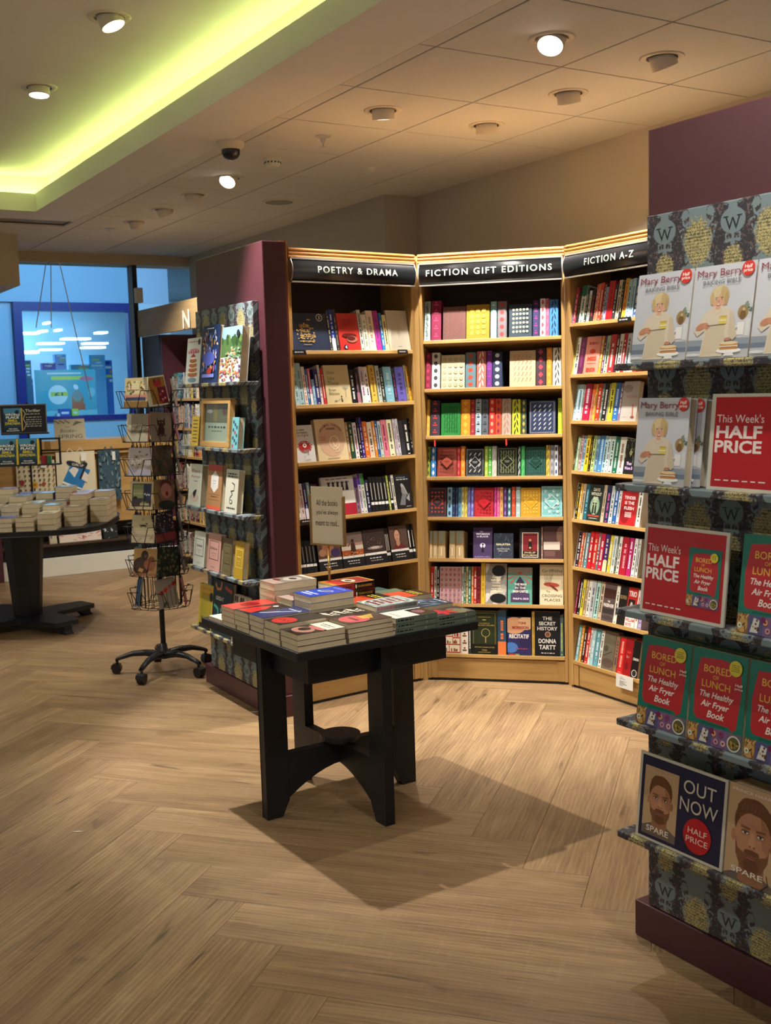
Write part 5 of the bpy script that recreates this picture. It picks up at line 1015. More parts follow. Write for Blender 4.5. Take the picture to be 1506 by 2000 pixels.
def face_art(A, cx, cy, s, q):
    """bearded man's face; s half width in sheet widths, q = vertical scale"""
    v = lambda k: k*s*q
    A.poly([(cx-s*1.9, cy-v(2.6)), (cx-s*1.5, cy-v(1.75)), (cx-s*.7, cy-v(1.45)), (cx+s*.7, cy-v(1.45)), (cx+s*1.6, cy-v(1.8)), (cx+s*1.9, cy-v(2.6))], '6e6058')
    A.poly([(cx-s*.62, cy-v(.8)), (cx-s*.66, cy-v(1.75)), (cx, cy-v(2.05)), (cx+s*.7, cy-v(1.75)), (cx+s*.66, cy-v(.8))], '9a6c50')
    A.ell(cx-s*1.0, cy-v(.12), s*.13, v(.24), 'b47c5c', 12); A.ell(cx+s*1.0, cy-v(.12), s*.13, v(.24), '9a6448', 12)
    A.ell(cx, cy+v(.50), s*1.0, v(.98), '6e4628', 28); A.ell(cx-s*.35, cy+v(.95), s*.5, v(.50), '7a5030', 20); A.ell(cx, cy+v(.02), s*.92, v(.90), 'be8a68', 28)
    A.ell(cx, cy-v(.42), s*.84, v(.92), 'b98464', 28)
    A.poly([(cx-s*.90, cy-v(.10)), (cx-s*.76, cy-v(.55)), (cx-s*.44, cy-v(.68)), (cx-s*.34, cy-v(.52)), (cx, cy-v(.50)), (cx+s*.34, cy-v(.52)), (cx+s*.44, cy-v(.68)), (cx+s*.76, cy-v(.55)), (cx+s*.90, cy-v(.10)), (cx+s*.84, cy-v(.78)), (cx+s*.55, cy-v(1.26)), (cx, cy-v(1.44)), (cx-s*.55, cy-v(1.26)), (cx-s*.84, cy-v(.78))], '7c5238')
    A.ell(cx, cy-v(.60), s*.40, v(.11), '6c452e', 16); A.ell(cx, cy-v(1.08), s*.42, v(.26), '6a432c', 18)
    A.poly([(cx+s*.35, cy+v(.9)), (cx+s*.92, cy+v(.3)), (cx+s*.84, cy-v(.5)), (cx+s*.5, cy-v(.3))], 'a87456')
    for sg in (-1, 1):
        x = cx+sg*s*.40; A.ell(x, cy+v(.12), s*.24, v(.12), '9c6a4c', 14); A.ell(x, cy+v(.10), s*.16, v(.055), 'd8cfc4', 12); A.ell(x, cy+v(.105), s*.075, v(.055), '34404a', 10); A.line(x-s*.17, cy+v(.16), x+s*.17, cy+v(.16), s*.05, '4a3020'); A.line(x-s*.24*1, cy+v(.30)-sg*v(.02), x+s*.24, cy+v(.30)+sg*v(.02), s*.09, '7a5034')
    A.poly([(cx-s*.10, cy+v(.15)), (cx-s*.18, cy-v(.34)), (cx, cy-v(.42)), (cx+s*.20, cy-v(.34)), (cx+s*.08, cy+v(.15))], 'c6926e'); A.ell(cx-s*.1, cy-v(.36), s*.06, v(.03), '7a4c38', 8); A.ell(cx+s*.12, cy-v(.36), s*.06, v(.03), '7a4c38', 8)
    A.ell(cx, cy-v(.80), s*.26, v(.06), 'a8645c', 14); A.line(cx-s*.26, cy-v(.785), cx+s*.26, cy-v(.785), s*.035, '5a2c26')
    A.poly([(cx-s*.92, cy+v(.45)), (cx-s*.78, cy+v(.78)), (cx-s*.3, cy+v(.92)), (cx+s*.3, cy+v(.86)), (cx+s*.80, cy+v(.76)), (cx+s*.94, cy+v(.4)), (cx+s*.86, cy+v(1.1)), (cx+s*.4, cy+v(1.4)), (cx-s*.4, cy+v(1.42)), (cx-s*.86, cy+v(1.12))], '6e4628')
    for k in range(5): A.line(cx-s*.5+s*.2*k, cy+v(1.28), cx-s*.62+s*.22*k, cy+v(.98), s*.04, '7e5634')
def art_spare(A):
    A.rect(0, 0, 1, 1, 'c2a27c'); face_art(A, .50, .50, .36, A.w/A.h*1.12)
    A.text('PRINCE HARRY', .47, .945, .80, 'ece0cc', .032, bold=.012); A.text('SPARE', .44, .115, .60, 'f0e8dc', .06, bold=.01)
    A.disc(.93, .85, .13, 'd2382c'); A.text('Half', .94, .87, .15, 'fff0ea', .03, bold=.03); A.text('price', .94, .83, .17, 'fff0ea', .032, bold=.03)
    A.curve([(.72, .0), (.84, .08), (.80, .17)], .012, '1c1a1c')
def poster(M, w, h, art, label, t=.006, border='cfcabb'):
    r = thing('poster', M, label, 'poster', 'promotional posters in acrylic holders')
    hd = MB().box(0, w, 0, t, 0, h, border).build('acrylic_holder', M_GLOSS, r, bevel=.001)
    A = Art(w, h); A.rect(0, 0, 1, 1, border); art(A); A.mb.build('printed_sheet', M_GLOSS, r); return r
def sub(A, a0, b0, a1, b1, fn):
    B = Art((a1-a0)*A.w, (b1-b0)*A.h, A.x+a0*A.w, A.z+b0*A.h, A.y-A.k*.00004); B.k = 2; fn(B)
    n = len(A.mb.v); A.mb.v += B.mb.v; A.mb.f += [tuple(i+n for i in f) for f in B.mb.f]; A.mb.c += B.mb.c; A.k += B.k+2
def halfprice(fn):
    def f(A):
        A.rect(.035, .035, .965, .965, 'b4161e'); c = 'f0e0da'
        A.text("This Week's", .255, .745, .40, c, .085, bold=.0); A.text('HALF', .25, .605, .39, c, .13, bold=.03); A.text('PRICE', .25, .455, .40, c, .13, bold=.03)
        A.marks(.07, .50, .10, .012, c, random.Random(4)); sub(A, .56, .17, .93, .80, fn)
    return f
def art_outnow(A):
    A.rect(.03, .03, .97, .97, '1e2040'); sub(A, .07, .07, .47, .86, lambda B: (B.rect(0, 0, 1, 1, 'c2a27c'), face_art(B, .50, .54, .34, B.w/B.h*1.12), B.text('PRINCE HARRY', .5, .94, .8, 'd8c4a0', .04, bold=.0), B.text('SPARE', .48, .10, .66, 'f0e8dc', .085, bold=.01)))
    c = 'd8d0c0'; A.text('OUT', .71, .78, .36, c, .15, bold=.0); A.text('NOW', .71, .575, .42, c, .15, bold=.0); A.disc(.715, .27, .155, 'b81c24'); A.text('HALF', .715, .315, .21, 'ecd8cc', .065, bold=0); A.text('PRICE', .715, .215, .24, 'ecd8cc', .065, bold=0)
D = .10
def dispM(px0, px1, py, zs, e=D-.045, tilt=8, off=.0012):
    u0 = F_DISP.on(px0, py, -e)[0]; u1 = F_DISP.on(px1, py, -e)[0]; return u0, u1-u0, F_DISP.mat(u0, -e, zs+off, rad(tilt))
e0 = .085
u0, w, M = dispM(1231, 1337, 700, 1.547, e0, 9)
cake_book(M, 'large pale grey baking cookbook with smiling woman, leftmost on the top display shelf', w)
cake_book(F_DISP.mat(u0+w+.005, -e0, 1.5482, rad(9)), 'large pale grey baking cookbook with smiling woman, second on the top display shelf', w)
cake_book(F_DISP.mat(u0+2*w+.010, -e0, 1.5482, rad(9)), 'large pale grey baking cookbook cut off by the right edge of the photo, top shelf', w)
u0 = F_DISP.on(1237, 942, -.085)[0]
cake_book(F_DISP.mat(u0, -.088, 1.2472, rad(7)), 'pale grey baking cookbook in front on the second display shelf, left of the red poster', w*.95, .214, .026)
cake_book(F_DISP.mat(u0+.022, -.058, 1.2472, rad(7)), 'baking cookbook directly behind the front copy, second display shelf, pages showing', w*.95, .210, .024)
cake_book(F_DISP.mat(u0+.040, -.031, 1.2472, rad(7)), 'rearmost of three baking cookbooks standing together on the second display shelf', w*.95, .206, .024)
u0 = F_DISP.on(1379, 948, -.075)[0]
poster(F_DISP.mat(u0, -.075, 1.2462, rad(6)), .33, .222, halfprice(art_baking), 'glossy red half price poster at right edge, beside three baking cookbooks')
u0 = F_DISP.on(1249, 1156, -.085)[0]; u1 = F_DISP.on(1413, 1191, -.085)[0]
poster(F_DISP.mat(u0, -.085, .9262, rad(6)), u1-u0, .222, halfprice(lambda A: art_lunch(A, False)), 'red half price poster with green and red cookbook picture, third display shelf')
def lunch_book(u, z, e, label, w=.158, h=.225, t=.024):
    r = thing('cookbook', F_DISP.mat(u, -e, z+.0012, rad(7)), label, 'book', 'half-price air fryer cookbooks')
    mb, pg = book_body(w, h, t, '1a7260', False, spine='6a6a38'); cv = mb.build('cover', M_GLOSS, r); pg.build('pages', M_PAGES, r)
    A = Art(w, h); art_lunch(A); A.mb.build('cover_print', M_GLOSS, cv); return r
u0 = F_DISP.on(1438, 1196, -.085)[0]; lunch_book(u0, .925, .085, 'green and red air fryer cookbook at right edge beside the third-shelf poster')
u0 = F_DISP.on(1242, 1377, -.085)[0]; u1 = F_DISP.on(1341, 1405, -.085)[0]; st = u1-u0
for k, t_ in enumerate(('leftmost of the row on the fourth display shelf', 'second in the row on the fourth display shelf', 'third in the row, cut off by the right photo edge')):
    lunch_book(u0+st*k, .635, .085, 'green and red air fryer cookbook, ' + t_, w=st-.006)
    for q in range(2): lunch_book(u0+st*k+.002, .635, .085-.026*(q+1), ('air fryer cookbook standing %s the front copy, %s' % (('just behind', 'two behind')[q], t_)), w=st-.008, h=.223)
u0 = F_DISP.on(1241, 1589, -.085)[0]; u1 = F_DISP.on(1410, 1648, -.085)[0]
poster(F_DISP.mat(u0, -.085, .3342, rad(6)), u1-u0, .222, art_outnow, 'navy poster with a bearded man and red roundel, lowest display shelf')
u0 = F_DISP.on(1414, 1677, -.088)[0]
for q in range(3):
    r = thing('hardback_book', F_DISP.mat(u0+.003*q, -.09+.030*q, .3342, rad(6)), ('hardback with a bearded man filling the cover, lowest display shelf at right', 'same bearded-man hardback standing second behind the front copy, lowest shelf', 'third bearded-man hardback at the back, lowest display shelf')[q], 'book', 'half-price portrait memoirs')
    mb, pg = book_body(.150, .225-.002*q, .028, 'b89a76', True); cv = mb.build('cover', M_PRINT, r); pg.build('pages', M_PAGES, r)
    A = Art(.150, .225-.002*q); art_spare(A); A.mb.build('cover_print', M_PRINT, cv)
# small white card on the shelf edge below the A-Z bay
u0, za = F_AZ.on(1203, 1340, -.012); u1, _ = F_AZ.on(1236, 1340, -.012)
r = thing('notice_card', F_AZ.mat(u0, -.012, .082, rad(2)), 'small white printed notice hanging from the lowest A-Z shelf edge', 'notice')
MB().box(0, u1-u0, 0, .0012, 0, .062, 'dcdcd8').build('card', M_PRINT, r)
A = Art(u1-u0, .062)
for k, b in enumerate((.78, .68, .50, .43, .36, .29, .2)): A.marks(.22, .45+.2*((k*7) % 3)/2, b, .03, '5a5a5a', random.Random(k))
A.mb.build('printed_lines', M_PRINT, r)
# black shelf-edge labels
for F, px, py, z, ln, lab in ((F_POE, 572, 685, Z_P[0], .075, 'black shelf-edge label at the left end of the top poetry shelf'), (F_POE, 777, 684, Z_P[0], .065, 'black shelf-edge label at the right end of the top poetry shelf'), (F_POE, 587, 1015, Z_P[3], .07, 'black shelf-edge label at the left end of the fourth poetry shelf'), (F_AZ, 1207, 624, Z_A[0], .09, 'grey shelf-edge label on the top A-Z shelf by the display')):
    u = F.on(px, py, -.004)[0]; r = thing('shelf_label', F.mat(u, -.0055, z-.020), lab, 'label', 'shelf-edge labels')
    MB().prism([(0, 0), (ln, 0), (ln-.008, .022), (0, .022)], 0, .004, 'y', '2a2a2c').build('holder', M_GLOSS, r); A = Art(ln, .022); A.marks(.12, .75, .42, .25, 'd8d8d8', random.Random(int(px))); A.mb.build('lettering', M_PRINT, r)

# ------------------------------------------------------------------ gift books on the left-hand plum display
def ldM(px, py, zs, e=.085, tilt=7): return F_LD.mat(F_LD.on(px, py, -e)[0], -e, zs+.0012, rad(tilt))
def ldw(px0, px1, py, e=.085): return F_LD.on(px1, py, -e)[0]-F_LD.on(px0, py, -e)[0]
def ldh(px, y0, y1, e=.07): return F_LD.on(px, y1, -e)[1]-F_LD.on(px, y0, -e)[1]
def gift(px0, px1, py, top, zs, t, col, art, label, hard=True, e=.085, pages=True):
    return face_book(ldM(px0, py, zs, e), ldw(px0, px1, py, e), ldh((px0+px1)/2, py, top, e-.015), t, col, art, label, 'gift books on the left display', hard=hard, name='gift_book', mat_=M_PRINT)
def art_cupcake(A):
    A.marks(.1, .8, .9, .03, 'b0808c', random.Random(1)); A.text('', .5, .5, .1, 'ffffff'); A.marks(.12, .88, .66, .06, 'c05c64', random.Random(3)); A.ell(.5, .74, .3, .025, 'd89098')
    for k in range(4): A.ell(.5, .2+.1*k, .34-.03*k, .055, 'b06a38'); A.ell(.5, .25+.1*k, .3-.03*k, .022, 'f0e4d0')
    A.poly([(.3, .58), (.5, .66), (.68, .58)], 'b02c30'); A.ell(.5, .08, .3, .05, '7c98a8'); A.disc(.86, .9, .08, '2c2c2c')
def art_spice(A):
    rng = random.Random(7)
    for k in range(110): a, b = .08+.84*rng.random(), .2+.68*rng.random(); A.ell(a, b, .05, .022, rng.choice(('d8a850', 'c05c40', '5878d0', 'e4c8a8', '6c88e0', '8c4890', 'b8c8e8')), 7, 3*rng.random())
    A.text('SPICE', .5, .42, .78, '4c68e0', .13, bold=.04) if False else A.ell(.5, .42, .34, .12, '5a6cd8'); A.rect(.15, .09, .85, .15, '7c90e8'); A.rect(.3, .93, .7, .945, 'e0e0e0'); A.ell(.56, .2, .14, .06, 'b83a30')
def art_garden(A):
    rng = random.Random(5); A.rect(0, .7, 1, 1, '8cb0cc'); A.rect(0, .45, 1, .78, '4c6c3c')
    for k in range(16): A.ell(rng.random(), .70+.1*rng.random(), .07, .07, rng.choice(('34542c', '5c7c3c', '2c4424')), 9)
    A.poly([(.1, .2), (.4, .5), (.75, .62), (.6, .5), (.35, .2)], 'b0b8a4'); 
    for k in range(70): A.ell(rng.random(), .02+.4*rng.random(), .05, .022, rng.choice(('d07a48', 'c85838', 'e0a078', '6c4c80', '7c8c50', 'b87060')), 7)
    for k in range(24): A.ell(.3+.7*rng.random(), .38+.24*rng.random(), .06, .025, rng.choice(('8ca494', '6c8c6c', 'd09060')), 7)
    A.disc(.84, .86, .075, '20242c')
gift(361, 388, 745, 655, 1.553, .02, 'd8dcd8', art_cupcake, 'narrow white cookbook with stacked cakes, leftmost on the top left-display shelf', e=.09)
gift(390, 423, 745, 631, 1.553, .022, '1c3464', art_spice, 'tall dark blue patterned book in the middle of the top left-display shelf', e=.088)
gift(428, 467, 745, 636, 1.553, .04, 'c8ccd0', art_garden, 'thick garden book with orange flowers, right end of the top left-display shelf', e=.086)
gift(372, 386, 863, 806, 1.25, .03, 'e0c040', lambda A: [A.rect(.2, .12+.12*k, .8, .15+.12*k, '4c5060') for k in range(7)], 'slim yellow gift book with small drawings left of the wooden frame')
def art_bluegift(A): [A.disc(.25+.5*((k*5) % 3)/2, .08+.085*k, .12, ('2c4c60', 'c0303c')[k % 5 == 0], 6) for k in range(10)]
gift(450, 463, 868, 807, 1.25, .03, '70b4c0', art_bluegift, 'slim pale blue speckled gift book right of the wooden frame')
r = thing('picture_frame', ldM(393, 866, 1.25, .088, 5), 'light wood picture frame holding a printed card, second left-display shelf', 'frame')
w_, h_ = ldw(393, 449, 866, .088), ldh(421, 866, 771); bw = .026
for a in ((0, w_, 0, bw), (0, w_, h_-bw, h_), (0, bw, bw, h_-bw), (w_-bw, w_, bw, h_-bw)): MB().box(a[0], a[1], -.008, .018, a[2], a[3]).build('moulding', M_OAK, r, bevel=.001)
A = Art(w_-2*bw, h_-2*bw, bw, bw, .004); A.rect(0, 0, 1, 1, 'a8b49a'); A.rect(.0, .5, 1, 1, '6c6c50'); A.rect(.35, .55, .5, 1, '8c7c40'); A.marks(.15, .85, .36, .05, '40443c', random.Random(4)); A.marks(.3, .7, .27, .025, '6c7060', random.Random(5)); A.ell(.2, .8, .12, .05, 'a8a8a0'); A.ell(.8, .8, .1, .1, '5c4038'); A.mb.build('printed_card', M_PRINT, r)
def clear_glass(name, tint='f4f8fa', amount=.93):
    m = bpy.data.materials.new(name); m.use_nodes = True; nt = m.node_tree; nt.nodes.remove(nt.nodes['Principled BSDF'])
    tr = nt.nodes.new('ShaderNodeBsdfTransparent'); tr.inputs[0].default_value = lin(tint); gl = nt.nodes.new('ShaderNodeBsdfGlossy'); gl.inputs['Roughness'].default_value = .03
    fr = nt.nodes.new('ShaderNodeFresnel'); fr.inputs[0].default_value = 1.45; mx = nt.nodes.new('ShaderNodeMixShader')
    ge = nt.nodes.new('ShaderNodeNewGeometry'); mm = nt.nodes.new('ShaderNodeMath'); mm.operation = 'MULTIPLY'; iv = nt.nodes.new('ShaderNodeMath'); iv.operation = 'SUBTRACT'; iv.inputs[0].default_value = 1.0; nt.links.new(ge.outputs['Backfacing'], iv.inputs[1]); nt.links.new(fr.outputs[0], mm.inputs[0]); nt.links.new(iv.outputs[0], mm.inputs[1]); nt.links.new(mm.outputs[0], mx.inputs[0]); nt.links.new(tr.outputs[0], mx.inputs[1]); nt.links.new(gl.outputs[0], mx.inputs[2]); nt.links.new(mx.outputs[0], nt.nodes['Material Output'].inputs[0])
    return m
glass = clear_glass('picture_glass')
MB().box(bw, w_-bw, .0005, .0015, bw, h_-bw).build('glass', glass, r)
def art_aunt(A): A.text('Pam', .5, .84, .6, 'b07068', .075, bold=0); A.text('Ayres', .5, .70, .72, 'b07068', .075, bold=0); A.rect(.4, .59, .7, .605, '8a6a60'); A.ell(.5, .2, .36, .09, 'd8c4b8'); A.poly([(.35, .3), (.5, .38), (.66, .40), (.6, .28), (.5, .18)], '1c1c20')
def art_hex(A): A.rect(0, .87, 1, 1, 'b4442c'); A.rect(0, 0, 1, .08, 'd85c40'); A.poly([(.5+.30*cos(k*pi/3+pi/6), .62+.30*sin(k*pi/3+pi/6)*A.w/A.h) for k in range(6)], 'e4e4e0'); A.rect(.1, .34, .9, .345, '7c5434'); A.marks(.3, .75, .28, .02, '6a4830', random.Random(2)); A.rect(.1, .22, .9, .225, '7c5434'); A.rect(.4, .64, .6, .65, '8c98b8'); A.rect(.42, .58, .58, .59, '8c98b8')
def art_ink(A): A.marks(.12, .85, .88, .035, '2c2c28', random.Random(1)); A.marks(.15, .9, .82, .035, '2c2c28', random.Random(2)); A.curve([(.5, .7), (.72, .66), (.7, .52), (.45, .5), (.6, .44), (.4, .34), (.44, .22), (.62, .24)], .03, '2a2a28'); A.ell(.5, .26, .12, .05, '2a2a28'); A.ell(.5, .26, .08, .035, 'd8d8c8'); A.marks(.2, .85, .1, .03, '2c2c28', random.Random(3))
gift(366, 390, 978, 898, .948, .035, 'd8dccc', art_aunt, 'white gift book with small black bird drawing, leftmost on the third left-display shelf')
gift(402, 429, 986, 900, .948, .028, 'a87c50', art_hex, 'tan gift book with white hexagon, middle of the third left-display shelf')
gift(437, 461, 991, 907, .948, .03, 'd4d4c4', art_ink, 'cream gift book with black ink drawing on the third left-display shelf')
face_book(F_LD.mat(F_LD.on(440, 991, -.05)[0]+.03, -.052, .9492, rad(7)), .085, .145, .03, 'd4d4c4', None, 'spare cream gift book standing behind the ink drawing one', 'gift books on the left display', name='gift_book', hard=True)
def art_label(t, c, tc): return lambda A: (A.rect(.13, .3, .87, .8, tc), A.rect(.16, .315, .84, .785, c), A.text(t, .5, .6, .56, tc, .06, bold=.03) if t else A.rect(.3, .58, .7, .6, tc), A.rect(.3, .47, .7, .478, tc), A.rect(.38, .4, .62, .405, tc), A.rect(.35, .1, .65, .107, tc))
gift(376, 397, 1092, 1027, .645, .026, 'd8dcd4', art_label('CHANEL', 'd8dcd4', '1c1c1c'), 'small white fashion book, leftmost on the fourth left-display shelf')
gift(403, 427, 1101, 1030, .645, .026, 'cc9c90', art_label('Dior', 'cc9c90', '4a2c2c'), 'small dusty pink fashion book on the fourth left-display shelf')
gift(432, 448, 1106, 1036, .645, .024, '6c6040', art_label('', '6c6040', '2c2a1c'), 'small olive fashion book on the fourth left-display shelf')
gift(455, 472, 1112, 1041, .645, .028, 'b8941c', art_label('', 'b8941c', 'e8dc9c'), 'small mustard yellow fashion book on the fourth left-display shelf')
def art_story(A):
    A.rect(.12, .12, .95, .80, 'a8982c'); A.rect(0, .8, 1, 1, 'c4a830'); A.text('THE STORY', .52, .91, .82, 'c86a1c', .06, bold=.03); A.text('OF ART', .5, .80, .62, 'c86a1c', .06, bold=.03); A.disc(.88, .76, .13, '1c1c1c'); A.text('KATY', .5, .22, .5, '2a2a1c', .09, bold=.02); A.rect(.1, .0, .95, .1, '1c1c14'); A.text('HESSEL', .5, .10, .6, '2a2a1c', .08, bold=.02)
def art_painters(A): A.text('GREAT', .36, .66, .42, 'd8d4c4', .07, bold=.02); A.text('WOMEN', .66, .45, .5, '6cb49c', .08, bold=.02); A.text('PAINTERS', .5, .25, .7, 'd8d4c4', .07, bold=.02); A.curve([(.1, .93), (.2, .82), (.4, .84), (.42, .98)], .06, 'c07c3c'); A.line(.6, .9, .98, .84, .07, 'b03c38'); A.curve([(.08, .52), (.3, .46), (.3, .3)], .06, '3c9480')
gift(385, 410, 1200, 1118, .335, .02, 'c4b03c', art_story, 'yellow art history book on the lowest left-display shelf, left of the dark one')
gift(411, 447, 1215, 1112, .335, .02, '182c34', art_painters, 'dark blue-green art book with pale capitals on the lowest left-display shelf')
gift(451, 476, 1225, 1135, .335, .02, 'b8a898', lambda A: [A.rect(.05+.15*(k % 6), .05+.16*(k//6), .15+.15*(k % 6), .17+.16*(k//6), ('2c2420', '4a3c38', 'd8c8bc')[k*7 % 3]) for k in range(36)], 'book with a grid of tiny portraits on the lowest left-display shelf')

# ------------------------------------------------------------------ paperbacks lying on the black table (covers up)
def flat_book(F, x, y, z, L, W, t, rot, col, art, label, spine='right', sp_col=None, sp_art=None, group=None, hard=False):
    """book lying down; L along local x (cover height), W along local y; spine on the -y side ('front') or +y side ('back')"""
    M = F.mat(x, y, z, 0, rot); r = thing('paperback', M, label, 'book', group)
    c = .0007
    mb = MB(); a = random.Random(int((x+y*7+z*13)*1e4)).uniform(-.004, .004)
    mb.box(0, L, 0, W, 0, c, sp_col or 'cfc6b4'); mb.box(0, L, 0, W, t-c, t, col)
    if spine == 'front': mb.box(0, L, 0, c*1.4, c, t-c, sp_col or col)
    else: mb.box(0, L, W-c*1.4, W, c, t-c, sp_col or col)
    cv = mb.build('cover', M_GLOSS, r)
    y0, y1 = (c*1.4+.0002, W-.0008) if spine == 'front' else (.0008, W-c*1.4-.0002)
    MB().box(.0008, L-.0008, y0, y1, c+.0001, t-c-.0001).build('pages', M_PAGES, r)
    if art:
        A = Art(W, L); art(A)
        # sheet x/z -> local: sheet up (b) runs along local x for a back spine, or against it for a front spine
        if spine == 'back': Mp = Matrix(((0, 0, 1, 0), (-1, 0, 0, W), (0, -1, 0, t), (0, 0, 0, 1)))
        else: Mp = Matrix(((0, 0, -1, L), (1, 0, 0, 0), (0, -1, 0, t), (0, 0, 0, 1)))
        A.mb.build('cover_print', M_GLOSS, cv, Mp)
    if sp_art:
        A = Art(L, t-2*c, 0, c, 0); sp_art(A); A.mb.build('spine_print', M_GLOSS, cv)
    return r
def blob(g, *els):
    def f(A):
        A.rect(0, 0, 1, 1, g)
        for e in els: A.ell(*e)
    return f
rngT = random.Random(99)
def stack(F, x, y, z0, L, W, ts, col, art, desc, where, spine='back', sp_col=None, sp_art=None, jit=.003):
    z = z0+.0006
    for k, t in enumerate(ts):
        top = k == len(ts)-1
        lv = 'top copy' if top else ('lowest copy' if k == 0 else ('second copy up', 'third copy up', 'fourth copy up')[min(k-1, 2)])
        flat_book(F, x+rngT.uniform(-jit, jit), y+rngT.uniform(-jit, jit), z, L, W, t, rngT.uniform(-.015, .015), col, art if top else None, f'{desc}, {lv} of its stack {where}', spine, sp_col, sp_art, desc+' stack')
        z += t+.0006
BT = 'on the black table'
def a_dark_white(A):
    A.rect(0, 0, 1, .62, '2a2220'); A.rect(0, .62, 1, 1, 'dcd8cc'); A.ell(.5, .3, .4, .2, 'b07c70'); A.ell(.45, .35, .2, .12, '1c1616'); A.marks(.2, .85, .82, .03, '3a3a38', random.Random(1)); A.marks(.3, .8, .74, .02, '3a3a38', random.Random(2)); A.ell(.6, .55, .4, .07, 'c0706c')
def a_redcircle(A): A.rect(0, 0, 1, 1, '2e2a28'); A.ell(.5, .27, .42, .24, 'c03430'); [A.ell(.3+.12*k, .25+.05*(k % 2), .03, .03, '2a2422', 7) for k in range(4)]
def a_blue(A): A.rect(0, 0, 1, 1, '2c3868'); A.line(.1, .2, .8, .9, .09, 'a8b4cc'); A.marks(.2, .9, .8, .05, 'c8d0dc', random.Random(3)); A.ell(.3, .4, .2, .03, 'd0d8e0', 12, 1)
def a_redblack(A): A.rect(0, 0, 1, 1, '1c1a1c'); A.poly([(.1, .05), (.9, .1), (.7, .5), (.4, .72), (.15, .5)], 'c8322c'); A.ell(.5, .78, .1, .06, 'e8e4dc')
def a_redplain(A): A.rect(0, 0, 1, 1, 'c23a34'); A.ell(.5, .5, .3, .2, '8c1c1c')
def a_ink(A):
    A.rect(0, 0, 1, 1, '2a2420')
    for k in range(6):
        for j in range(3): A.line(.12+.1*j+.3*(k % 2), .1+.14*k, .3+.2*j, .2+.14*k, .07, 'd8d2c0')
def a_pinkyel(A): A.rect(0, 0, 1, 1, '4a3c34'); A.ell(.5, .36, .46, .3, 'cc5c64'); A.text('HELL', .5, .30, .6, '3a2224', .1, bold=.03, rot=-.1) if False else A.marks(.25, .75, .3, .08, '4a2c30', random.Random(3)); [A.line(.3+.06*k, .5, .25+.09*k, .85-.03*k, .05, ('dcb440', 'e8d070')[k % 2]) for k in range(6)]
def a_orwell(A): A.rect(0, 0, 1, 1, 'd8dad4'); A.rect(0, .0, .9, .42, '2c2426'); A.ell(.5, .25, .25, .12, '8c6068'); A.marks(.2, .8, .8, .03, '8a9088', random.Random(1))
def a_leafred(A): A.rect(0, 0, 1, 1, '3a3436'); A.ell(.4, .3, .4, .18, '6c7458'); [A.ell(.5+.2*cos(k), .62+.14*sin(k), .24, .07, 'b82c34', 10, k) for k in range(6)]; A.marks(.1, .5, .1, .02, 'd8d8d0', random.Random(1))
def a_bike(A): A.rect(0, 0, 1, 1, '35465c'); rng = random.Random(3); [A.ell(rng.random(), .1+.6*rng.random(), .15, .03, rng.choice(('5c7c9c', '8ca8c0', '28384c')), 8, rng.random()) for k in range(26)]; A.disc(.3, .3, .14, 'c0ccd4'); A.disc(.3, .3, .11, '35465c'); A.marks(.2, .9, .85, .05, 'e0e4e4', random.Random(7))
def a_bluecover(A): A.rect(0, 0, 1, 1, '1f46c0'); A.marks(.12, .7, .12, .06, 'dce4f0', random.Random(1)); A.marks(.12, .8, .22, .06, 'dce4f0', random.Random(2)); A.ell(.5, .55, .26, .09, 'c8d4e8', rot=.3); A.ell(.5, .56, .2, .05, '1c2c5c', rot=.3); A.marks(.2, .85, .85, .04, 'a8bce8', random.Random(4))
def a_grey(A): A.rect(0, 0, 1, 1, '8c8478'); A.ell(.5, .6, .34, .2, 'c4bcb0'); A.ell(.48, .62, .18, .08, '4c443c'); A.rect(0, 0, 1, .25, 'b09a90'); A.rect(0, .9, 1, 1, 'd4ccc0'); A.ell(.3, .3, .2, .06, '7a2c28')
def a_goldred(A): A.rect(0, 0, 1, 1, 'c8a83c'); A.rect(.05, .04, .95, .96, '8c1c1a'); A.rect(.05, .64, .95, .96, 'b82a20'); A.ell(.5, .45, .3, .13, 'dcd4b8'); A.ell(.5, .45, .16, .07, '3a4a30'); [A.rect(.1+.1*k, .88, .15+.1*k, .95, 'c8a83c') for k in range(8)]
def a_rings(A):
    A.rect(0, 0, 1, 1, 'c4ccc8')
    for k in range(9, 0, -1): A.ell(.4, .45, .09*k, .08*k, ('c4ccc8', '8c9c98')[k % 2], 28)
    for k in range(5): A.marks(.15+.1*(k % 2), .8, .2+.15*k, .07, '8c2434', random.Random(k))
def a_orange(A): A.rect(0, 0, 1, 1, 'c84c2c'); A.rect(0, .6, 1, 1, '201c18'); A.marks(.15, .85, .76, .06, 'd8c43c', random.Random(1)); A.marks(.15, .85, .66, .05, 'd8c43c', random.Random(5))
def sp_bell(A):
    for k in range(30):
        a = .04+.93*k/30; A.rect(a, .15, a+.02, .85, '8c1c2c' if k < 14 else '4a4e4c')
def sp_orwell(A): A.marks(.05, .42, .38, .26, '1c2622', random.Random(1)); A.disc(.74, .5, .022, 'd8e0d8'); A.disc(.74, .5, .016, '6c7c70'); A.rect(.8, .46, .95, .54, '93a197')
def sp_mid(A): A.rect(0, 0, .5, 1, '8c1c1a'); A.rect(.5, 0, 1, 1, '141210'); A.marks(.06, .42, .35, .3, '3a0c0c', random.Random(2)); A.ell(.54, .5, .02, .3, 'e4dcc8'); A.text('SALMAN RUSHDIE', .76, .5, .34, 'c8a03c', .32, bold=.02)
X = TT
LB, WB = .178, .117
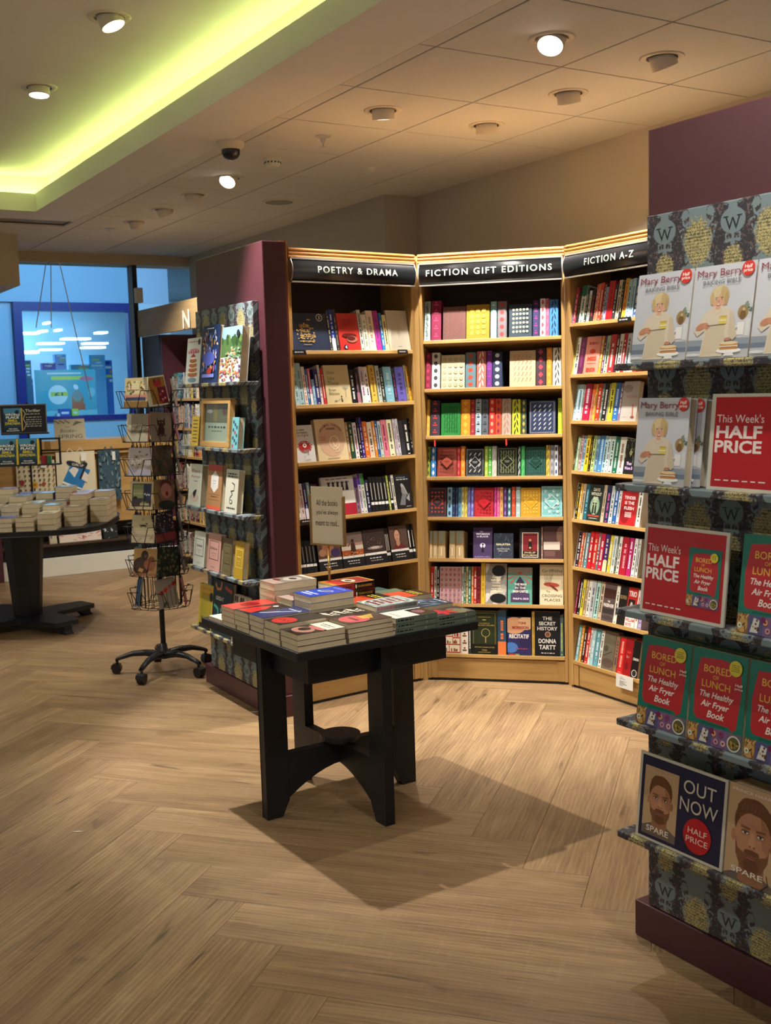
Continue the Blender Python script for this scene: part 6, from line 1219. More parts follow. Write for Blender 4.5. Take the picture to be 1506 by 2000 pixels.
stack(F_T, -.358, -.360, X, LB, WB, (.018, .018, .019), '2a2220', a_dark_white, 'thick novel with white and dark photo cover', 'at the near corner')
stack(F_T, -.170, -.360, X, LB, WB, (.0155,)*4, '4a3c34', a_pinkyel, 'novel with pink disc and yellow plume cover', 'on the front edge')
stack(F_T, .018, -.360, X, LB-.006, WB-.004, (.0185,)*3, 'd8dad4', a_orwell, 'grey-green spined novel with white and dark cover', 'on the front edge', 'front', '6c7c70', sp_orwell)
stack(F_T, .190, -.360, X, LB-.008, WB-.002, (.0185,)*2, '3a3436', a_leafred, 'grey-green spined novel with red leaf cover', 'at the right corner', 'front', '6c7c70', sp_orwell)
stack(F_T, -.360, -.240, X, LB, WB-.008, (.02, .022, .026), '2e2a28', a_redcircle, 'thick black novel with red blob cover', 'second along the left edge')
stack(F_T, -.360, -.128, X, LB, WB-.01, (.018,)*4, '2c3868', a_blue, 'dark blue novel with pale streak', 'third along the left edge')
stack(F_T, -.360, -.018, X, LB, WB-.01, (.018, .018, .018, .016), '1c1a1c', a_redblack, 'black novel with red shape', 'fourth along the left edge')
stack(F_T, -.360, .092, X, LB, WB-.01, (.018, .018, .018, .014), 'c23a34', a_redplain, 'plain red novel', 'fifth along the left edge')
stack(F_T, -.360, .204, X, LB, WB-.004, (.014,), 'd8d8d0', lambda A: A.rect(0, 0, 1, 1, 'd8dcd4'), 'single thin white book', 'at the far left corner')
stack(F_T, -.168, -.240, X, LB, WB, (.0155,)*4, '2a2420', a_ink, 'dark brown novel with ragged cream strokes', 'in the second row')
stack(F_T, .016, -.238, X, LB, WB+.010, (.019,)*4, 'c4ccc8', a_rings, 'pale patterned novel with red lettering on rings', 'in the middle of the table', 'front', 'aab0ac', sp_bell)
stack(F_T, .200, -.236, X, LB-.022, WB+.002, (.016,)*3, '35465c', a_bike, 'slate blue novel', 'behind the red leaf one')
stack(F_T, -.170, -.115, X, LB, WB+.002, (.0235,)*5, '1f46c0', a_bluecover, 'bright blue covered thick novel', 'in the third row')
stack(F_T, .014, -.100, X, LB, WB, (.017,)*4, '8a8478', a_orange, 'grey-brown novel', 'hidden below the centre back of the table')
stack(F_T, .198, -.110, X, LB-.022, WB, (.016,)*4, 'c84c2c', a_orange, 'orange and black novel with yellow lettering', 'toward the right edge')
stack(F_T, -.175, .010, X, LB, WB, (.022,)*4, 'b8b0a4', a_grey, 'pinkish thick novel', 'behind the blue ones')
stack(F_T, .010, .022, X, LB, WB-.004, (.02, .02, .02, .028, .028), '8c1c1a', a_goldred, 'red and black novel with gold edging', 'in the third row right', 'front', '8c1c1a', sp_mid)
stack(F_T, .194, .012, X, LB-.02, WB, (.017,)*3, '5c6c50', None, 'olive novel', 'behind the orange one')
stack(F_T, -.180, .135, X, LB, WB, (.026,)*5, '8c8478', a_grey, 'thick novel with grey portrait photo', 'in the back row')
stack(F_T, -.360, .325-.003, X, .1, .036, (.01,), 'c8c0b0', None, 'narrow cream booklet', 'at the far left rim') if False else None
stack(F_T, -.355, .212, X+.015, LB-.01, WB-.012, (.03, .03, .028), 'e0dccc', lambda A: A.rect(0, 0, 1, 1, 'dcd8cc'), 'white-edged thick volume', 'in the far left corner') if False else None
stack(F_T, .012, .145, X, LB, WB-.004, (.02,)*3, '5c3c2c', None, 'brown novel', 'in the back row, middle')
stack(F_T, .196, .140, X, LB-.02, WB, (.02,)*2, '2c4c4c', None, 'dark teal novel', 'in the back right corner')
# brass sign holder
sx, sy = .005, .14
P = F_T.w(0, 0, 0)
rS = ray(642, 1085); 
# stand just behind the blue stack, on the line of the photographed pole
tS = ((F_T.P + F_T.d*.130).dot(F_T.d))/rS.dot(F_T.d); Q = Vector((rS.x*tS, rS.y*tS, 0)); uS = (Q-F_T.P).dot(F_T.t)
sg = thing('sign_holder', Matrix.Translation((Q.x, Q.y, TT)) @ Matrix.Rotation(rad(-32), 4, 'Z'), 'brass sign holder with a cream card reading All the books you\'ve always meant to read', 'sign')
zc0 = EYE + rS.z*tS - TT
zl = EYE + ray(642, 1062).z*tS - TT; zh = EYE + ray(645, 949).z*tS - TT; hw = .072
MB().lathe([(.001, .0007), (.04, .0007), (.04, .004), (.012, .008), (.001, .008)], 24).build('base', M_BRASS, sg)
MB().cyl((0, 0, .0085), (0, 0, zl-.002), .0045, .0045, 12).lathe([(.0045, 0), (.009, .002), (.009, .012), (.0045, .014)], 14, c=(0, 0, zl*.62)).build('pole', M_BRASS, sg, smooth=True)
mb = MB(); mb.box(-hw-.006, -hw, -.006, .006, zl, zh-.03).box(hw, hw+.006, -.006, .006, zl, zh-.035).box(-hw-.006, hw+.006, -.007, .007, zl-.006, zl-.0005)
mb.build('card_frame', M_BRASS, sg)
cd = MB().box(-hw+.0005, hw-.0005, -.0008, .0008, zl, zh, 'c9bc9c').build('card', M_PRINT, sg)
A = Art(2*hw, zh-zl, -hw, zl, -.001)
for k, t in enumerate(('All the books', "you've always", 'meant to read...')): A.text(t, .5, .72-.175*k, (.66, .68, .74)[k], '25251f', .105, bold=.0)
A.mb.build('lettering', M_PRINT, cd)

# ------------------------------------------------------------------ greeting-card spinner
pS = atz(322, 1312)
zT = 1.53
sp = thing('card_spinner', Matrix.Translation(pS) @ Matrix.Rotation(rad(6), 4, 'Z'), 'tall black wire greeting-card spinner on a five-star castor base', 'card rack')
MB().cyl((0, 0, .115), (0, 0, .60), .014).cyl((0, 0, .60), (0, 0, .61), .02).cyl((0, 0, .61), (0, 0, zT), .0085).build('pole', M_MET, sp)
MB().lathe([(.001, .075), (.03, .078), (.045, .09), (.04, .115), (.022, .13), (.018, .16), (.001, .16)], 20).build('hub', M_PLAST, sp, smooth=True)
LEG0 = None
for k in range(5):
    a = 2*pi*k/5 + rad(-112); Ml = Matrix.Rotation(a, 4, 'Z')
    if LEG0 is None:
        mb = MB(); secs = [(.035, .108, .024, .022), (.10, .116, .021, .018), (.17, .112, .018, .015), (.235, .092, .016, .012), (.262, .080, .014, .011)]
        for (r0, z0, w0, h0), (r1, z1, w1, h1) in zip(secs, secs[1:]):
            n = len(mb.v)
            for r_, z_, w_, h_ in ((r0, z0, w0, h0), (r1, z1, w1, h1)):
                for q in range(10): t = 2*pi*q/10; mb.v.append((r_, w_*cos(t), z_-h_*.3+h_*sin(t)))
            for q in range(10): j = (q+1) % 10; mb.f.append((n+q, n+10+q, n+10+j, n+j)); mb.c.append(lin('ffffff'))
            if r1 == .262: mb.f.append(tuple(range(n+10, n+20))); mb.c.append(lin('ffffff'))
        leg = mb.build('leg', M_PLAST, sp, Ml, smooth=True)
        cs = MB().cyl((.255, 0, .042), (.255, 0, .070), .007).cyl((.258, -.019, .0255), (.258, .019, .0255), .025, .025, 18).prism([(.232, .030), (.24, .052), (.262, .058), (.284, .05), (.288, .03)], -.022, .022, 'y').build('castor', M_PLAST, leg)
        LEG0 = leg
    else:
        l2 = leg.copy(); COL.objects.link(l2); l2.matrix_local = Ml; c2 = cs.copy(); COL.objects.link(c2); c2.parent = l2
# rings and uprights
RR = .175
mb = MB()
for z in [.372+.178*k for k in range(7)]:
    mb.tube([(RR*.62*cos(2*pi*q/24), RR*.62*sin(2*pi*q/24), z) for q in range(25)], .0024, 5)
    for q in range(6): t = 2*pi*q/6; mb.cyl((.009*cos(t), .009*sin(t), z), (RR*.62*cos(t), RR*.62*sin(t), z), .0017, .0017, 5)
for q in range(12): t = 2*pi*(q+.5)/12; mb.cyl((RR*.62*cos(t), RR*.62*sin(t), .372), (RR*.62*cos(t), RR*.62*sin(t), zT-.02), .0024, .0024, 5)
tag(mb.build('wire_core', M_MET, sp), kind='stuff')
PK = None
TIERS = 7; dz = .178; zb0 = .372
cardN = 0
card_art = {}
def c_top(A): A.rect(0, 0, 1, 1, 'cdbb8c'); A.ell(.48, .68, .42, .22, 'dcd2a4'); rng = random.Random(2); [A.ell(.1+.8*rng.random(), .45+.45*rng.random(), .05, .03, rng.choice(('a85c4c', '7c8c5c', '3c4438', 'd0b040', 'c07c70')), 8, rng.random()*3) for k in range(40)]; A.rect(.3, .6, .65, .82, 'ddd3ac'); A.rect(0, .3, 1, .42, 'cf8c7c'); A.rect(.08, .24, .92, .34, '3a4066'); A.rect(0, 0, 1, .2, '8c6a3c')
def c_tree(A): A.rect(0, 0, 1, 1, 'c8c0ac'); A.rect(.2, .3, 1, 1, '8c8470'); rng = random.Random(4); [A.ell(.6+.32*(rng.random()-.5)*2, .45+.3*(rng.random()-.3), .06, .015, rng.choice(('5c5240', '6c6450', 'a49c84')), 7, rng.random()) for k in range(40)]; A.line(.58, .25, .58, .4, .02, '4a3c2c'); A.rect(.96, 0, 1, 1, '9c2c2c')
def c_birds(A): A.rect(0, 0, 1, 1, 'b8b0b0'); A.rect(0, 0, 1, .22, 'b8b4c8'); rng = random.Random(6); [A.disc(.45+.3*(rng.random()-.5)*1.6, .5+.3*(rng.random()-.5)*1.6, .018, 'a4863c', 6) for k in range(70)]; [A.ell(a, b, .05, .02, '282420', 6, .4) for a, b in ((.5, .85), (.8, .75), (.35, .66), (.7, .5), (.22, .38), (.5, .4))]
def c_window(A): A.rect(0, 0, 1, 1, 'c4b48c'); A.rect(.1, .1, .93, .93, '3a3640'); A.rect(.14, .4, .58, .9, '7c8458'); A.rect(.14, .55, .58, .72, '9a9c74'); A.rect(.6, .3, .92, .92, '2c344c'); A.rect(.14, .1, .93, .32, '4c3c40'); A.rect(.45, .14, .85, .22, 'b0a478'); A.ell(.24, .42, .09, .05, '18181a'); [A.disc(.66+.06*k, .55-.03*(k % 2), .035, 'c8c8c4', 8) for k in range(4)]; A.rect(.5, .22, .7, .28, '8a8c5c')
def c_dog(A): A.rect(0, 0, 1, 1, 'b8ac88'); A.rect(0, 0, 1, .45, 'd0c2a4'); [A.rect(0, .04+.055*k, 1, .05+.055*k, '9c7c70') for k in range(8)]; A.ell(.5, .62, .14, .035, '2c1c18'); A.ell(.64, .69, .045, .025, '2c1c18'); [A.rect(.38+.04*k, .54, .395+.04*k, .62, '2c1c18') for k in (0, 1, 5, 6)]; A.line(.36, .62, .33, .68, .015, '2c1c18'); A.ell(.48, .84, .05, .035, 'a8843c')
def c_gorilla(A): A.rect(0, 0, 1, 1, 'b48c54'); A.ell(.35, .35, .38, .34, '4a3428'); A.ell(.48, .75, .16, .18, '3c2c24'); A.ell(.72, .42, .26, .22, '8c5438'); A.ell(.78, .6, .14, .12, '7c4830'); A.poly([(.2, .18), (.4, .12), (.46, .24), (.28, .3)], 'c89c58'); A.rect(0, 0, 1, .1, '9c6848'); A.ell(.52, .72, .07, .06, '64483c')
def c_gold(A): A.rect(0, 0, 1, 1, 'dcd4c0'); A.rect(.2, .05, .97, .95, '9c7030'); A.ell(.6, .75, .2, .12, 'a02c34'); [A.ell(.6+.16*cos(k), .86+.04*sin(k), .02, .08, '2c2c34', 6, k) for k in range(5)]; A.rect(.55, .05, .97, .62, '6c1c30'); [A.disc(.6+.3*((k*7) % 5)/5, .1+.09*k % .5, .05, ('c04c3c', 'd8a0a0', '3c1c4c')[k % 3], 8) for k in range(8)]
def c_cat(A): A.rect(0, 0, 1, 1, '8c7c70'); A.poly([(.3, .84), (.36, .7), (.6, .7), (.68, .86), (.68, .55), (.32, .55)], '2c1c1c'); A.ell(.5, .63, .19, .11, '3a2420'); A.ell(.5, .38, .16, .2, '3c2624'); [A.disc(.34+.11*k, .24-.02*(k % 2), .06, ('5c2c30', '7c4c44')[k % 2], 8) for k in range(4)]; [A.ell(.43+.13*k, .65, .025, .018, 'c0a070', 8) for k in (0, 1)]
def c_floral(A): A.rect(0, 0, 1, 1, '7c7460'); rng = random.Random(12); [A.ell(rng.random(), rng.random(), .1, .05, rng.choice(('4c5844', '6c7c5c', '8c6c5c', '9c8c74')), 8, 3*rng.random()) for k in range(30)]
def c_brown(A): A.rect(0, 0, 1, 1, '4c4438'); rng = random.Random(13); [A.ell(rng.random(), rng.random(), .14, .07, rng.choice(('5c5444', '3c342c', '6c4c3c')), 8, 3*rng.random()) for k in range(16)]
def c_sing(A): A.rect(0, 0, 1, 1, '7c5c4c'); A.rect(0, 0, .2, 1, '8c7040'); A.ell(.6, .82, .28, .18, '5c3028'); A.ell(.62, .62, .26, .26, 'b0786c'); A.ell(.64, .52, .07, .08, '7c1c20'); A.ell(.6, .14, .4, .16, '2c342c')
def c_blossom(A): A.rect(0, 0, 1, 1, '28202c'); rng = random.Random(15); [A.disc(rng.random(), .35+.65*rng.random(), .03, rng.choice(('c0a8a0', 'a07c7c', '6c3c44')), 7) for k in range(50)]; A.rect(0, 0, 1, .28, '7c3434'); A.line(.3, .5, .5, .3, .1, '3c4c74')
def c_tulip(A): A.rect(0, 0, 1, 1, '9a9088'); [ (A.line(.25+.2*k, .05, .25+.22*k, .45+.06*k, .03, '3c4430'), A.ell(.25+.22*k, .52+.08*k, .11, .08, ('a82c20', 'c03c28', 'a85c50')[k % 3], 10, .3)) for k in range(4)]; A.ell(.3, .12, .14, .06, '4c5438', 8, .6)
def c_leafy(A): A.rect(0, 0, 1, 1, '22261e'); rng = random.Random(18); [A.ell(rng.random(), rng.random(), .06, .05, rng.choice(('2c3a28', '4c5c3c', '6c6448', '1c221c')), 7, rng.random()) for k in range(60)]
FRONT = [(c_gorilla, 'of a mother and baby ape'), (c_dog, 'of a small dachshund over stripes'), (c_window, 'of a window and vase at night'), (c_birds, 'of black birds in a golden tree'), (c_tree, 'of a bare winter tree'), (c_top, 'of cream florals with a navy band')]
RIGHT = [(c_tulip, 'of red tulips'), (c_leafy, 'of dark leaves'), (c_blossom, 'of blossom on a dark ground'), (c_sing, 'of a singing pink face'), (c_brown, 'of dark brown foliage'), (c_cat, 'of a sitting patterned cat'), (c_gold, 'of purple flowers on ochre')]
def gcard(Mw, w, h, fn, label):
    r = thing('greeting_card', Mw, label, 'card', 'greeting cards in the wire spinner'); MB().box(0, w, 0, .0012, 0, h, 'd8d0bc').box(.003, w, .0016, .004, 0, h-.002, 'c8bea6').build('folded_card', M_PRINT, r)
    A = Art(w, h); fn(A); A.mb.build('card_print', M_PRINT, r); return r
ink = MB()
for face in range(6):
    fa_ = rad(-120+60*face)                    # outward direction of the face
    for tier in range(TIERS):
        n = Vector((cos(fa_), sin(fa_), 0)); lowest = tier == 0
        Mf = Matrix.Rotation(fa_+pi/2, 4, 'Z')   # local x along the face, -y outward
        z = zb0+dz*tier
        Mp = Mf @ Matrix.Translation((0, -RR*.63, z))
        if PK is None:
            mb = MB(); w = .074; r_ = .0021
            mb.tube([(-w, 0, .0), (-w, -.040, .0), (w, -.040, .0), (w, 0, .0)], r_, 5)
            mb.tube([(-w, 0, .085), (-w-.004, -.055, .088), (-w+.012, -.060, .088), (-.022, -.042, .001)], r_, 5)
            mb.tube([(w, 0, .085), (w+.004, -.055, .088), (w-.012, -.060, .088), (.022, -.042, .001)], r_, 5)
            mb.tube([(-.02, 0, .0), (-.02, 0, .16)], r_, 5); mb.tube([(.02, 0, .0), (.02, 0, .16)], r_, 5)
            PK = mb.build('pocket', M_MET, sp, Mp); 
        else: o = PK.copy(); COL.objects.link(o); o.matrix_local = Mp
base = Matrix.Translation(pS) @ Matrix.Rotation(rad(6), 4, 'Z')
for face in range(6):
    fa_ = rad(-120+60*face)
    for tier in range(TIERS):
        Mf = Matrix.Rotation(fa_+pi/2, 4, 'Z'); z = zb0+dz*tier
        Mc = base @ Mf @ Matrix.Translation((-.072, -RR*.63-.028, z+.003)) @ Matrix.Rotation(rad(-9), 4, 'X')
        if face == 0:
            if tier == 0: continue
            fn, ds = FRONT[tier-1]; gcard(Mc, .146, .146 if tier < 6 else .155, fn, f'greeting card {ds}, on the left front face of the spinner')
            if tier == 6: pass
        elif face == 1:
            fn, ds = RIGHT[tier]; gcard(Mc @ Matrix.Rotation(rad((-6, 4, -5, 3, 0, 5, -6)[tier]), 4, 'Y'), .118, .156, fn, f'greeting card {ds}, on the right front face of the spinner')
        elif face in (5, 2):
            cc = ('6c8cb0', '7ca0c4', '5c5468', 'c4bca0', '8c7068', 'b0a888', 'b05c50')[tier] if face == 5 else ('8c2438', '3c4440', '2c2c34', '6c4c3c', '4c4438', '8c4c5c', 'a09080')[tier]
            for q in range(3 if face == 5 else 1):
                M2 = Mc @ Matrix.Translation((0, .009*q, 0))
                r = thing('greeting_card', M2, f"{cname(cc)} edge-on greeting card, {('lowest','second','third','fourth','fifth','sixth','top')[tier]} pocket, {'left' if face==5 else 'right'} side of spinner" + ('' if q == 0 else (', behind the first', ', at the back')[q-1]), 'card', 'greeting cards in the wire spinner')
                MB().box(0, .118, 0, .0045, 0, .148, cc).build('folded_card', M_PRINT, r)

# ------------------------------------------------------------------ shop window, window seat and tote bags
wl = F_HW.on(-20, 700)[0]; wr = F_HW.on(268, 700)[0]
G_WIN = clear_glass('window_glass', 'e8f4f8')
wi = MB().box(wl-1.5, wr, .10, .108, 1.10, zb-.0005).build('window_1', G_WIN, None, F_HW.mat()); tag(wi, kind='structure')
MB().box(wr+.0005, wr+.045, .02, .16, .0, zb-.0005).build('window_frame', M_DARK, wi, bevel=.002)
u_, z_ = F_HW.on(270, 563); u2_, z2_ = F_HW.on(276, 592)
MB().box(wr+.005, wr+.07, -.05, .015, z2_, z_).build('alarm_box', M_WHITE, wi, bevel=.004)
ws = thing('window_counter', F_SEAT.mat(), 'oak counter and display ledge under the shop window, hung with tote bags', 'counter')
MB().box(-1.0, .75, 0, .50, 1.055, 1.146).build('counter_top', M_OAK, ws, bevel=.002)
MB().box(-1.0, .75, .06, .09, .42, 1.054).build('back_board', M_OAK, ws)
MB().box(-1.0, .75, .02, .035, 1.018, 1.04).build('hanging_rail', M_OAK, ws)
MB().box(-1.0, .75, -.02, .50, .255, .275).build('low_shelf', M_BACK, ws, bevel=.002)
MB().box(-1.0, .75, .04, .06, .165, .2545).build('dark_front', M_BLACK, ws)
MB().box(-1.0, .75, -.012, .04, .0005, .155).build('skirting', M_WHITE, ws, bevel=.002)
wallbox('wall_under_window', F_HW.w(wl-1.5, .12), F_HW.w(.3, .12), 0, 1.05, .1, M_WALL)
post = MB().box(-1.17, -1.005, -.05, .16, 0, 1.98).build('trim_2', M_PLUM, None, F_SEAT.mat(), bevel=.003); tag(post, kind='structure')
def tote(px0, px1, y0, y1, col, art, label, skew=0.0):
    u0, z1 = F_SEAT.on(px0, y0, .0); u1, z0 = F_SEAT.on(px1, y1, .0); w, h = u1-u0, z1-z0
    r = thing('tote_bag', F_SEAT.mat(u0, -.004, z0), label, 'bag', 'canvas tote bags under the window counter'); n = 9
    def bulge(a, b): return -.008*sin(pi*a)*(.4+.6*sin(pi*min(1, b+.15))) + .003*sin(9*a+4*b)
    mb = MB()
    for i in range(n):
        for j in range(n):
            q = [(i/n, j/n), ((i+1)/n, j/n), ((i+1)/n, (j+1)/n), (i/n, (j+1)/n)]
            mb.poly([(a*w+skew*b, bulge(a, b), b*h+.006*sin(pi*a)*(b < .01)) for a, b in q], col)
    mb.box(.004, w-.004, .004, .012, .004, h-.004, col)
    bd = mb.build('bag_body', M_BAG, r)
    A = Art(w, h); art(A); V = []
    for v in A.mb.v:
        a, b = v[0]/w, v[2]/h; V.append((v[0]+skew*b, v[1]-.0118, v[2]))
    A.mb.v = V; A.mb.build('bag_print', M_BAG, bd)
    for k in (0, 1): MB().tube([(w*.28+skew, .004+.006*k, h-.005), (w*.36+skew, .006+.006*k, h+.03), (w*.5+skew, .008+.006*k, min(h+.05, 1.03-z0)), (w*.64+skew, .006+.006*k, h+.03), (w*.72+skew, .004+.006*k, h-.005)], .0045, 6, col).build('handle', M_BAG, r)
    MB().box(w*.62, w*.76, -.024, -.0235, h*.80, h*.97, 'e4e0d4').build('price_tag', M_PRINT, r)
def t_flora(A):
    rng = random.Random(5)
    for i in range(8):
        for j in range(7):
            a, b = .06+.125*i+.03*rng.random(), .08+.13*j; c = rng.choice(('3c4440', '5c6444', '8c3038', 'b89030', '6c6c40', '343c48'))
            A.ell(a, b, .03, .028, c, 7, rng.random()*3); A.line(a, b-.05, a+.02, b, .012, '4c5440')
    A.disc(.44, .34, .09, 'c89c30'); A.disc(.44, .34, .04, '9c6c20'); A.ell(.68, .36, .06, .04, 'a83828'); A.ell(.12, .42, .06, .08, '8c2838')
def t_read(A):
    A.poly([(.14, .40), (.62, .22), (.86, .60), (.36, .74)], '2474b0'); A.poly([(.14, .40), (.62, .22), (.64, .18), (.12, .36)], 'e8e4d8'); A.poly([(.3, .62), (.44, .46), (.56, .62), (.46, .7)], 'd8d4c8')
    A.poly([(.58, .44), (.76, .34), (.80, .50), (.68, .6)], 'd8d4c8'); A.ell(.44, .74, .2, .06, '20242c', 12, -.3); A.ell(.68, .70, .12, .06, '20242c', 12, .3); A.line(.72, .66, .58, .42, .06, '20242c')
    A.text('CURL UP', .54, .72, .30, 'c8c4b8', .05, bold=.03, rot=-.2); A.text('WITH A GOOD BOOK', .40, .245, .56, '1c1c20', .032, bold=.02, rot=-.33)
def t_navy(A): rng = random.Random(8); [A.ell(rng.random(), rng.random(), .06, .03, rng.choice(('5c7480', '2c4450', '7c8c88', '46606c')), 8, 3*rng.random()) for k in range(60)]
tote(30, 110, 902, 968, 'd4c8a8', t_flora, 'cream tote bag printed all over with small wild flowers')
tote(108, 189, 884, 972, 'd8ccae', t_read, 'cream tote bag with blue book print and words CURL UP WITH A GOOD BOOK')
tote(190, 238, 880, 975, '34505e', t_navy, 'dark blue patterned tote bag hanging right of the cream ones')
def bundle(px0, px1, y0, y1, col, c2, label, seed):
    u0, z1 = F_SEAT.on(px0, y0, -.01); u1, z0 = F_SEAT.on(px1, y1, -.01); w = u1-u0; h = z1-.277
    r = thing('folded_tote_bag', F_SEAT.mat(u0, -.012, .2762, rad(12)), label, 'bag', 'folded bags on the low ledge'); MB().box(0, w, 0, .03, 0, h, col).build('cloth', M_BAG, r, bevel=.006)
    A = Art(w, h, y=-.0006); rng = random.Random(seed)
    for k in range(int(26*w/.35)): a, b = rng.random(), rng.random(); A.ell(a, b, .06*.3/w*.5, .11, c2, 8, rng.random()*3) if k % 2 else A.line(a, b, a+.08, b+.2*(rng.random()-.5), .014*.3/w, c2)
    A.mb.build('cloth_print', M_BAG, r)
bundle(96, 113, 1034, 1068, 'b8ac90', '5c5884', 'cream folded bag with violet print on the low ledge behind the book table', 1)
bundle(115, 200, 1030, 1066, 'd4c4b4', 'b0606c', 'long cream folded bag with pink figures on the low ledge', 2)
bundle(202, 232, 1026, 1060, '181c1c', 'a8b4b0', 'black folded bag with white print at the right of the low ledge', 3)
# spring sign on the counter
u0, z1 = F_SEAT.on(106, 824, .12); u1, z0 = F_SEAT.on(168, 860, .12)
r = thing('spring_sign', F_SEAT.mat(u0, .12, 1.147, rad(6)), 'cream New Books for SPRING card standing on the window counter', 'sign'); w, h = u1-u0, z1-1.147+.02
MB().box(0, w, 0, .004, 0, h, 'b8b298').build('card', M_PRINT, r); A = Art(w, h); A.text('New', .42, .62, .16, '5c5c4c', .08, bold=0); A.text('Books', .40, .44, .46, '4c4c40', .17, bold=0, shear=.3); A.text('for', .70, .42, .1, '5c5c4c', .07, bold=0, shear=.3); A.text('SPRING', .5, .16, .80, '4c4c40', .19, bold=0)
for k in range(9): A.ell(.04+.055*k, .92-.05*(k % 3), .03, .04, '4c5440', 7, k); A.line(.6+.035*k, .66+.02*k, .72+.025*k, .9-.01*k, .02, '5c6450')
A.mb.build('lettering', M_PRINT, r)
# header cables in the window
r = thing('hanging_cables', F_HW.mat(), 'thin cables hanging in the shop window from its header', 'cable')
for k, (a, b) in enumerate((((92, 514), (72, 640)), ((101, 514), (102, 640)), ((118, 514), (180, 780)))):
    p = F_HW.on(*a, .0); q = F_HW.on(*b, .0); MB().cyl((p[0], .03, zb), (q[0], .03, q[1]), .004, .004, 6).build('cable', M_SILVER, r)

# ------------------------------------------------------------------ the opposite shop across the mall
F_O = Frame(F_HW.w(0, 5.2), D2)
def onO(px, py, d=0.0): return F_O.on(px, py, d)
def ob(name, m, px0, px1, py0, py1, d=0.0, th=.1, parent=None, zmin=None):
    um = (px0+px1)/2; ym = (py0+py1)/2
    u0 = onO(px0, ym, d)[0]; u1 = onO(px1, ym, d)[0]; z1 = onO(um, py0, d)[1]; z0 = onO(um, py1, d)[1] if zmin is None else zmin
    return MB().box(u0, u1, d, d+th, z0, z1).build(name, m, parent, None if parent else F_O.mat())
M_FAS = mat('shop_fascia', '9cbcd8', .5, noise=(1, .04)); M_NAVY = mat('navy_frame', '16247c', .4, noise=(2, .05)); M_LBLUE = mat('pale_blue_wall', 'a8c8dc', .6, noise=(1, .05)); M_MALL = mat('mall_floor', '9aa4aa', .25, noise=(2, .05))
MFL = MB().box(-14, 6, .13, 14, -.02, -.003).build('floor_mall', M_MALL, None, F_HW.mat()); tag(MFL, kind='structure')
mc = MB().box(-14, 6, .26, 14, 4.2, 4.3).build('ceiling_mall', M_LBLUE, None, F_HW.mat()); tag(mc, kind='structure')
sf = thing('opposite_shop', F_O.mat(), 'blue-framed shop front seen across the mall through the window', 'shop front')
def obs(name, m, *a, **k): return ob(name, m, *a, parent=sf, **k)
z590 = onO(150, 591)[1]; z607 = onO(150, 608)[1]
uL, uR = onO(-200, 600)[0], onO(330, 600)[0]; a0, a1, b0, b1 = onO(31, 700)[0], onO(47, 700)[0], onO(253, 700)[0], onO(270, 700)[0]
MB().box(uL, uR, 0, .2, z590, 4.19).build('fascia', M_FAS, sf)
MB().box(a0, b1, -.04, .12, z607, z590-.001).build('top_frame', M_NAVY, sf)
MB().box(a0, a1, -.04, .12, 0, z607-.001).build('left_frame', M_NAVY, sf); MB().box(b0, b1, -.04, .12, 0, z607-.001).build('right_frame', M_NAVY, sf)
MB().box(uL, a0-.3, .0, .2, 0, z590-.001).build('side_wall', M_LBLUE, sf); MB().box(a0-.29, a0-.01, .06, .2, 0, z590-.001).build('side_door', M_FAS, sf); MB().box(b1+.01, uR, .0, .2, 0, z590-.001).build('right_wall', M_LBLUE, sf)
zl_ = onO(150, 812)[1]; MB().box(a1, b0, -.03, .1, onO(150, 822)[1], zl_).build('sill_frame', M_NAVY, sf); MB().box(a1, b0, 0, .1, 0, onO(150, 822)[1]-.001).build('stall_riser', M_LBLUE, sf)
# interior
MB().box(a0-2, b1+3, 5.5, 5.6, 0, 3.4).build('inner_wall', M_LBLUE, sf); MB().box(a0-2, b1+3, .21, 5.5, 3.3, 3.4).build('inner_ceiling', mat('shop_ceiling', '6a8a94', .7, noise=(2, .05)), sf); MB().box(a0-2, b1+3, .21, 5.5, .0, .02).build('inner_floor', M_MALL, sf)
TUBE = mat('lit_ceiling_panel', 'ffffff', .4, emit='d8ecff', estr=5.0)
for k, (px, py, w) in enumerate(((62, 652, 34), (60, 688, 30), (88, 648, 12), (152, 663, 52), (103, 672, 48), (190, 672, 44), (202, 651, 18), (186, 680, 42), (103, 684, 38), (62, 690, 30), (118, 646, 8), (96, 632, 7))):
    d = 1.0+4.2*max(0, min(1, (py-630)/62)); u = onO(px, py, d)[0]; z = onO(px, py, d)[1]; hw_ = (onO(px+w/2, py, d)[0]-onO(px-w/2, py, d)[0])/2
    MB().box(u-hw_, u+hw_, d, d+.28, z, z+.03).build('ceiling_panel', TUBE, sf)
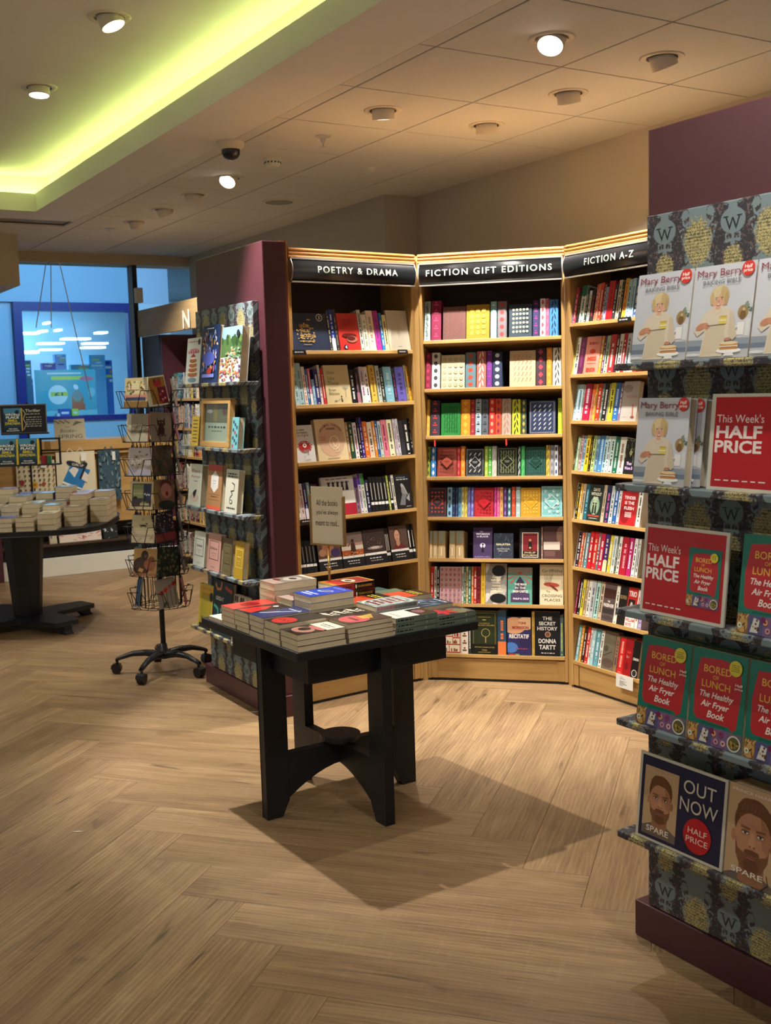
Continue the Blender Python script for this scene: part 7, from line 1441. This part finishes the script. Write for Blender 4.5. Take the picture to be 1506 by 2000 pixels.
# posters and stock inside the window of the opposite shop
def sheet(px0, px1, py0, py1, d, ground, art, name, label, cat='poster', t=.02):
    um = (px0+px1)/2; ym = (py0+py1)/2; u0, u1 = onO(px0, ym, d)[0], onO(px1, ym, d)[0]; z0, z1 = onO(um, py1, d)[1], onO(um, py0, d)[1]
    r = thing(name, F_O.mat(u0, d, z0), label, cat); w, h = u1-u0, z1-z0; MB().box(0, w, 0, t, 0, h, ground).build('board', M_PRINT, r)
    if art: A = Art(w, h, y=-.002); art(A); A.mb.build('print', M_PRINT, r)
    return r
def p_main(A):
    A.rect(.0, .0, 1, 1, '58b4c8'); A.rect(.26, .78, .78, .86, 'c8e070'); A.rect(.2, .9, .76, .94, 'c8e8e8'); A.disc(.36, .46, .16, 'd8f0f4'); A.rect(.24, .43, .52, .52, 'c4dc5c'); A.text('£1', .37, .475, .14, '2c5c7c', .07, bold=.03)
    A.ell(.68, .33, .10, .22, 'b87850'); A.ell(.68, .42, .08, .12, '8ca0a0'); A.ell(.66, .62, .04, .06, 'e8f4f4', rot=.3); A.rect(.58, .1, .8, .26, 'c86c50'); A.ell(.85, .8, .12, .05, 'd88098'); [A.ell(.1+.13*k, .06, .09, .06, '8cd4dc') for k in range(8)]; A.ell(.92, .5, .06, .1, '8cd0dc')
sheet(70, 188, 722, 812, .16, '58b4c8', p_main, 'window_poster', 'large turquoise price poster in the opposite shop window', t=.02)
sheet(263, 272, 603, 690, -.1, 'a8c838', lambda A: [A.rect(.3, .12+.14*k, .7, .2+.14*k, '3c5830') for k in range(4)], 'vertical_sign', 'narrow lime green vertical sign at the right of the opposite shop', 'sign')
sheet(264, 273, 697, 735, -.1, '2c8078', lambda A: A.ell(.5, .5, .4, .3, 'a0d8c8'), 'teal_sign', 'small teal sign below the lime one on the opposite shop', 'sign')
rngO = random.Random(44)
for k, (px0, px1, py0, py1, c) in enumerate(((50, 62, 704, 735, '2c6c88'), (54, 70, 740, 770, '1c4c9c'), (92, 118, 708, 718, '1848b0'), (122, 144, 690, 712, '68b0e8'), (158, 196, 710, 722, '4c9cb0'), (200, 232, 690, 720, '6cb8e0'), (234, 252, 700, 745, '2c78c8'), (206, 222, 730, 806, '50a0d8'), (196, 206, 742, 808, '1c3c68'), (226, 250, 752, 800, '3c90b0'), (52, 66, 776, 808, '5cc0c8'))):
    u0, u1 = onO(px0, py1, 1.2)[0], onO(px1, py1, 1.2)[0]; z0, z1 = onO(px0, py1, 1.2)[1], onO(px0, py0, 1.2)[1]
    r = thing('shop_stock', F_O.mat(u0, 1.2+.13*k, 0), f'{("left","left","centre","centre","centre","right","right","right","right","right","lower left")[k]} {cname(c)} block of stock deep inside the opposite shop, number of tones {("pale","dark","deep","light","mid","soft","bright","tall","narrow","broad","low")[k]}'.replace('number of tones ', ''), 'stock')
    MB().box(0, u1-u0, 0, .12, 0.021, z1, c).build('stand', M_PRINT, r)
    A = Art(u1-u0, z1-z0, 0, z0, -.002); [A.rect(rngO.random()*.7, q/5+.02, rngO.random()*.3+.65, q/5+.14, rngO.choice(('d8e8e8', '80c8d8', 'c8d860', '1c3c8c', 'e89060'))) for q in range(5)]; A.mb.build('packages', M_PRINT, r)
for k, (px, py, w, h, c, l) in enumerate(((135, 818, 20, 15, '2458b8', 'small blue box on the sill of the opposite shop window'), (155, 817, 12, 14, 'b0d850', 'small lime box beside the blue one on the opposite sill'), (122, 822, 5, 6, 'd0e8f0', 'tiny white packet on the opposite sill'))):
    u0, z0 = onO(px-w/2, py+h/2, -.2); u1, z1 = onO(px+w/2, py-h/2, -.2); r = thing('carton', F_O.mat(u0, -.025, zl_+.001), l, 'box'); MB().box(0, u1-u0, 0, .1, 0, z1-z0, c).build('box_body', M_PRINT, r); MB().box(.02, u1-u0-.02, -.003, -.001, (z1-z0)*.3, (z1-z0)*.6, 'd8e8f0').build('box_print', M_PRINT, r)

# ------------------------------------------------------------------ wall bay with the wooden N sign beyond the left display
F_B = Frame(F_HW.w(F_HW.on(275, 640)[0], -.002), D1)
b1u = F_B.on(380, 620)[0]; zt0 = F_B.on(276, 607)[1]; zt1 = F_B.on(276, 659)[1]; u312 = F_B.on(312, 700)[0]
wb = thing('wall_bay', F_B.mat(), 'tall bay with pale wooden header board and a white letter N, beyond the left display', 'bookcase')
hb = MB().box(.01, b1u+1.0, -.03, 0, zt1, zt0).build('header_board', wood('pale_oak_board', 'b09468', '94784e', .8, 'x', .5), wb, bevel=.002)
V, Fc, x0, x1, y0, y1 = text_data('N', .03, 1); un = F_B.on(372, 620)[0]; zn = F_B.on(372, 623)[1]; mb = MB(); hN = F_B.on(372, 605)[1]-F_B.on(372, 641)[1]
for v in V: mb.v.append((un+(v[0]-(x0+x1)/2)*.16/(x1-x0), -.040, zn+(v[1]-(y0+y1)/2)*hN/(y1-y0)))
for f in Fc: mb.f.append(f); mb.c.append(lin('e4e4dc'))
n_ = len(mb.v); mb.build('letter', M_WHITE, hb)
MB().box(.01, u312, .0, .02, 0.001, zt1-.001).build('navy_panel', mat('slate_panel', '34384a', .5, noise=(2, .05)), wb)
MB().box(u312+.001, b1u+1.0, .36, .38, .001, zt1-.001).build('plum_back', M_PLUM, wb); MB().box(u312+.001, u312+.02, .02, .359, .001, zt1-.001).build('plum_side', M_PLUM, wb)
zsB = [.12, .42, .70, .98, 1.22, 1.47]
for z in zsB: MB().box(u312+.021, b1u+.6, .01, .359, z-.02, z).build('shelf', M_OAK, wb, bevel=.001)
rb = random.Random(77); pal = ['d8d4c4', '4c6c5c', '8c3038', 'e0c050', '2c3c6c', 'b0a890', '6c2c3c', '3c7c8c', 'd08030', '1c1c20', 'c8c8c8', '5c4030']
uA, uB = F_B.on(338, 900)[0], F_B.on(392, 900)[0]
for zi, z in enumerate(zsB):
    u = uA; k = 0
    while u < uB:
        w = rb.uniform(.018, .042); c = rb.choice(pal)
        spine_book(F_B, u, z, w-.001, rb.uniform(.18, .22), .14, c, f'{cname(c)} book spine, {nth(k)}, {("lowest","second","third","fourth","fifth","top")[zi]} shelf glimpsed between spinner and left display', 'books in the far wall bay', rb, d=.02, tilt=0.0); u += w; k += 1

# ------------------------------------------------------------------ round black book table at far left
C2 = Vector((-2.40, 7.25, 0)); F_2 = Frame(C2, 86)
rt = thing('pedestal_table', F_2.mat(), 'black pedestal table with curved edges covered in stacked paperbacks, far left', 'table')
TZ = .70; R2 = .60; EXP = 3.4
def sup(R, n=64):
    o = []
    for k in range(n):
        t = 2*pi*k/n; c, q = cos(t), sin(t); r_ = R/((abs(c)**EXP+abs(q)**EXP)**(1/EXP)); o.append((r_*c, r_*q))
    return o
MB().prism(sup(R2), TZ-.032, TZ, 'z').build('tabletop', M_BLACK, rt, bevel=.004)
mb = MB(); P0, P1 = .125, .085
def ring(h, zz): return [(h*cos(pi/8+k*pi/4)*1.08, h*sin(pi/8+k*pi/4)*1.08, zz) for k in range(8)]
a_, b_ = ring(P0, TZ-.036), ring(P1, .085)
for k in range(8): j = (k+1) % 8; mb.poly([b_[k], b_[j], a_[j], a_[k]])
mb.poly(a_); mb.poly(b_[::-1]); mb.build('pedestal', M_BLACK, rt)
pts = []
for k in range(4):
    c = pi/4+k*pi/2; R4 = .46; w4 = .085
    pts += [(R4*cos(c)+w4*sin(c), R4*sin(c)-w4*cos(c)), (R4*cos(c)-w4*sin(c), R4*sin(c)+w4*cos(c))]
    for q in range(1, 8): t = q/8; c1, c2 = c, c+pi/2; A1 = (R4*cos(c1)-w4*sin(c1), R4*sin(c1)+w4*cos(c1)); A2 = (R4*cos(c2)+w4*sin(c2), R4*sin(c2)-w4*cos(c2)); m = 1-.52*sin(pi*t); pts.append(((A1[0]*(1-t)+A2[0]*t)*m, (A1[1]*(1-t)+A2[1]*t)*m))
MB().prism(pts, .055, .084, 'z').build('base_plate', M_BLACK, rt, bevel=.003)
for k in range(4): c = pi/4+k*pi/2; MB().prism([(.36, .054), (.46, .054), (.46, .02), (.48, .0005), (.42, .0005)], -.03, .03, 'y').build('foot', M_BLACK, rt, Matrix.Rotation(c, 4, 'Z'), bevel=.002)
r2 = random.Random(123)
covers = {(0, 0): 'a86050', (0, 1): '3c64b0', (0, 2): '6c5c48', (0, 3): 'c8c4b0', (0, 4): '34383c', (1, 0): 'b8b4a8', (1, 1): 'a8a090', (1, 2): 'b0a060', (1, 3): '5c7c80', (1, 4): '7c7068', (2, 0): '8c8078', (2, 1): '7c8484', (2, 2): '34505c', (2, 3): '3c4a60', (2, 4): 'b86c68', (3, 1): '6c74b0', (3, 2): '4c4c48', (3, 3): '1c2c4c', (3, 4): '8c8c90'}
names_c = ['front row', 'second row', 'third row', 'back row']
for j in range(4):
    for i in range(-1, 6):
        x, y = -.28+.127*(i+1), -.575+.19*j + (.03*abs(i-1.2)**1.6*.35 if j == 0 else 0)
        if max(abs((x+q*.11)/R2)**EXP+abs((y+p*.176)/R2)**EXP for q in (0, 1) for p in (0, 1)) > .98: continue
        c = covers.get((j, i), r2.choice(('8c6c5c', '5c6c7c', 'a89c88', '3c3c40'))); n = (3, 4, 4, 5)[j] + (1 if (i+j) % 3 == 0 and j else 0); z = TZ+.0006; t = r2.choice((.028, .03, .034)) if j < 2 else .036
        for k in range(n):
            lv = 'top copy' if k == n-1 else ('bottom copy' if k == 0 else ('second copy up', 'third copy up', 'fourth copy up', 'fifth copy up', 'sixth copy up')[k-1])
            yy = y + (.0 if j == 0 else 0)
            rr_ = flat_book(F_2, x+.11+r2.uniform(-.002, .002), yy+r2.uniform(-.002, .002), z, .172, .110, t, pi/2+r2.uniform(-.012, .012), c, (lambda A, cc=c: (A.rect(0, 0, 1, 1, cc), A.marks(.15, .85, .75, .08, 'e0dccc', random.Random(sum(map(ord, cc)) % 50)), A.ell(.5, .4, .3, .15, 'c8bca0' if sum(lin(cc)[:3]) < .6 else '4c4440'))) if k == n-1 else None,
                f'{cname(c)} paperback, {lv}, {("far left","leftmost","second","third","fourth","fifth","rightmost")[i+1]} stack in {names_c[j]} of the far table', 'back', None, None, 'stacks on the far table')
            z += t+.0006
# display rack on the far table
P2 = C2.copy(); rk = thing('display_rack', Matrix.Translation((P2.x, P2.y, TZ+.0006)) @ Matrix.Rotation(rad(-12), 4, 'Z'), 'black wire rack standing on the far table, holding two blue and yellow thrillers', 'rack')
# find rack position from the photograph: pole at pixel column 60
rr = ray(59, 900); tt = (7.42)/rr.y; Pk = Vector((rr.x*tt, 7.42, 0)); rk.matrix_world = Matrix.Translation((Pk.x, Pk.y, TZ+.0006)) @ Matrix.Rotation(rad(8), 4, 'Z')
sc_ = tt/1.0
zof = lambda y: EYE+ray(60, y).z*tt-(TZ+.0006)
xof = lambda x: (ray(x, 870).x-rr.x)*tt
MB().cyl((0, 0, .003), (0, 0, zof(785)), .007, .007, 10).cyl((0, 0, 0), (0, 0, .003), .06, .06, 20).build('pole', M_MET, rk)
xl, xr, z0_, z1_ = xof(-22), xof(117), zof(909), zof(856)
MB().box(xl, xr, -.06, .03, z0_, z0_+.008).build('tray', M_MET, rk)
mb = MB(); 
for xx in (xl, xof(78), xr-.012): mb.box(xx, xx+.012, .0, .012, z0_+.009, z1_)
mb.box(xl, xr, .0, .012, z1_-.012, z1_+.0).box(xof(78), xr, -.0, .012, (z0_+z1_)/2, (z0_+z1_)/2+.012); mb.build('wire_back', M_MET, rk)
MB().box(xof(8), xof(97), -.02, .012, zof(845)-.01, zof(845)).build('sign_ledge', M_MET, rk)
def art_wrong(A):
    A.rect(0, 0, 1, 1, '16384c'); A.rect(0, .8, 1, 1, '3c7c98'); A.rect(0, 0, 1, .2, '14202c')
    A.text('WRONG', .5, .74, .86, 'd8dcd0', .10, bold=.03); A.text('PLACE', .5, .62, .76, 'd8dcd0', .10, bold=.03); A.text('TIME', .5, .49, .56, 'c8b428', .10, bold=.03, rot=pi); A.text('WRONG', .5, .365, .90, 'c8b428', .11, bold=.03, rot=pi)
    A.text('GILLIAN', .5, .14, .5, 'd8dcd0', .05, bold=.02); A.text('McALLISTER', .5, .06, .74, 'd8dcd0', .05, bold=.02); A.disc(.78, .84, .12, '101820')
base_r = rk.matrix_world
for k, (x0p, x1p) in enumerate(((0, 34), (39, 73))):
    x0_, x1_ = xof(x0p), xof(x1p); face_book(base_r @ Matrix.Translation((x0_, -.042, z0_+.009)) @ Matrix.Rotation(rad(-7), 4, 'X'), x1_-x0_, (z1_-z0_)*.96, .03, '16384c', art_wrong, ('left', 'right')[k]+' of two blue and yellow thrillers in the rack on the far table', 'thrillers in the table rack', name='thriller', spine='c8b428')
    MB().box(x1_+.001-x0_, x1_+.001-x0_+.014, .004, .03, 0, (z1_-z0_)*.95, 'c8b030').build('yellow_edge', M_PRINT, [o for o in COL.objects if o.name.startswith('thriller')][-1])
for k, (c, x0p, yb_) in enumerate((('8c6430', 88, 882), ('1c6c40', 88, 903), ('8c2430', 80, 903))):
    x0_ = xof(x0p); face_book(base_r @ Matrix.Translation((x0_, -.03, (z0_+.009 if k else (z0_+z1_)/2+.013))), xof(x0p+12)-x0_, .055, .02, c, None, f'small {cname(c)} book in the right end compartment of the table rack', 'small books in the table rack')
def art_month(A):
    A.rect(0, 0, 1, 1, '18161a'); A.rect(.06, .0, .46, .92, '1c3448'); sub(A, .07, .02, .45, .9, art_wrong); A.rect(.45, .06, .48, .9, 'b8983c'); A.text('Thriller', .72, .80, .34, 'c8c4b4', .10, bold=.01)
    for k, b in enumerate((.66, .54, .45, .37, .29, .21)): A.marks(.56, .9, b, .025, 'b0aca0', random.Random(k))
    A.curve([(.49, .85), (.55, .7), (.5, .5), (.56, .3), (.5, .1)], .015, 'b0a890')
x0_, x1_ = xof(7), xof(95); z2_, z3_ = zof(845)+.0005, zof(789); r = thing('thriller_sign', base_r @ Matrix.Translation((x0_, -.012, z2_)), 'black thriller of the month sign above the rack on the far table', 'sign')
MB().box(0, x1_-x0_, 0, .005, 0, z3_-z2_, '6c6458').build('board', M_PRINT, r); A = Art(x1_-x0_, z3_-z2_); sub(A, .02, .02, .98, .96, art_month); A.mb.build('printed_sheet', M_PRINT, r)

# ------------------------------------------------------------------ past about three hundred books in view: the thinnest join one object
def px_area(o):
    xs, ys = [], []
    objs = [o] + list(o.children)
    for q in objs:
        if q.type != 'MESH': continue
        mw = q.matrix_basis if q.parent is None else o.matrix_basis @ q.matrix_basis
        for c in q.bound_box:
            v = mw @ Vector(c) - Vector((0, 0, EYE)); z = v.dot(CF)
            if z < .3: return 0
            xs.append(753+FPX*v.dot(CR)/z); ys.append(1000-FPX*v.dot(CU)/z)
    if not xs or max(xs) < 0 or min(xs) > 1506: return 0
    return (max(xs)-min(xs))*(max(ys)-min(ys))
bks = [o for o in COL.objects if o.parent is None and o.get('category') == 'book']
spn = sorted(((px_area(o), o) for o in bks if o.name.split('.')[0] in ('book', 'paperback', 'gift_book')), key=lambda k: k[0])
excess = max(0, len(bks)-300); small = [o for a, o in spn[:excess]]
if small:
    V, Fc, Cc, Mi = [], [], [], []; mats = []
    def grab(q, mw):
        if q.type == 'MESH':
            me = q.data; m = me.materials[0]
            if m not in mats: mats.append(m)
            mi = mats.index(m); n = len(V); V.extend(tuple(mw @ v.co) for v in me.vertices); ca = me.color_attributes['Col'].data
            for p in me.polygons: Fc.append(tuple(n+i for i in p.vertices)); Cc.append(tuple(ca[p.loop_start].color)); Mi.append(mi)
        for c in list(q.children): grab(c, mw @ c.matrix_basis); bpy.data.objects.remove(c)
    for o in small: grab(o, o.matrix_basis.copy()); bpy.data.objects.remove(o)
    me = bpy.data.meshes.new('thin_books'); me.from_pydata(V, [], Fc); ca = me.color_attributes.new('Col', 'FLOAT_COLOR', 'CORNER'); data = []
    for f, c in zip(Fc, Cc): data += list(c)*len(f)
    ca.data.foreach_set('color', data)
    for m in mats: me.materials.append(m)
    me.polygons.foreach_set('material_index', Mi); me.update()
    o = bpy.data.objects.new('small_books', me); COL.objects.link(o); tag(o, 'the many smallest and half-hidden books scattered between larger ones on shelves and tables', 'books', kind='stuff')
print('books', len(bks), 'joined', len(small), 'planks', nplank, 'tiles', ntile)
# labels stay within sixteen words
for o in COL.objects:
    l = o.get('label')
    if l:
        w = l.split()
        for drop in ('the', 'its', 'a', 'of', 'with', 'and', 'in', 'on', 'just'):
            k = len(w)-1
            while len(' '.join(w).replace('-', ' ').split()) > 16 and k > 0:
                if w[k] == drop: w.pop(k)
                k -= 1
        o['label'] = ' '.join(w)
